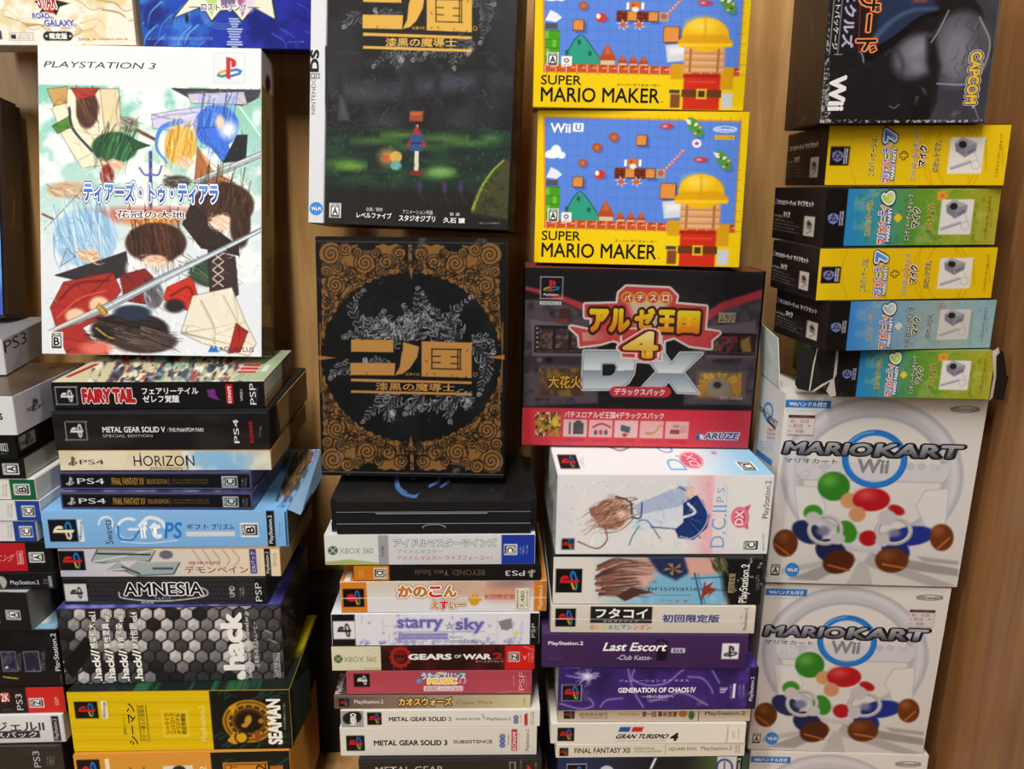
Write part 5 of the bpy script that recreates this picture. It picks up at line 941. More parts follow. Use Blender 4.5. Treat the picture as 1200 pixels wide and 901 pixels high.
# a little lantern post with a pennant and a glowing ball stand in the clearing
F.rect(486.5, 146, 489.5, 204, 'c9b8a0').poly([(476, 172), (488, 146), (500, 172)], 'a33040').rect(481, 158, 495, 177, '34558a').rect(481, 167, 495, 168.6, '20304a').rect(485.5, 177, 490.5, 202, 'd8cfc4').rect(480, 130, 496, 142, 'a24e2c').rect(482, 132, 494, 135, 'c06a40').ell(488, 203, 9, 3, '7a3028')
F.ell(454, 184, 9, 9, 'e0a860', s=6, a=.8).ell(453, 185, 3, 4, 'd85a30').ell(464, 184, 7, 7, 'cfae50', s=1).ell(464, 194, 6.5, 5.5, '6aa8a0', s=1)
F.brushwork(420, 5, (384, 80, 600, 262), 9, .3, 1.1)
filigree(F, 425, -10, .92, 5, .6, False)
emblem_title(F, 425.5, -14, 127.5, 74, ('d6ac50'), '2a2010')
F.rect(340, -120, 382.3, 280, 'd9dade').rect(381.5, -120, 383, 280, '8a8a90').poly([(381, 54), (384, 54), (384, 138), (382, 134), (381, 120)], '26262a').t('NINTENDO', 365, 90.5, 369.6, 134, '4a4a4e', r=90).t('DS', 363.6, 58, 374, 84.5, '1c1c1f', r=90, b=.05).frame_rect(364.5, 86, 368.8, 92, .7, '3a3a3e').frame_rect(370.2, 86, 374.5, 92, .7, '3a3a3e').wifi(370.5, 244.5, 7.6)
F.cero(386, 238, 399.5, 255, 'A').t('企画／制作', 429, 243, 448.5, 247.5, 'dcdcd8').t('レベルファイブ', 418, 249, 459, 256, 'f0f0ec', b=.02).t('アニメーション作画', 472, 246, 507, 251, 'dcdcd8').t('スタジオジブリ', 467.5, 252, 510, 259.5, 'f0f0ec', b=.02).t('音 楽', 527, 249, 539, 253, 'dcdcd8').t('久石 譲', 519.5, 255, 545, 261.5, 'f0f0ec', b=.02).greek(561, 260, 586, 263, 'c8c8c4', 1)
F.build('front_cover', bx.o)
S = bx.face('right', step=1.4).fill('5a4c28'); S.clouds(20, '2a2630', .4, .7, .9, 3); bx_ = S.frame; S.rect(596, -120, 606, 280, '2c2832', .7).greek(606, 60, 610, 250, 'd0b050', 1, .8, vert=True).build('side_print', bx.o)

# ================================================================== fourth stack
bx = box('D11', 'blue and green game box at the very bottom of the fourth stack', '2a3050', G_D)
F = bx.face().fill('2c3560'); F.grad(690, 0, 760, 0, '2c3560', '23242c').grad(800, 0, 835, 0, '23242c', '4a6438', 1, (800, 880, 845, 940)).rect(839, 880, 862, 940, 'd4cfd4').ring(849, 899, 9, 9, 2.4, '3a4a84').line([(849, 893), (849, 905)], 1.6, '3a4a84').rect(862, 880, 868, 940, '17181b').t('PlayStation.2', 863, 888, 867.5, 926, 'f0f0f0', r=90).rect(868, 880, 885, 940, '3a5a44').frame_rect(664, 895, 687, 925, .8, 'd8d8dc').ps(665, 896, 686, 914).ell(711, 903, 8, 6, 'c8ccd8').poly([(761, 901), (767, 888), (770, 888), (764, 901)], 'dfe2e8').build('front_print', bx.o)
bx = box('D10', 'slim cream game case with black capital lettering, near the foot of the fourth stack', 'd8d2c4', G_D, name='game_case', body='case')
F = bx.face().fill('ddd7c9'); F.ps(656.5, 876, 668, 886).t('FINAL FANTASY XII', 676, 876, 745, 882.5, '2a2826', b=.02).t('INTERNATIONAL', 750, 875.6, 774, 878.4, '4a4844').t('ZODIAC JOB SYSTEM', 750, 879.4, 782, 882, '4a4844').rect(786, 873, 786.6, 884, '8a867c').t('SQUARE ENIX.', 790, 875.5, 822, 880, '4a4844').t('PlayStation.2', 826, 874.8, 859, 880, '5a5850').greek(862, 873.5, 868, 882, '5a5850', 2, vert=True).build('front_print', bx.o)
bx = box('D9', 'white game box with blue and red flag mark over its black title', 'dcd6cc', G_D)
F = bx.face().fill('e4dfd6'); F.grad(644, 0, 875, 0, 'dedad2', 'e8e2d8').ps(653, 853, 672, 868).poly([(724, 852), (736.5, 852), (734.5, 857.5), (722, 857.5)], '2f57a8').poly([(739, 852), (751.5, 852), (749.5, 857.5), (737, 857.5)], 'c8302c').t('GRAN TURISMO', 720, 860, 781, 865.5, '24211f', sh=.06, b=.04).t('4', 783, 858.5, 793, 868, '24211f', sh=.25, b=.05).greek(721, 867, 778, 868.4, '5a5650', 1).t('PlayStation.2', 850, 850, 853.5, 869, '7a766e', r=90).greek(857, 857, 861, 865, '8a867e', 2, vert=True).greek(864, 854, 866.5, 866, '8a867e', 1, vert=True).build('front_print', bx.o)
bx = box('D8', 'slim tan game case with brown kanji, directly under the purple lightning box', 'b8a896', G_D, name='game_case', body='case')
F = bx.face().fill('c4b4a2'); F.grad(0, 833, 0, 845, 'b09c88', 'd4c8ba').ps(660.5, 833, 673, 842).t('絶体絶命都市', 679, 835, 712, 839.5, '4a3a34').greek(680, 840, 712, 842, '4a4440', 1).greek(724, 835, 750, 839, '8a6a44', 1).t('第一回 幕末浪漫', 752, 833.5, 793, 840, '6a3a24', b=.03).ell(800, 836, 5, 4, '9a6a40').ell(810, 838, 3.5, 5, '3a6a44').rect(818, 833, 818.8, 845, '2a2622').t('PlayStation.2', 826, 833.5, 873, 839, '26241f', b=.01).build('front_print', bx.o)
bx = box('D7', 'purple game box veined with white lightning, in the fourth stack', '3a2860', G_D)
F = bx.face().fill('402a78'); F.clouds(40, '56399c', .4, .7, .9, 3).clouds(26, '2c1f58', .5, .75, .8, 9)
for k, P_ in enumerate(([(735, 783), (738, 800), (744, 815), (752, 828)], [(742, 785), (740, 796), (758, 803), (780, 800), (795, 788), (800, 785)], [(805, 793), (822, 795), (832, 806), (834, 812)], [(760, 822), (780, 816), (800, 812), (828, 826)], [(656, 824), (680, 830), (694, 826), (690, 818)], [(664, 792), (690, 796), (700, 790)], [(702, 828), (710, 820), (728, 818)], [(834, 786), (842, 800)])): F.curve(P_, 1.4, 'b8a8e6', a=.8).curve(P_, 4, '8a72cc', a=.25, s=2)
for k in range(40): r = np.random.default_rng(k + 60); a = r.uniform(0, 6.28); L = r.uniform(5, 16); F.curve([(688, 793), (688 + .5 * L * math.cos(a) + r.uniform(-2, 2), 793 + .4 * L * math.sin(a)), (688 + L * math.cos(a), 793 + .8 * L * math.sin(a))], .8, 'c8c0ee', a=.7)
F.ell(688, 793, 4, 3, 'f0ecfc', s=3).ps(658, 802, 681, 821, 90, '171428', edge='c8b8d8').t('ジェネレーション オブ カオス', 724, 796, 806, 799, 'c8c0e4').t('GENERATION OF CHAOS', 723, 805.5, 806, 811.5, 'f6f4fa', b=.035).t('IV', 808, 805, 814, 811.5, 'f6f4fa', b=.02).t('～時の封印～', 750, 814, 788, 818, 'e4e0f0').t('PREMIUM BOX', 757, 819, 781, 821, 'a8a0cc')
for k in range(5): F.line([(843, 806 + 1.3 * k), (852 - k, 806 + 1.3 * k)], .8, 'e0dcf0')
F.greek(854, 802, 857, 819, 'd8d4ec', 1, vert=True).rect(858, 801, 861, 818, 'e8e4f4').greek(864, 802, 873, 815, 'c0b8e0', 2, vert=True).rect(876, 780, 895, 835, '251c40').t('PlayStation.2', 878.5, 793, 884, 821, 'e8e4f0', r=90).build('front_print', bx.o, printed(.38, 'printed_scuffed_purple', .3, .4))
S = bx.face('left', step=1.5).fill('cfd0d2'); S.clouds(12, '9a98a4', .5, .7, .6, 3).build('side_print', bx.o)
T = bx.face('top', step=2).fill('4c3690'); T.clouds(14, 'a898dc', .55, .75, .8, 3).build('top_print', bx.o)
bx = box('D6', 'plain plum game box with white italic title and black cat outline', '4a2f5c', G_D)
F = bx.face().fill('4c2f60'); F.grad(0, 742, 0, 783, '4f3365', '452a58').clouds(30, '543a68', .5, .8, .5, 3).t('PlayStation.2', 642, 751.5, 684, 757, 'eceaf0', b=.02).t('Last Escort', 709, 753, 783, 763, 'f2f0f6', sh=.05, b=.025).t('-Club Katze-', 725, 767.5, 766, 773, 'e0dcea', sh=.03)
F.ell(777, 768, 6, 6, '1e1626').poly([(772, 768), (773, 756), (778, 758), (783, 752), (784, 774), (771, 774)], '1e1626').curve([(772, 764), (768, 756), (774, 750), (784, 753)], 1.6, '1e1626').rect(788, 759.5, 804, 765, 'dcd8e6').t('限定版', 790, 760.3, 802, 764.4, '3a2a4a', b=.02).rect(846.5, 754, 866, 772, 'e6e4ea').ps(847, 754, 866, 772, 0, None, '1c1a20').greek(642, 770, 660, 773, '7a608a', 1).build('front_print', bx.o)
bx = box('D5', 'cream game box with white katakana on a dark panel, wrapped in film, fourth stack', 'd6cfc4', G_D)
F = bx.face().fill('ddd6ca'); F.grad(0, 710, 0, 742, 'e2dbd0', 'd4ccbf').ps(651, 713, 675.5, 734).rect(693, 711, 766, 730, '2c2a28').t('フタコイ', 699, 713, 761, 724.5, 'f4f2ee', b=.03).t('オルタナティブ', 708, 726, 750, 729, 'd8d4cc')
for k, (s, c) in enumerate(zip('恋と少女とマシンガン', ('d86a5a', 'e0a848', 'd8b848', '7aa058', '5a9a9a', '5a8ac8', '7a70b8', 'c8689a', 'd88a48', 'b8a048'))): F.t(s, 692 + 7.4 * k, 732, 698.6 + 7.4 * k, 737, c, b=.02)
F.t('初回限定版', 778, 720, 844, 729, '4a5a9c', b=.03).t('PlayStation.2', 872, 713, 877, 738, '6a665e', r=90).greek(868, 720, 870.5, 732, '8a867c', 1, vert=True).line([(646, 725), (886, 728)], .7, 'f6f4f0', a=.9).build('front_print', bx.o, GLOSS)
bx = box('D4', 'game box with brown strokes on sky blue and worn black right end', '2a2a2a', G_D)
F = bx.face().fill('e2ddd5'); F.rect(730, 650, 850, 712, '86bcd8'); F.grad(690, 0, 745, 0, 'e2ddd5', '98c0d6', 1, (690, 650, 745, 712)).clouds(18, 'b8dcec', .5, .75, .7, 4, (740, 650, 850, 712))
for P_, c in (([(698, 668), (720, 655), (760, 653), (768, 666), (740, 690), (720, 684), (700, 700), (708, 676)], 'c8a49a'), ([(757, 653), (800, 653), (812, 668), (790, 680), (770, 672)], '2e3a60'), ([(800, 653), (842, 654), (840, 672), (806, 676)], 'dcaea0')): F.poly(P_, c, s=2)
for k in range(40):
    r = np.random.default_rng(k + 600); t = k / 40; x0, y0 = 696 + 14 * r.random(), 664 + 34 * t; F.curve([(x0, y0), (x0 + 22, y0 - 9 + 10 * t), (x0 + r.uniform(45, 66), y0 - 6 + 6 * t + r.uniform(-5, 5))], r.uniform(1.4, 3.4), ['6a463c', '8c6454', '4a302a', 'a87c68'][k % 4], a=.85, w2=.3)
F.poly([(738, 688), (764, 694), (748, 696), (730, 704), (720, 698)], '5c3c34').poly([(745, 676), (770, 672), (752, 690)], 'e0b4a4', s=3)
for a in range(0, 360, 72): F.poly([(787, 667), (787 + 13 * math.cos(math.radians(a + 20)), 667 + 8 * math.sin(math.radians(a + 20))), (787 + 9 * math.cos(math.radians(a + 50)), 667 + 6 * math.sin(math.radians(a + 50)))], 'b0884c')
F.line([(812, 672), (820, 708)], 2.4, '3f6a8c').line([(816, 672), (824, 708)], 1, '3f6a8c').line([(808, 678), (848, 676)], 1.6, '4a7898').line([(812, 690), (850, 692)], 1.4, '4a7898').poly([(822, 688), (834, 682), (830, 688), (838, 690), (826, 700), (830, 694), (820, 700)], '9a4030', s=.8).line([(824, 683), (820, 702)], 2, '9a4030')
F.t('prismatic', 757, 687, 816, 694, '4a5a6a').rect(760, 697, 806, 697.6, '5a6a78').t('ぷりずま', 768, 702, 804, 705.5, 'b05048').poly([(842, 652), (900, 652), (893, 712), (852, 712), (846, 690)], '1c1b1c', s=4).tuft(842, 662, 9, 9, '5c5a3c', '2a2a1c', '9a9a6a', 16, 60, 3)
F.ps(651, 667, 681, 694).t('初回限定版', 852, 672, 860, 695, 'c8bc98', r=90).t('PlayStation.2', 866, 661, 879, 706, 'f0eee8', r=90, b=.01).greek(885, 674, 890, 692, 'c8c4bc', 2, vert=True).clouds(4, 'b8b4ac', .68, .74, .8, 5, (860, 650, 900, 712)).build('front_print', bx.o)
bx = box('D3', 'large white game box with pink right end, under the film sealed box', 'dad8d6', G_D)
def dc_art(F):
    F.fill('e6e4e4'); F.clouds(30, 'dcdade', .5, .8, .5, 3); F.grad(800, 0, 834, 0, 'e6e4e4', 'eebcc4', 1, (800, 540, 834, 660)).grad(834, 0, 860, 0, 'ecdde0', 'e6e2e4', 1, (834, 540, 860, 660)).rect(826, 545, 834.5, 652, 'efb8c2', .6)
    for k in range(26): r = np.random.default_rng(k + 90); F.ell(r.uniform(660, 730), r.uniform(562, 620), r.uniform(.6, 1.6), .7, 'c8a8ac', a=.7)
    # sprays of ribbon in the cover's colours
    F.tuft(715, 603, 20, 17, 'a97a68', '6c4438', 'd8b09c', 46, 155, 3, 7).poly([(690, 596), (698, 592), (697, 606), (692, 604)], 'a07060').curve([(708, 618), (710, 632), (698, 642), (676, 634)], 1.6, '8a5a4c').curve([(698, 612), (690, 622), (684, 626)], .8, 'b08878').ell(728, 603, 6, 5, 'efd2c0', s=3).ell(717, 582, 5, 3, 'd8b8b8', s=1.5).curve([(722, 582), (738, 588), (740, 602)], 2.4, '6c4438')
    F.poly([(742, 592), (796, 570), (812, 570), (812, 580), (798, 592), (772, 604), (748, 606)], 'b4c2da').poly([(744, 604), (790, 594), (800, 604), (796, 618), (760, 620), (742, 612)], 'dce2ee').curve([(740, 606), (750, 606), (752, 588)], 1.8, '3a5484').line([(796, 571), (806, 576), (806, 588)], 1.6, '34508a').ell(808, 578, 5, 7, 'ecccb4', s=2).curve([(745, 612), (752, 609), (760, 612), (772, 630)], 1.4, '4a7a94').poly([(738, 618), (748, 610), (754, 622)], 'c4dce4').curve([(748, 616), (740, 628), (736, 638)], 1.2, '4a7a94').line([(762, 617), (800, 620)], 1.4, '34508a')
    F.poly([(800, 590), (816, 580), (824, 588), (831, 604), (828, 618), (812, 632), (794, 630), (790, 620), (800, 612)], '27407e')
    for k in range(9): F.line([(802, 604), (814 + 1.7 * k - 1.0 * max(0, k - 4) * 2, 582 + 6 * k)], 1, '4a68b0' if k % 2 else '1a2c5c')
    F.curve([(820, 584), (829, 602), (824, 618), (810, 630), (796, 628)], 1, 'f0f2f8').curve([(806, 590), (814, 600), (800, 606)], 3, 'e4e8f0')
    return F
F = dc_art(bx.face()); F.brushwork(200, 5, (680, 565, 835, 645), 5, .14, 1)
F.ps(656.5, 630, 672, 644, edge='d8d8d8').t('D.C.II', 833, 592, 850, 641, '7cb6dc', r=90, b=.0).t('P.S.', 840, 569, 849, 588, '7cb6dc', r=90).rect(851, 568, 852, 600, 'a8d0e4', .8).rect(851, 600, 852, 628, 'b8d4e4', .6)
F.ell(867, 606, 10.5, 12, 'd8607c', s=1).ring(867, 606, 8, 9.5, 1, 'f0b8c4').t('DX', 861, 598, 871, 615, 'f6dce2', r=90, b=.03).poly([(872, 594), (880, 591), (876, 600)], 'd8607c').poly([(872, 618), (877, 620), (876, 612)], 'd8607c').t('PlayStation.2', 895, 563.5, 904, 607, '2a2a2c', r=90).cero(870, 632, 889, 645, 'C', 90).greek(893, 625, 896, 645, '6a6a6c', 1, .8, vert=True).build('front_print', bx.o)
T = bx.face('top', [(645, 523), (882, 525), (908, 557), (655, 557)]).fill('e9e9ec'); T.grad(820, 0, 885, 0, 'e9e9ec', '9cccec', 1, (820, 500, 915, 560)); T.tuft(700, 522, 36, 12, 'b08470', '7c5244', 'd8b09c', 34, 178, 5, 3).curve([(716, 534), (735, 540), (748, 538), (750, 536)], 1, '8a5a4c').curve([(716, 534), (738, 526), (756, 524)], 1, '7a7494').curve([(745, 526), (770, 530), (790, 524)], 3, 'c8cce4').poly([(806, 525), (842, 524), (838, 532), (818, 534)], '33357a')
T.ps(658, 543, 682, 553, 90, '171416').greek(684, 545, 690, 552, 'a0a0a4', 2, vert=True).t('D.C.II', 784, 527, 804, 554, '86c0e2', r=90, b=0).ell(820, 547, 13, 5.5, 'dc6a84', s=1).t('DX', 815, 543, 826, 551, 'f6dce2', r=90).cero(872, 548, 891, 554, 'C', 0).ell(850, 542, 3, 1, 'c87c90').build('top_print', bx.o)
S = bx.face('left', step=1.5).fill('d2d3d0'); S.clouds(18, '8f9a94', .5, .75, .7, 3).clouds(12, 'b0888c', .66, .8, .5, 6).build('side_print', bx.o)

# ------------------------------------------------------------------ standing on the fourth stack
bx = Box('D2', 'game_box', 'standing black game box with red foot band and silver title, sealed in film', CAT, '2a2224', 'boxed games standing upright')
F = bx.face(step=.9).fill('1c191b'); F.clouds(50, '2e2420', .5, .8, .6, 3, (610, 312, 900, 360))
for P_ in ([(614, 352), (650, 352), (700, 372), (700, 472), (614, 476)], [(826, 378), (860, 352), (896, 346), (890, 474), (800, 474), (806, 420)]): F.poly(P_, '544a52', s=1.5)
F.clouds(9, '2a2428', .45, .7, .7, 5, (612, 350, 702, 478)).clouds(9, '2a2428', .45, .7, .7, 6, (800, 345, 896, 478))
F.poly([(614, 340), (650, 350), (686, 366), (700, 376), (700, 368), (684, 356), (650, 344), (614, 336)], 'b43842', s=1.5).poly([(824, 380), (850, 362), (895, 348), (895, 338), (846, 354), (824, 368)], 'b43842', s=1.5)
F.poly([(646, 373), (664, 374), (668, 380), (650, 378)], '7a3434').rect(655, 362, 668, 374, '4a2a2a')
for x0, y0, x1, y1 in ((626, 382, 690, 414), (828, 390, 886, 416)):
    F.poly([(x0 - 4, y0 - 7), (x1, y0 + (2 if x0 < 700 else -14)), (x1 + 2, y1 + 3), (x0 - 2, y1 + 4)], '6e6068', s=1).rect(x0, y0, x1, y1, '241e21')
    for k in range(3): a = x0 + 6 + k * (x1 - x0 - 8) / 3; F.rect(a, y0 + 4, a + (x1 - x0) / 4.2, y1 - 5, '3c3032'); F.clouds(3.5, '7a5a48', .5, .65, .9, k + 3, (a, y0 + 4, a + (x1 - x0) / 4.2, y1 - 5))
    F.greek(x0 + 2, y1 - 4, x1 - 2, y1 - 1, '8a6a50', 1)
F.t('77', 843, 394, 862, 414, '8a3038', sh=.2, b=.02).poly([(868, 400), (878, 394), (880, 412), (870, 412)], 'b08438', .8).rect(842, 366, 862, 378, 'a89a80').t('ムラジ', 843.5, 368, 860, 377, '5a3428', b=.02)
for k in range(5): F.ell(629.5, 385 + 5.5 * k, 1.3, 1, 'c8b8a0')
F.rect(614, 418, 700, 428, '3a3034').ell(632, 422, 3, 3, '6a5a58').ell(643, 422, 5, 3, '1c1818').rect(630, 430, 686, 466, '5a4a4a').rect(632, 432, 684, 464, '4c3830').clouds(7, '94702c', .45, .65, .8, 4, (632, 432, 684, 464)).t('大花火', 642, 440, 681, 455, 'd8a83c', b=.03, ol=[(.08, '3a2410')])
F.rect(814, 434, 874, 468, '6a5a5c').rect(818, 437, 868, 465, 'a07c3c').clouds(7, 'd8a848', .45, .65, .9, 8, (818, 437, 868, 465)).ell(842, 454, 15, 11, '9a8c7c', s=2).ell(840, 451, 5, 4, '3c322c')
for k in range(9): a = math.pi + k * .39; F.line([(842 + 16 * math.cos(a), 452 + 11 * math.sin(a)), (842 + 25 * math.cos(a), 452 + 16 * math.sin(a))], 1.2, 'e8c468')
F.t('4', 859, 441, 868, 460, 'd88a3c', b=.05).t('4', 819, 444, 827, 460, 'd88a3c', b=.05)
# ribbon and outline of the title
cream = 'e9dfd8'; red = 'cc4042'
rib = [[(669, 384), (690, 388), (718, 378), (742, 380), (742, 404), (722, 396), (703, 402), (680, 405), (679, 393)], [(842, 390), (828, 388), (800, 384), (776, 378), (766, 384), (770, 400), (790, 394), (808, 404), (832, 407), (832, 398)]]
def grow(P_, g): cx = sum(p[0] for p in P_) / len(P_); cy = sum(p[1] for p in P_) / len(P_); return [(x + g * (x - cx) / math.hypot(x - cx, y - cy), y + g * (y - cy) / math.hypot(x - cx, y - cy)) for x, y in P_]
body = [(686, 358), (724, 357), (726, 344), (734, 337), (784, 339), (792, 347), (790, 357), (827, 360), (824, 392), (800, 390), (776, 384), (776, 424), (726, 420), (726, 400), (700, 392), (694, 382), (694, 372), (686, 371)]
for g, c in ((3.6, cream), (1.2, red)):
    for P_ in rib + [body]: F.poly(P_, c).line(P_ + [P_[0]], 2 * g, c)
for P_, c in zip(rib, ('cc4848', 'cc4848')): F.poly(grow(P_, -2.5), c)
F.grad(675, 0, 715, 0, 'e0b8a4', 'c83c40', .9, (682, 390, 716, 400)).poly([(734, 350), (786, 350), (770, 384), (745, 384)], 'd8bca4', s=4).poly([(750, 384), (775, 384), (772, 396), (745, 398)], '8a2c34', s=2)
for k, s in enumerate('パチスロ'):
    x = 735 + 15 * k; F.ell(x, 349, 7.4, 7.0, 'e8b83c').ell(x, 349.4, 6, 5.6, 'c84a30').t(s, x - 3.8, 345.6, x + 3.8, 353, 'f8ece0', b=.03)
F.t('アル', 690, 361.5, 738, 390, ('f8e020', 'e87c20'), b=.07, ol=[(.12, '4a2418')]).t('ゼ', 743, 361, 767, 387, ('f8e428', 'e88a20'), b=.07, ol=[(.12, '4a2418')]).t('王', 770, 363, 792, 389, ('f8e428', 'e88a20'), b=.08, ol=[(.13, '4a2418')]).t('国', 793, 364, 820, 391, ('f8e020', 'e87820'), b=.07, ol=[(.12, '4a2418')])
for g, c in ((2.2, 'eef2f4'), (1.0, '7c8692'), (0, None)):
    O = [(684, 412), (728, 412), (740, 418), (743, 426), (741, 438), (735, 448), (722, 455.5), (682, 455.5)]; I = [(704, 425), (720, 425), (723, 430), (721, 438), (715, 442), (703, 442)]
    D_ = O + [O[0], I[0]] + I[::-1]
    if g: F.line(O + [O[0]], 2 * g, c).line(I + [I[0]], 2 * g * .7, c)
    else:
        i0 = F.C.copy(); F.grad(0, 412, 0, 434, 'aab4be', 'eef2f4', 1, (680, 410, 745, 434)).grad(0, 434, 0, 457, '8896a4', 'e4eaee', 1, (680, 434, 745, 457)); new = F.C.copy(); F.C[:] = 0
        F.poly(O, (1., 1., 1.)).poly(I, (0., 0., 0.)); mk = F.C.copy(); F.C[:] = i0 * (1 - mk) + new * mk
XP = [(754, 414), (777, 414), (786, 427), (797, 414), (822, 414), (799, 436), (817, 460), (793, 459), (783, 444), (772, 458), (748, 458), (770, 435)]
F.line(XP + [XP[0]], 4.4, 'eef2f4').line(XP + [XP[0]], 2, '7c8692')
i0 = F.C.copy(); F.grad(0, 414, 0, 437, 'a2aeba', 'eef2f4', 1, (745, 412, 824, 437)).grad(0, 437, 0, 460, '8896a4', 'dde4ea', 1, (745, 437, 824, 462)); new = F.C.copy(); F.C[:] = 0
F.poly(XP, (1., 1., 1.)); mk = F.C.copy(); F.C[:] = i0 * (1 - mk) + new * mk
for P_ in (body[9:12],): F.poly([(726, 384), (776, 384), (776, 424), (726, 420)], cream)
F.poly([(728.5, 386), (773.5, 386), (773.5, 421.5), (728.5, 418)], red)
F.t('4', 729, 388, 771, 420, ('fdf0a0', 'e8a418'), b=.035, ol=[(.10, cream), (.07, red), (.04, '4a2418')])
F.ell(720, 459, 6.5, 6, 'cc3440').ell(779, 459, 6.5, 6, 'cc3440').rect(720, 453, 779, 465, 'cc3440').t('デラックスパック', 719, 455, 778, 463, 'f8f0f0', b=.03)
F.t('SLPS 03068', 842.5, 464.4, 869, 467.6, 'd8d4d0')
F.poly([(605, 477), (885, 481), (880, 530), (605, 526)], 'dc3646', s=.7).t('パチスロアルゼ王国4デラックスパック', 660.5, 482, 777, 490, 'f6e4e4', b=.03)
F.rect(627, 482.5, 657, 510.5, 'b89030'); F.clouds(4, '3a2c1c', .5, .6, .9, 4, (627, 482.5, 657, 510.5)).clouds(4, 'c83c30', .6, .68, .9, 14, (627, 482.5, 657, 510.5)).clouds(3.5, 'f0e8d8', .62, .7, .9, 24, (627, 482.5, 657, 510.5)).ell(650, 494, 4, 6, 'e8c830', s=1)
for k in range(5):
    x = 659.5 + 29.7 * k; y = 491 + .6 * k; F.rect(x, y, x + 27.4, y + 20, 'efb9bb' if k in (1, 3, 4) else 'ecc4c6').greek(x + 3, y + 22, x + 24, y + 25.5, '6a1c24', 2)
F.rect(671, 495, 683, 508, '4a464a').ell(677, 495, 4, 3, '4a464a').rect(666, 494, 668, 508, '4a464a').curve([(694, 500), (704, 496), (714, 500)], 2, 'b83038').ell(697, 506, 2, 3, '5a4a4c').ell(703, 506, 2, 3, 'b04040').ell(709, 506, 2, 3, '5a4a4c').poly([(727, 497), (738, 500), (736, 507), (726, 504)], '4a5258').ell(731, 509, 3, 2, 'c03030').curve([(756, 508), (766, 506), (772, 498), (776, 500)], 1.2, 'c08a40').ell(760, 507, 5, 1.6, 'c89a50').rect(784, 503, 795, 508, '8a4438').ell(791, 499, 4, 2, 'b09090').greek(796, 498, 804, 507, '8a7078', 4)
F.poly([(813, 514), (819, 504), (822, 514)], '2f4a9c').poly([(818, 508), (823, 509), (824, 514), (819, 514)], 'e8e8f0').t('ARUZE', 824, 506.5, 864, 514, '34458c', sh=.06, b=.04, ol=[(.10, 'f2ecf2')])
F.ps(634, 326, 658, 345, 0, '151315').frame_rect(633, 325, 659.5, 351, .8, 'dcd8d4').t('PlayStation', 637, 344.5, 654, 347.8, 'f0eeea', b=.02).rect(632.5, 353.8, 657.5, 357.8, 'dedad6').t('NTSC J', 635, 354.6, 655, 357.2, '3a3836')
F.C = np.clip(F.C, 0, 1) ** .80; F.texts = [(a, b, np.clip(c, 0, 1) ** .85, t_, u) for a, b, c, t_, u in F.texts]
F.build('front_cover', bx.o, GLOSS)
T = bx.face('top', step=2).fill('a0484c'); T.build('top_print', bx.o, GLOSS); bx.film(.0012)

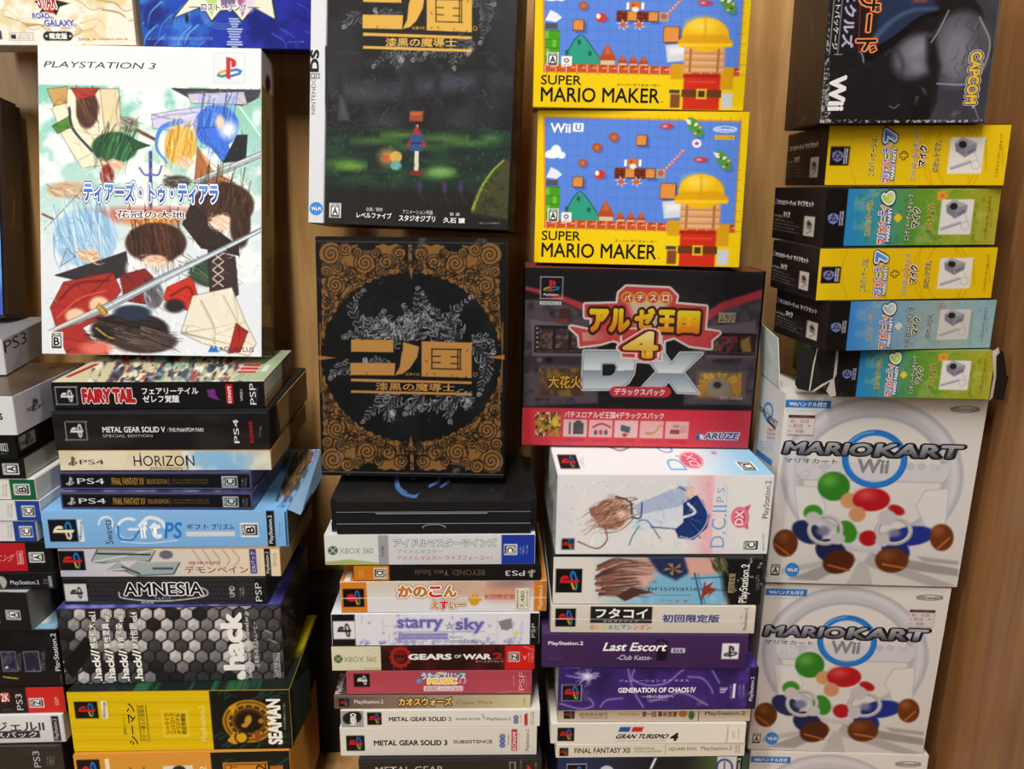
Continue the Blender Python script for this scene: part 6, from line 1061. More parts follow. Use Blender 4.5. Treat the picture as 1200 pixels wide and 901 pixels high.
QD = QUAD['D1']
def maker_art(bx):
    F = bx.face('front', QD, step=.85); F.fill('efcd08'); F.clouds(60, 'f2d418', .4, .7, .6, 3)
    F.poly([(637, 136), (870, 141), (861, 273), (637.5, 267.5)], 'e09a2c').poly([(639, 138), (868, 143), (859, 271), (639.5, 265.5)], '6590e2')
    for k in range(20): F.line([(641 + 12 * k, 138), (641 + 11.5 * k, 271)], .6, '587fd2', a=.8)
    for k in range(11): F.line([(639, 146 + 12 * k), (868, 151 + 12 * k)], .6, '587fd2', a=.8)
    def block(x, y, s=13): F.rect(x + 3, y + 3, x + s + 3, y + s + 3, '4a6ec0', .8).rect(x, y, x + s, y + s, '5a3418').rect(x + .6, y + .6, x + s - 1, y + s - 1, 'e0984a').rect(x + 2, y + 2, x + 3, y + 3, '7a4a20').rect(x + s - 4, y + 2, x + s - 3, y + 3, '7a4a20')
    block(746, 158); block(671, 207)
    F.ell(647, 181, 8, 5, 'f4f8fc').ell(652, 177, 6, 7, 'f4f8fc').ell(658, 182, 5, 4, 'f4f8fc').rect(639.5, 180, 662, 185, 'f4f8fc').poly([(640, 208), (646, 196), (654, 200), (659, 205), (652, 210)], 'e8ecf2')
    F.rect(640, 211, 654, 218, '5a5e6a')
    F.poly([(656.5, 262), (667, 240), (676, 227), (684, 227), (700, 250), (706, 264)], '38a58c').curve([(656.5, 262), (667, 240), (676, 227), (684, 227), (700, 250)], .9, '1c4a3c').ell(678, 233, 2, 3, '1f6a58').ell(690, 246, 2, 3, '1f6a58').ell(664, 245, 2, 3, '1f6a58')
    F.rect(639.5, 219, 656, 260, '54a422')
    for k in range(4): F.rect(639.5, 219 + 10 * k, 656, 220.2 + 10 * k, '3c8418').rect(640 + 8 * (k % 2), 220 + 10 * k, 644 + 8 * (k % 2), 229 + 10 * k, '80c43c')
    for k in range(4):
        x = 720.5 + 12 * k
        if k % 2: block(x, 196.5 + .3 * k, 12)
        else:
            F.rect(x, 196.5 + .3 * k, x + 12, 208.5 + .3 * k, '8c3a1e')
            for j in range(3): F.rect(x, 200 + 4 * j + .3 * k, x + 12, 200.8 + 4 * j + .3 * k, '2a1410').rect(x + 3 + 5 * (j % 2), 197 + 4 * j, x + 3.8 + 5 * (j % 2), 200.5 + 4 * j, '2a1410')
    F.rect(769, 198, 780, 209, 'a8a49c').ell(774.5, 203, 3.4, 3.4, 'c06848')
    for k in range(8): F.ell(779 + 3.1 * k, 200 - 3.3 * k, 1.9, 1.9, 'd88070').ell(778.6 + 3.1 * k, 199.6 - 3.3 * k, .9, .9, 'f4c8b8')
    # small round buttons and leaves in the colours of the cover
    for x, y, c, q in ((720, 161, 'b0603c', 6), (700, 173, 'b0603c', 6), (683, 191, 'a8684c', 5.5)): F.ell(x + 2, y + 2, q, q * .9, '4a6ec0', a=.7).ell(x, y, q, q * .9, c).ell(x, y, q * .45, q * .4, 'd0784c')
    F.ell(706, 207, 6, 4, '4a6ec0', a=.7).ell(703, 204.5, 6.4, 5.4, 'd4402c').ell(700, 203, 2.5, 3, 'f4f0ec')
    F.ell(742, 190.5, 6.5, 5, 'd87830').ell(742, 195, 4, 3, 'f0ece4').rect(732, 187, 735, 195, 'f4f6fa').rect(749, 187, 752, 195, 'f4f6fa').ell(740, 190, 1.4, 1.4, 'c03020')
    for x in (728, 746):
        for a in range(0, 360, 60): F.poly([(x, 213), (x + 8 * math.cos(math.radians(a + 15)), 213 + 7 * math.sin(math.radians(a + 15))), (x + 4 * math.cos(math.radians(a + 45)), 213 + 4 * math.sin(math.radians(a + 45)))], 'e8d4c4')
        F.ell(x, 213, 3.4, 3, 'd06a3c')
    for x, y, rot in ((815, 149, 55), (848, 188, 55)):
        F.ell(x + 2, y + 3, 13, 7, '4a6ec0', rot, a=.7).ell(x, y, 13, 7, '5c9c4c', rot)
        for k in range(7): r = np.random.default_rng(k); F.ell(x + r.uniform(-7, 7), y + r.uniform(-8, 8), 1.8, 1.4, ['f0ead8', 'e8b878', '3c6c34'][k % 3])
        F.poly([(x - 12, y - 10), (x - 4, y - 8), (x - 8, y - 3)], 'f0ead8')
    for x, y in ((782, 148), (821.5, 187)): F.ell(x + 1.5, y + 1.5, 8, 3, '4a6ec0', a=.7).ell(x, y, 8, 3, 'd0404a').ell(x - 2, y, 3, 1.4, 'f0a890')
    F.ell(817, 168, 5.4, 5, 'f2eef4').ell(817, 168, 2.4, 2, 'b05a9a')
    for x, y, s in ((710, 246, 1.0), (727, 253, .55), (739, 253.5, .55), (751, 254, .55)): F.poly([(x - 11 * s, y + 8 * s), (x, y - 12 * s), (x + 11 * s, y + 8 * s)], 'b8562c').poly([(x - 4 * s, y + 1 * s), (x, y - 12 * s), (x + 4 * s, y + 1 * s)], 'cc7040').rect(x - 8 * s, y + 8 * s, x + 8 * s, y + 15 * s, 'e0c4a0')
    F.poly([(638, 257), (861, 263), (860, 272), (637.6, 266.5)], 'cc5c28')
    for k in range(19): x = 639 + 11.8 * k; yy = 257.5 + (x - 638) * .025; F.rect(x, yy, x + .9, yy + 9, 'f4d8c0').rect(x + 5, yy + 3.4, x + 11, yy + 4.3, 'f4d8c0').rect(x + 5.4, yy, x + 6.2, yy + 4, '6a2c14')
    F.t('Wii', 645.5, 144.5, 669.5, 156, 'f6f8fc', b=.03).rect(672, 144.5, 684.5, 154.5, 'f6f8fc').t('U', 675, 146, 681.8, 153, '6590e2', b=.04)
    F.ring(850.5, 151.5, 12.5, 3.4, .9, 'f0f2fa').t('Nintendo', 841, 149.5, 860, 153.5, 'f0f2fa', b=.02).rect(838, 158.5, 861, 163.5, 'e8b820').t('ブックレット付き', 840, 159.5, 859, 162.6, '6a3418')
    F.cero(641.5, 244.5, 654.5, 260, 'A').rect(657.5, 249, 669.5, 260.5, 'f4f4f4').ring(663.5, 254, 2.2, 2, 1, '3a3a3a').greek(659, 257.6, 668, 259.6, '4a4a4a', 1)
    F.t('SUPER', 634.5, 271, 680, 282, '1c1806', b=.01).t('MARIO', 634, 285, 696, 302, '1c1806', b=.012).t('MAKER', 703.5, 286, 769, 303, '1c1806', b=.012).t('スーパーマリオメーカー', 720, 280.6, 770, 284.2, '3a3210').t('TM', 770, 301.5, 773, 303, '3a3210')
    # builder's kit: a hard hat on a wooden crate over a red toolbox, a pale stone and an orange block beside them
    block(773.5, 214.5, 19)
    F.poly([(776, 236), (800, 234), (803, 254), (778, 256)], 'd4d8e0', s=1).poly([(780, 240), (797, 238), (799, 246), (781, 248)], 'e8eaf0', s=2).rect(782, 258, 806, 276, 'd8a414', s=1).rect(838, 262, 854, 288, 'd8a414', s=1).rect(840, 292, 853, 310, 'd0d2d8', s=1)
    F.rect(796, 270, 838, 313, 'd0341c', s=1).rect(796, 270, 838, 274, 'b02818').rect(800, 278, 834, 280, 'e05038')
    F.rect(797, 236, 844, 268, 'dca878', s=1)
    for k in range(4): F.rect(797, 237 + 8 * k, 844, 238 + 8 * k, 'b88450').rect(799, 240 + 8 * k, 842, 241.5 + 8 * k, 'e8bc90')
    F.rect(803, 237, 806, 268, 'b07c48').rect(835, 237, 838, 268, 'b07c48')
    F.ell(822, 224, 27, 20, 'eebc10', s=1).poly([(790, 231), (800, 224), (845, 224), (854, 232), (852, 238), (792, 238)], 'dfa80c', s=1).ell(818, 213, 14, 7, 'f8dc60', s=6).poly([(790, 234), (854, 234), (852, 238), (792, 238)], 'f6cc28', s=.8).line([(822, 204), (822, 232)], 3, 'd8a00c', a=.6, s=1.5)
    F.rect(794, 288, 840, 297, '70401c').frame_rect(811, 287, 823, 299, 2.2, 'e0b830').rect(814, 290, 820, 296, '5a3014')
    F.rect(781, 293, 792, 309, '8c5230', s=1).rect(780, 288, 792, 292, '4a4a4c')
    F.build('front_cover', bx.o, GLOSS)
bx = Box('D1', 'game_box', 'yellow framed landscape game box standing directly on the film wrapped black and red box', CAT, 'dcb80e', 'yellow landscape game boxes'); maker_art(bx)
bx = Box('D0', 'game_box', 'yellow framed landscape game box on top, cut by the upper edge of the photo', CAT, 'dcb80e', 'yellow landscape game boxes'); maker_art(bx)

# ================================================================== right hand column
QK = QUAD['E7']; FLAPBLACK = card('1c1a1a', .45); RAW = card('c9c0b0', .7)
def kart_art(F, worn=False):
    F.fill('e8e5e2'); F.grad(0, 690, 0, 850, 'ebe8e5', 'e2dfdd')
    cx, cy = 990, 768
    F.ring(cx, cy, 86, 70, 20, 'd0d1d7').ring(cx, cy, 95, 79, 2, 'b9bac3', a=.8, s=2).ring(cx, cy, 77, 61, 2, 'b2b3bd', a=.8, s=2).ring(cx, cy - 1, 88, 72, 5, 'e6e6ea', a=.9, s=3)
    F.poly([(908, 752), (1072, 757), (1071, 770), (1066, 776), (914, 772), (909, 766)], 'dddde2', s=1).line([(909, 766), (914, 772), (1066, 776), (1071, 770)], 1.4, 'bcbdc6', a=.8).rect(936, 753, 941, 765, 'cfcfd6').rect(932, 757, 945, 761, 'cfcfd6').ring(918, 766, 4, 3.4, 1, 'c8c8d0')
    for x in (1030, 1042): F.ell(x, 759, 3.4, 3, 'd0d0d8').ring(x, 759, 3.4, 3, .8, 'bcbcc6')
    F.ring(1060, 761, 2, 2, .8, 'c0c0ca').greek(1053, 754, 1055, 766, 'b8b8c2', 1, vert=True)
    for P_ in ([(906, 778), (930, 780), (940, 800), (926, 836), (912, 820)], [(1072, 782), (1046, 784), (1036, 800), (1052, 836), (1068, 822)]): F.poly(P_, 'e9e7e6', s=1.2).line(P_ + [P_[0]], 1.2, 'c4c5cd', a=.8)
    F.poly([(940, 846), (1035, 848), (1084, 856), (1084, 890), (870, 880), (878, 858)], 'dcdad8', .9, s=6)
    for P_, c in (([(985, 848), (1082, 866), (1082, 874), (1000, 862)], 'a2a1a0'), ([(985, 850), (1080, 884), (1060, 886), (978, 860)], 'b8b6b5'), ([(968, 848), (900, 874), (930, 876), (972, 856)], 'a6a4a3'), ([(966, 850), (876, 866), (876, 872), (930, 862)], 'c0bebc'), ([(975, 856), (960, 882), (990, 884), (984, 858)], 'c4c2c0'), ([(1036, 852), (1082, 858), (1082, 862), (1044, 858)], 'b0aeae')): F.poly(P_, c, .9, s=1.2)
    # bright balls and rings tumbling over the wheel
    F.ell(948, 779, 17, 15, '3f8c2e', s=.9).ell(943, 773, 8, 6, '6cb450', s=4).ell(964, 794, 9, 8, 'd8a878', s=1).ell(926, 806, 10, 8, '4a9a34', s=1).ell(962, 826, 10, 12, '46942f', -30, s=1)
    F.ell(920, 826, 17, 11, '2a3468', 25, s=1).ell(945, 846, 17, 12, '242c5c', 20, s=1).ell(897, 837, 13, 14, '6e3c1e', s=1).ell(894, 831, 6, 5, '8c5430', s=3).ell(953, 857, 17, 12, '5c301a', -12, s=1).line([(942, 860), (964, 866)], 2, 'b86a30').line([(886, 838), (902, 850)], 2, 'b86a30')
    F.ring(939, 824, 17, 14, 4, 'b4b1b2').ring(939, 823, 17, 14, 1.4, 'dedcdc').ell(926, 812, 8, 7, 'cfccd0', s=1).ell(952, 833, 8, 6, 'cfccd0', s=1).ell(937, 825, 7, 5, '8a88a0', s=2)
    F.ell(988, 793, 20, 12, 'bf2029', s=.9).ell(982, 788, 9, 5, 'dc5a58', s=4).ell(973, 808, 9, 8, 'd8a074', s=1).ell(1015, 804, 9, 5, 'b81f28', 20, s=1).ell(985, 833, 10, 8, 'b81f28', s=1)
    F.ell(1032, 831, 24, 10, '2b3d9a', -6, s=1).ell(1014, 845, 16, 11, '26368c', 25, s=1).ell(1010, 856, 18, 13, '6e3c1e', s=1).ell(1005, 851, 8, 5, '8c5430', s=3).ell(1064, 833, 13, 14, '7a4420', s=1).ell(1060, 826, 6, 5, '9c6238', s=3).line([(1000, 860), (1022, 864)], 2, 'c07838').line([(1060, 844), (1072, 834)], 2, 'c07838')
    F.ring(1012, 826, 18, 13, 4, 'b4b1b2').ring(1012, 825, 18, 13, 1.4, 'dedcdc').ell(1005, 812, 10, 8, 'cfccd0', s=1).ell(1000, 836, 8, 6, 'cfccd0', s=1).ell(1013, 828, 6, 4, '8a88a0', s=2)
    F.ring(991.7, 751, 31.5, 27, 6, '2e8ade').ring(991.7, 751, 34, 29.5, 1, '1f68b8', a=.7).curve([(965, 734), (976, 726), (990, 723)], 2, '8ac0ee', a=.8).t('Wii', 972.5, 751, 1007, 766, '97989c', b=.04)
    F.t('MARIO', 896, 734, 990, 747, ('c4c6d0', '5c5d66'), b=.045, ol=[(.085, '26272c')], sh=.03).t('KART', 992, 736, 1087, 750, ('c4c6d0', '5c5d66'), b=.045, ol=[(.085, '26272c')], sh=.03).t('マリオカート', 896, 750.5, 952, 755.2, '7c7d82', b=.02)
    F.rect(897, 690.8, 945, 698.6, '2a84d2').t('Wiiハンドル付き', 901, 692.2, 941, 697.2, 'f2f6fa', b=.03).greek(897.5, 700.6, 939, 702.4, '8ab0d0', 1)
    F.ring(1089.5, 699.3, 14.5, 3, .9, '77787c').t('Nintendo', 1079, 697.6, 1100, 701, '6a6b70', b=.02).cero(880, 858, 892.5, 870.5, 'A').wifi(904, 864.5, 7.2)
    return F
def sticker(bx, x0, y0, x1, y1, f=None):
    P = f or bx.face(); a0, b0 = P.ab(x0, y1); a1, b1 = P.ab(x1, y0); w, h = bx.w, bx.h
    G = Print('sticker', lambda a, b, e: np.stack([-w / 2 + (a0 + a * (a1 - a0)) * w, np.zeros_like(a) - .0009 - e, (b0 + b * (b1 - b0)) * h], -1), [(0, 0), (36, 0), (36, 20), (0, 20)], .6, .00005, (.03, .02)).fill('e3d9d8')
    G.rect(0, 0, 36, 3.2, '5c3038').greek(4, .8, 31, 2.4, 'd8c0c0', 1).t('01', 4, 4.6, 9, 8, '4a3c3c').t('15-03', 17, 4.6, 28, 8, '4a3c3c').greek(1, 10.5, 5, 12, '4a3c3c', 1).t('¥110', 8, 9, 20, 13, '4a3c3c').rect(28, 10.5, 31, 11.2, '4a3c3c').greek(1, 16, 5, 17.4, '4a3c3c', 1).t('¥100', 12, 14.8, 22, 18, '4a3c3c')
    return G.build('price_sticker', bx.o, MATT, 'small pale paper price sticker with a dark red header')
bx = Box('E8', 'game_box', 'lowest of the three white steering wheel boxes, only its top strip inside the photo', CAT, 'd6d0c8', 'white steering wheel boxes')
_t = .107 / .192
QS = [QK[0], QK[1], (QK[1][0] + _t * (QK[2][0] - QK[1][0]), QK[1][1] + _t * (QK[2][1] - QK[1][1])), (QK[0][0] + _t * (QK[3][0] - QK[0][0]), QK[0][1] + _t * (QK[3][1] - QK[0][1]))]
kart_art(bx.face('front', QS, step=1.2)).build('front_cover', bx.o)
bx = Box('E7', 'game_box', 'middle white steering wheel box, its price sticker at the upper right', CAT, 'd6d0c8', 'white steering wheel boxes')
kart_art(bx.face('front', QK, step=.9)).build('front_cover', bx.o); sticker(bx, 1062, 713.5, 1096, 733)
S = bx.face('left', step=2).fill('d8d4ce'); S.build('side_print', bx.o)
bx = Box('E6', 'game_box', 'uppermost white steering wheel box, with an open lid flap and left price sticker', CAT, 'd6d0c8', 'white steering wheel boxes')
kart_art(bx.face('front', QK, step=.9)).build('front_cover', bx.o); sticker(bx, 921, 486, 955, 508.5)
S = bx.face('left', [(891, 437), (920, 460), (898, 683), (872, 640)]).fill('dbdad8')
S.t('MARIOKART', 889, 483, 912, 490, '3a3c44', b=.03).ring(900, 481, 5, 9, 1.6, '3a8ed8').t('Wii', 897, 478, 903, 484, '9a9ca2').rect(898, 494, 909, 498, '5c3038').rect(898, 498, 909, 516, 'dcd4d2').greek(899, 500, 908, 514, '5a4c4c', 3).greek(889, 515, 906, 528, '7aa0c8', 4).poly([(887, 525), (905, 538), (904, 545), (886, 531)], '3a8ed8').build('side_print', bx.o)
hw, hh, dd = bx.w / 2, bx.h, bx.d
bx.panel('open_flap', [(-hw - .0005, .018, hh + .0005), (-hw - .0005, dd * .98, hh + .0005), (-hw - .006, dd * .98, hh + .052), (-hw - .003, .030, hh + .046)], .0008, card('c9d0ca', .6), 'pale card flap standing up from the lid')

QY, QG = QUAD['E1'], QUAD['E2']
def device(F, x, y, s):
    """line drawing of the little console and the hand microphone on the white panel"""
    p = lambda u, v: (x + u * s, y + v * s)
    F.poly([p(.18, .20), p(.38, .03), p(.80, .20), p(.78, .42), p(.46, .60), p(.20, .42)], '9a9ba6', s=.4).poly([p(.18, .20), p(.38, .03), p(.80, .20), p(.46, .30)], 'b4b5be', s=.4).poly([p(.18, .20), p(.46, .30), p(.46, .60), p(.20, .42)], '8a8b98', s=.4).ell(*p(.40, .24), .115 * s, .10 * s, '2c2a2e')
    for k in range(3): F.ell(*p(.55 + .07 * k, .46 - .035 * k), .022 * s, .035 * s, '5a5b66')
    F.line([p(.08, .90), p(.60, .72)], .085 * s, 'a4a4b4').line([p(.08, .88), p(.60, .70)], .03 * s, 'd0d0dc').ring(*p(.76, .80), .12 * s, .12 * s, .7, 'b4b4c0').line([p(.72, .46), p(.84, .68)], .7, 'b4b4c0')
def cube_mark(F, x, y, r, c='8f8cd0', bg=None):
    P6 = [(x + r * math.cos(math.radians(a)), y + r * math.sin(math.radians(a))) for a in range(30, 390, 60)]
    F.poly(P6, c).poly([(x + .55 * (a - x), y + .55 * (b - y)) for a, b in P6], bg or '18161c').poly([(x + .34 * (a - x), y + .34 * (b - y)) for a, b in P6], 'd8d8f4').line([(x, y), P6[0]], r * .16, bg or '18161c').line([(x, y), P6[2]], r * .16, bg or '18161c').line([(x, y), P6[4]], r * .16, bg or '18161c')
TITLE = (('マ', 'd8506a'), ('リ', '5a7ad8'), ('オ', 'e0703c'), ('パ', 'd85a9a'), ('ー', '58a84c'), ('テ', '8a6ad0'), ('ィ', 'e09a3c'))
def title(F, x0, y0, x1, y1, digit, dq, dc):
    n = len(TITLE); st = (y1 - y0) / n
    for k, (s, c) in enumerate(TITLE):
        q = .36 if s == 'ー' else .18 if s == 'ィ' else 0
        F.t(s, x0 + (x1 - x0) * q, y1 - st * (k + 1) + .3, x1 - (x1 - x0) * (q if s == 'ー' else 0), y1 - st * k - .3, c, r=90, b=.05, ol=[(.14, '3a2a2a'), (.10, 'f4f0ea')])
    F.t(digit, *dq, dc, r=90, b=.05, ol=[(.15, '2a2a3a'), (.09, 'e4ecf4')])
def party7(bx):
    F = bx.face('front', QY); F.fill('ecca10')
    for k in range(4): F.curve([(1006 - 3 * k + 46 * k, 140), (996 + 45 * k, 182), (1006 + 44 * k, 225)], 1.4, 'd8b008', a=.7)
    F.ring(1115, 182, 34, 50, 2, 'd8b008', a=.6).ring(1120, 182, 24, 40, 2, 'd8b008', a=.6)
    F.poly([(1078 + (13 if k % 2 == 0 else 5.5) * math.cos(math.radians(36 * k - 90)), 182 + (20 if k % 2 == 0 else 8) * math.sin(math.radians(36 * k - 90))) for k in range(10)], 'eca618', .9)
    F.rect(972.8, 172, 995, 194, '18150f'); cube_mark(F, 981.5, 183, 7.2); F.t('NINTENDO', 988.5, 174, 990.6, 192, 'd8d8e4', r=90, b=.02).t('GAMECUBE', 991, 174, 993.2, 192, 'd8d8e4', r=90, b=.03)
    F.t('このパッケージは、', 1018.5, 160, 1026.5, 206, '2a2206', r=90, b=.02, ol=[(.06, 'f6e890')]); title(F, 1034, 166, 1044.5, 214, '7', (1035.5, 152, 1050, 166), ('5a8ad8', '7ab0e8')); F.t('MARIO PARTY', 1044.5, 172, 1049, 210, 'f4f2ec', r=90, b=.05, ol=[(.12, '5a5a6a')])
    F.rect(1053.5, 179.5, 1064, 184.5, '3a2e08').rect(1056.5, 177, 1061, 187.5, '3a2e08').rect(1054.3, 180.5, 1063.2, 183.5, 'eec838').rect(1057.5, 178, 1060, 186.5, 'eec838')
    F.t('ニンテンドーゲームキューブ', 1068, 154, 1074.5, 210, '1c1606', r=90, b=.01, ol=[(.07, 'f6f0d0')]).t('マイク', 1075.5, 170, 1085, 195, '141006', r=90, b=.05, ol=[(.10, 'f6f0d0')]).t('のセットです。', 1093, 164, 1101, 200, '2a2206', r=90, b=.02, ol=[(.06, 'f6e890')])
    F.rect(1111.5, 160.5, 1152, 203, 'ebe8e2'); device(F, 1111, 159, 42); F.greek(1154, 162, 1156, 200, '7a6a10', 1, .8, vert=True).t('ニンテンドーゲームキューブ', 1168, 156, 1172, 207, '3a2e08', r=90).greek(1174, 170, 1175.5, 195, '6a5a10', 1, .8, vert=True)
    F.build('front_print', bx.o)
def party6(bx, paler=False, Q=None):
    F = bx.face('front', Q or QG)
    if paler: c = ('4a94dc', '7fb0d4', '98b4bc', 'a3bcb8', '9cc0cc')  # paler, bluer inks than the green box
    else: c = ('2f94cc', '4fa0a0', '6a9f42', '93ac34', 'b4ae34')
    F.fill(c[0]); xs = (995, 1035, 1070, 1110, 1165)
    for k in range(4): F.grad(xs[k], 0, xs[k + 1], 0, c[k], c[k + 1], 1, (xs[k], 200, 400 + xs[k + 1] if k == 3 else xs[k + 1], 300))
    F.clouds(14, 'd8d8a0' if not paler else 'c4d0cc', .55, .8, .35, 4, (1000, 215, 1180, 292)).clouds(9, '3c7a3a' if not paler else '7a9cac', .62, .8, .35, 9, (1000, 215, 1180, 292))
    for k in range(22): r = np.random.default_rng(k + 5); F.ell(r.uniform(1000, 1165), r.uniform(224, 284), .9, .7, '3a5a24' if not paler else '5a7a8a', a=.7)
    F.rect(955, 210, 991.5, 295, '171414'); cube_mark(F, 976.5, 256, 7, '8a9ae0', '171414'); F.t('NINTENDO', 983.5, 247.5, 985.6, 264, 'c8c8d8', r=90, b=.02).t('GAMECUBE', 986.2, 247.5, 988.4, 264, 'c8c8d8', r=90, b=.03)
    F.t('このパッケージは、', 1014.5, 234, 1021.5, 276, '1c2010', r=90, b=.02, ol=[(.07, 'f2e478' if not paler else 'd8e0d8')]); title(F, 1029.5, 240, 1040, 286, '6', (1032.5, 225.5, 1046.5, 238.5), ('b4d048', 'd8e878') if not paler else ('b0b8b0', 'd8dcd8')); F.t('MARIO PARTY', 1039.5, 243, 1044, 283, 'f4f2ec', r=90, b=.05, ol=[(.12, '3a6ab0')])
    F.rect(1048, 253, 1057, 257.5, 'f2d22c' if not paler else 'dce0d8').rect(1050.3, 250.5, 1054.7, 260, 'f2d22c' if not paler else 'dce0d8')
    F.t('ニンテンドーゲームキューブ', 1061, 228, 1067.5, 282, 'f2f2ea', r=90, b=.02, ol=[(.08, '3a4a2a')]).t('マイク', 1068.5, 243, 1077, 267, '141410', r=90, b=.05, ol=[(.10, 'e8ecd0')]).t('のセットです。', 1085.5, 238, 1092.5, 270, '1c2010', r=90, b=.02, ol=[(.07, 'f2e478' if not paler else 'd8e0d8')])
    for a in range(0, 360, 72): F.ell(1103 + 4 * math.cos(math.radians(a)), 229.5 + 4 * math.sin(math.radians(a)), 3, 3, 'e8a83c' if not paler else 'a8a8a4')
    F.ell(1103, 229.5, 2, 2, 'd87c28' if not paler else '98a09c').rect(1101.5, 233.5, 1139.5, 274.5, 'e9e7e6' if not paler else 'dcd9d4'); device(F, 1101, 232, 40); F.greek(1141.5, 236, 1143, 272, '6a6420', 1, .7, vert=True).t('ニンテンドーゲームキューブ', 1155, 230, 1159, 278, '33300c', r=90).greek(1161, 244, 1162.4, 266, '5a5420', 1, .7, vert=True)
    return F
LY = [(918.7, 161), (970.7, 147), (966.7, 217), (912, 217)]
def party_side(bx, num):
    S = bx.face('left', LY).fill('1f1b1a'); S.clouds(20, '332824', .4, .75, .8, 3); cube_mark(S, 918.5, 175, 3.4, '8a88c0', '1f1b1a')
    S.t('マリオパーティ%s' % num, 921, 171, 938, 176.5, 'f2f0ec', b=.03).t('マイクセット', 940, 166.5, 957, 173, 'f2f0ec', b=.03).t('ニンテンドーゲームキューブ', 913.5, 188, 925, 192, 'd8d4d0').t('マイク', 925.5, 183, 932, 190, 'f2f0ec', b=.03)
    for k in range(4): S.greek(912.5, 193.5 + 3.8 * k, 936 + 5 * (k % 2), 195.8 + 3.8 * k, 'b8b2ac', 1, .8, seed=k)
    S.rect(946, 183, 957.5, 207, 'cfc8c0').poly([(948.5, 190), (952, 187), (955.5, 192), (954, 199), (949, 198)], '8a8680').ell(952, 191.5, 1.8, 2.4, '2a2826').line([(949, 204), (955, 199)], 1.2, '8a8680').greek(913, 178, 917, 182, 'a8a4a0', 1)
    return S
SET = 'boxed sets with a console and microphone picture'
for key, fn, lab in (('E4', 'f', 'blue grey box with a microphone picture, under the lower yellow box'), ('E3', '7', 'lower of the two yellow boxes with a microphone picture, right column'), ('E2', '6', 'green and blue box with a microphone picture, between two yellow boxes'), ('E1', '7', 'upper of the two yellow boxes with a microphone picture, directly under the dark box')):
    bx = Box(key, 'game_box', lab, CAT, '242020', SET, d=.15 if key == 'E1' else None)
    if fn == '7': party7(bx)
    else: party6(bx, fn == 'f').build('front_print', bx.o)
    party_side(bx, '7' if fn == '7' else '6').build('side_print', bx.o)
    S = bx.face('right', step=3).fill('e0c010' if fn == '7' else '8a9a3c' if fn == '6' else '98b4b8'); S.build('end_print', bx.o)
bx = Box('E5', 'game_box', 'battered green and blue box with torn black end flaps, right column', CAT, '8a9a50', SET, d=.12)
q5 = QUAD['E5']
# its printed face lines up with the other green box from the black strip rightwards
Q5 = [(962, 221), (1172, 220), (1168, 287), (958.5, 289)]
party6(bx, False, Q5).build('front_print', bx.o, printed(.5, 'printed_torn_card', .25))
bx.slab('torn_flap', [(981, 408), (976, 402.5), (960, 403), (938, 411), (934, 420), (932.5, 458), (936, 464), (952, 466), (963, 458), (970, 452), (968, 462), (976, 470), (981, 469)], -.0004, .0002, FLAPBLACK, lambda x, z: max(0, (-bx.w / 2 - x)) * .35, 'black torn flap bent back at the left end')
bx.slab('torn_edge', [(977, 402), (980, 403), (979.5, 440), (977, 447), (981, 468), (975, 470), (969, 463), (973, 450), (962, 459), (956, 464), (951, 466), (963, 455), (976, 446), (977, 420)], -.0008, -.0004, RAW, lambda x, z: max(0, (-bx.w / 2 - x)) * .3, 'raw pale torn card')
bx.slab('flap_fold', [(956, 405), (957, 405), (953.5, 430), (950.5, 465), (949, 465), (952, 430)], -.0008, -.0003, RAW, lambda x, z: max(0, (-bx.w / 2 - x)) * .35, 'pale worn fold line')
bx.slab('torn_flap', [(1161, 410), (1164, 407), (1172, 412), (1178, 428), (1181, 440), (1184.5, 442), (1183, 471), (1170, 468), (1165, 464)], -.0004, .0002, FLAPBLACK, lambda x, z: max(0, x - bx.w / 2) * .35, 'black torn flap bent back at the right end')
bx.slab('torn_edge', [(1158, 411), (1164, 406), (1167, 412), (1163, 416), (1167, 440), (1167, 466), (1163, 470), (1164, 440)], -.0007, -.0004, RAW, lambda x, z: max(0, x - bx.w / 2) * .3, 'raw pale torn card')
bx = Box('E0', 'game_box', 'worn dark game box at the top right with orange katakana title', CAT, '1d1a1a', 'boxed games in the right column', d=None)
F = bx.face('front', step=.9)
F.fill('201d20'); F.poly([(1100, -60), (1190, -60), (1160, 150), (1085, 150), (1098, 120), (1100, 90), (1140, 96), (1165, 60), (1150, 10)], '45454f', s=2).clouds(26, '54545e', .5, .8, .5, 4, (1090, -60, 1185, 150)).clouds(30, '2c2a30', .5, .8, .6, 7, (960, -60, 1080, 150))
F.poly([(1020, -60), (1070, -60), (1100, 12), (1078, 22), (1052, 44), (1020, 62), (1028, 20)], '2c3c5c', s=4).curve([(1020, 50), (1046, 24), (1070, 12), (1098, 10)], 5, '7c90b4', a=.6, w2=2, s=3).curve([(1018, 66), (1050, 46), (1080, 22), (1104, 14)], 12, '101012', w2=5).poly([(1066, -60), (1096, -60), (1086, 3), (1070, 3)], '9a5a4c', .8, s=2)
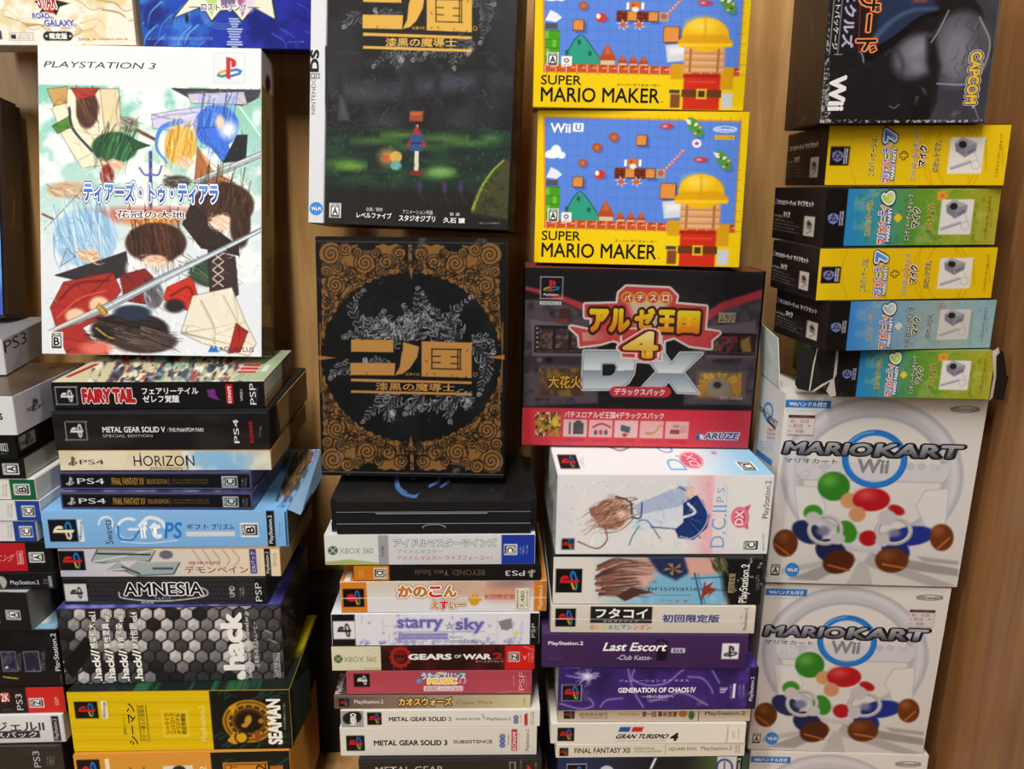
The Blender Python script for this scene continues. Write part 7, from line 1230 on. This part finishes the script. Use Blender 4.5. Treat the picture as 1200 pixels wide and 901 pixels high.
# smooth grey river stones in the place of the portrait
F.ell(1128, 54, 34, 42, '5c5c66', 8, s=4).ell(1074, 66, 30, 24, '6e6e7a', -35, s=5).ell(1120, 62, 18, 34, '8c8c9a', 6, s=9, a=.8).ell(1076, 58, 16, 10, '9a9aa8', -40, s=7, a=.8).poly([(1086, 44), (1096, 42), (1102, 78), (1094, 92), (1086, 76)], '1c1c20', s=4).ell(1075, 78, 8, 7, '8a8a96', s=4).curve([(1052, 60), (1058, 74), (1056, 88)], 4, '3a3a42', a=.7, s=3)
for k in range(34): r = np.random.default_rng(k + 20); x, y = r.uniform(1122, 1150), r.uniform(18, 95); F.curve([(x, y), (x + r.uniform(-8, 4), y + 8), (x + r.uniform(-14, 4), y + 15)], .8, ['8c8c98', '34343c'][k % 2], a=.6)
F.curve([(1148, 20), (1160, 50), (1152, 80), (1136, 98), (1098, 98)], 2, 'b8bcc4', a=.7).curve([(1112, 12), (1100, 36), (1091, 50)], 1.2, 'b0b0b8').poly([(1080, 102), (1088, 108), (1087, 114), (1082, 110)], '6c6c74').poly([(1073, 113), (1077, 112), (1075, 124), (1071, 122)], '6c6c74').line([(1042, 124), (1048, 127), (1054, 122)], .8, 'a0a4ac').poly([(1066, 122), (1090, 100), (1096, 118), (1084, 142), (1064, 146)], '151417', .7, s=4)
F.t('エキスパートパッケージ', 979, -44, 985.5, 58, 'ecebe8', r=-90, b=.01).frame_rect(977, -60, 987.5, 64, .8, 'c8c8c8').t('クロニクルズ', 990.5, -48, 1004.5, 56, 'c9c2d4', r=-90, b=.02, ol=[(.07, '5a4a6c')]).t('バイオハザード', 1010, -112, 1036, 61, '2a1410', r=-90, b=.02, ol=[(.09, 'c8401c'), (.055, 'f0b070')]).line([(1009.5, -40), (1006, 62)], 1, 'b03020').curve([(1008, 60), (1011, 66), (1012, 73)], 1.6, '9098a8')
F.t('Wii', 971, 88, 991, 130, 'f2f2ee', r=-90, b=.05).ell(971.5, 132.5, 1.2, 1.2, 'e0e0dc').t('CAPCOM', 1134, 60, 1148, 122, 'e8c63c', r=-90, b=.05, ol=[(.12, 'e8e4ec'), (.08, '3a3a6a')]).ell(1140.5, 125, 1.6, 1.6, 'd0d0d4').line([(1142, 126), (1147, 140)], .8, 'b0b0b4')
F.line([(968.5, -55), (969.5, 0), (961.5, 145)], 2, 'a8a8a4', a=.55).clouds(2.2, 'c8c8c4', .5, .6, .8, 3, (958, -60, 972, 150)).clouds(2.5, 'd0d0cc', .5, .6, .85, 5, (955, 140.5, 1160, 150)).line([(1172, 0), (1154, 142)], 1, 'b0b0ac', a=.5).build('front_cover', bx.o, printed(.36, 'printed_scuffed_dark', .25, .45))
S = bx.face('left', [(929, 0), (969, 0), (960, 146), (918.7, 153)], step=1.5).fill('241f1d'); S.grad(920, 0, 965, 0, '2c2622', '1a1818').rect(934, -80, 942, 150, '171514', .8).build('side_print', bx.o, printed(.36, 'printed_scuffed_dark', .25, .45))

# ================================================================== black boxes added to darken the gaps between the stacks, covering the bright wood
for key, p, lab in (('X1', (-.232, .868, FLOOR_Z - EYE, .05, 0., 0., .075, .215, .06), 'added black box darkening the gap between the second and third stacks'), ('X2', (.030, .872, FLOOR_Z - EYE, 0., 0., 0., .07, .205, .06), 'added black box darkening the gap between the third and fourth stacks')):
    FIT[key] = p; bx = Box(key, 'game_box', lab, CAT, '17161a', 'black boxes added behind the stacks')
    F = bx.face('front', [(340, 700), (400, 700), (398, 860), (342, 860)]).fill('18171b'); F.clouds(14, '26252b', .5, .8, .6, 3).line([(362, 705), (360, 760)], 1, 'b8b8b8').greek(367, 705, 371, 760, 'a8a8a8', 2, .7, vert=True).build('front_print', bx.o, GLOSS)
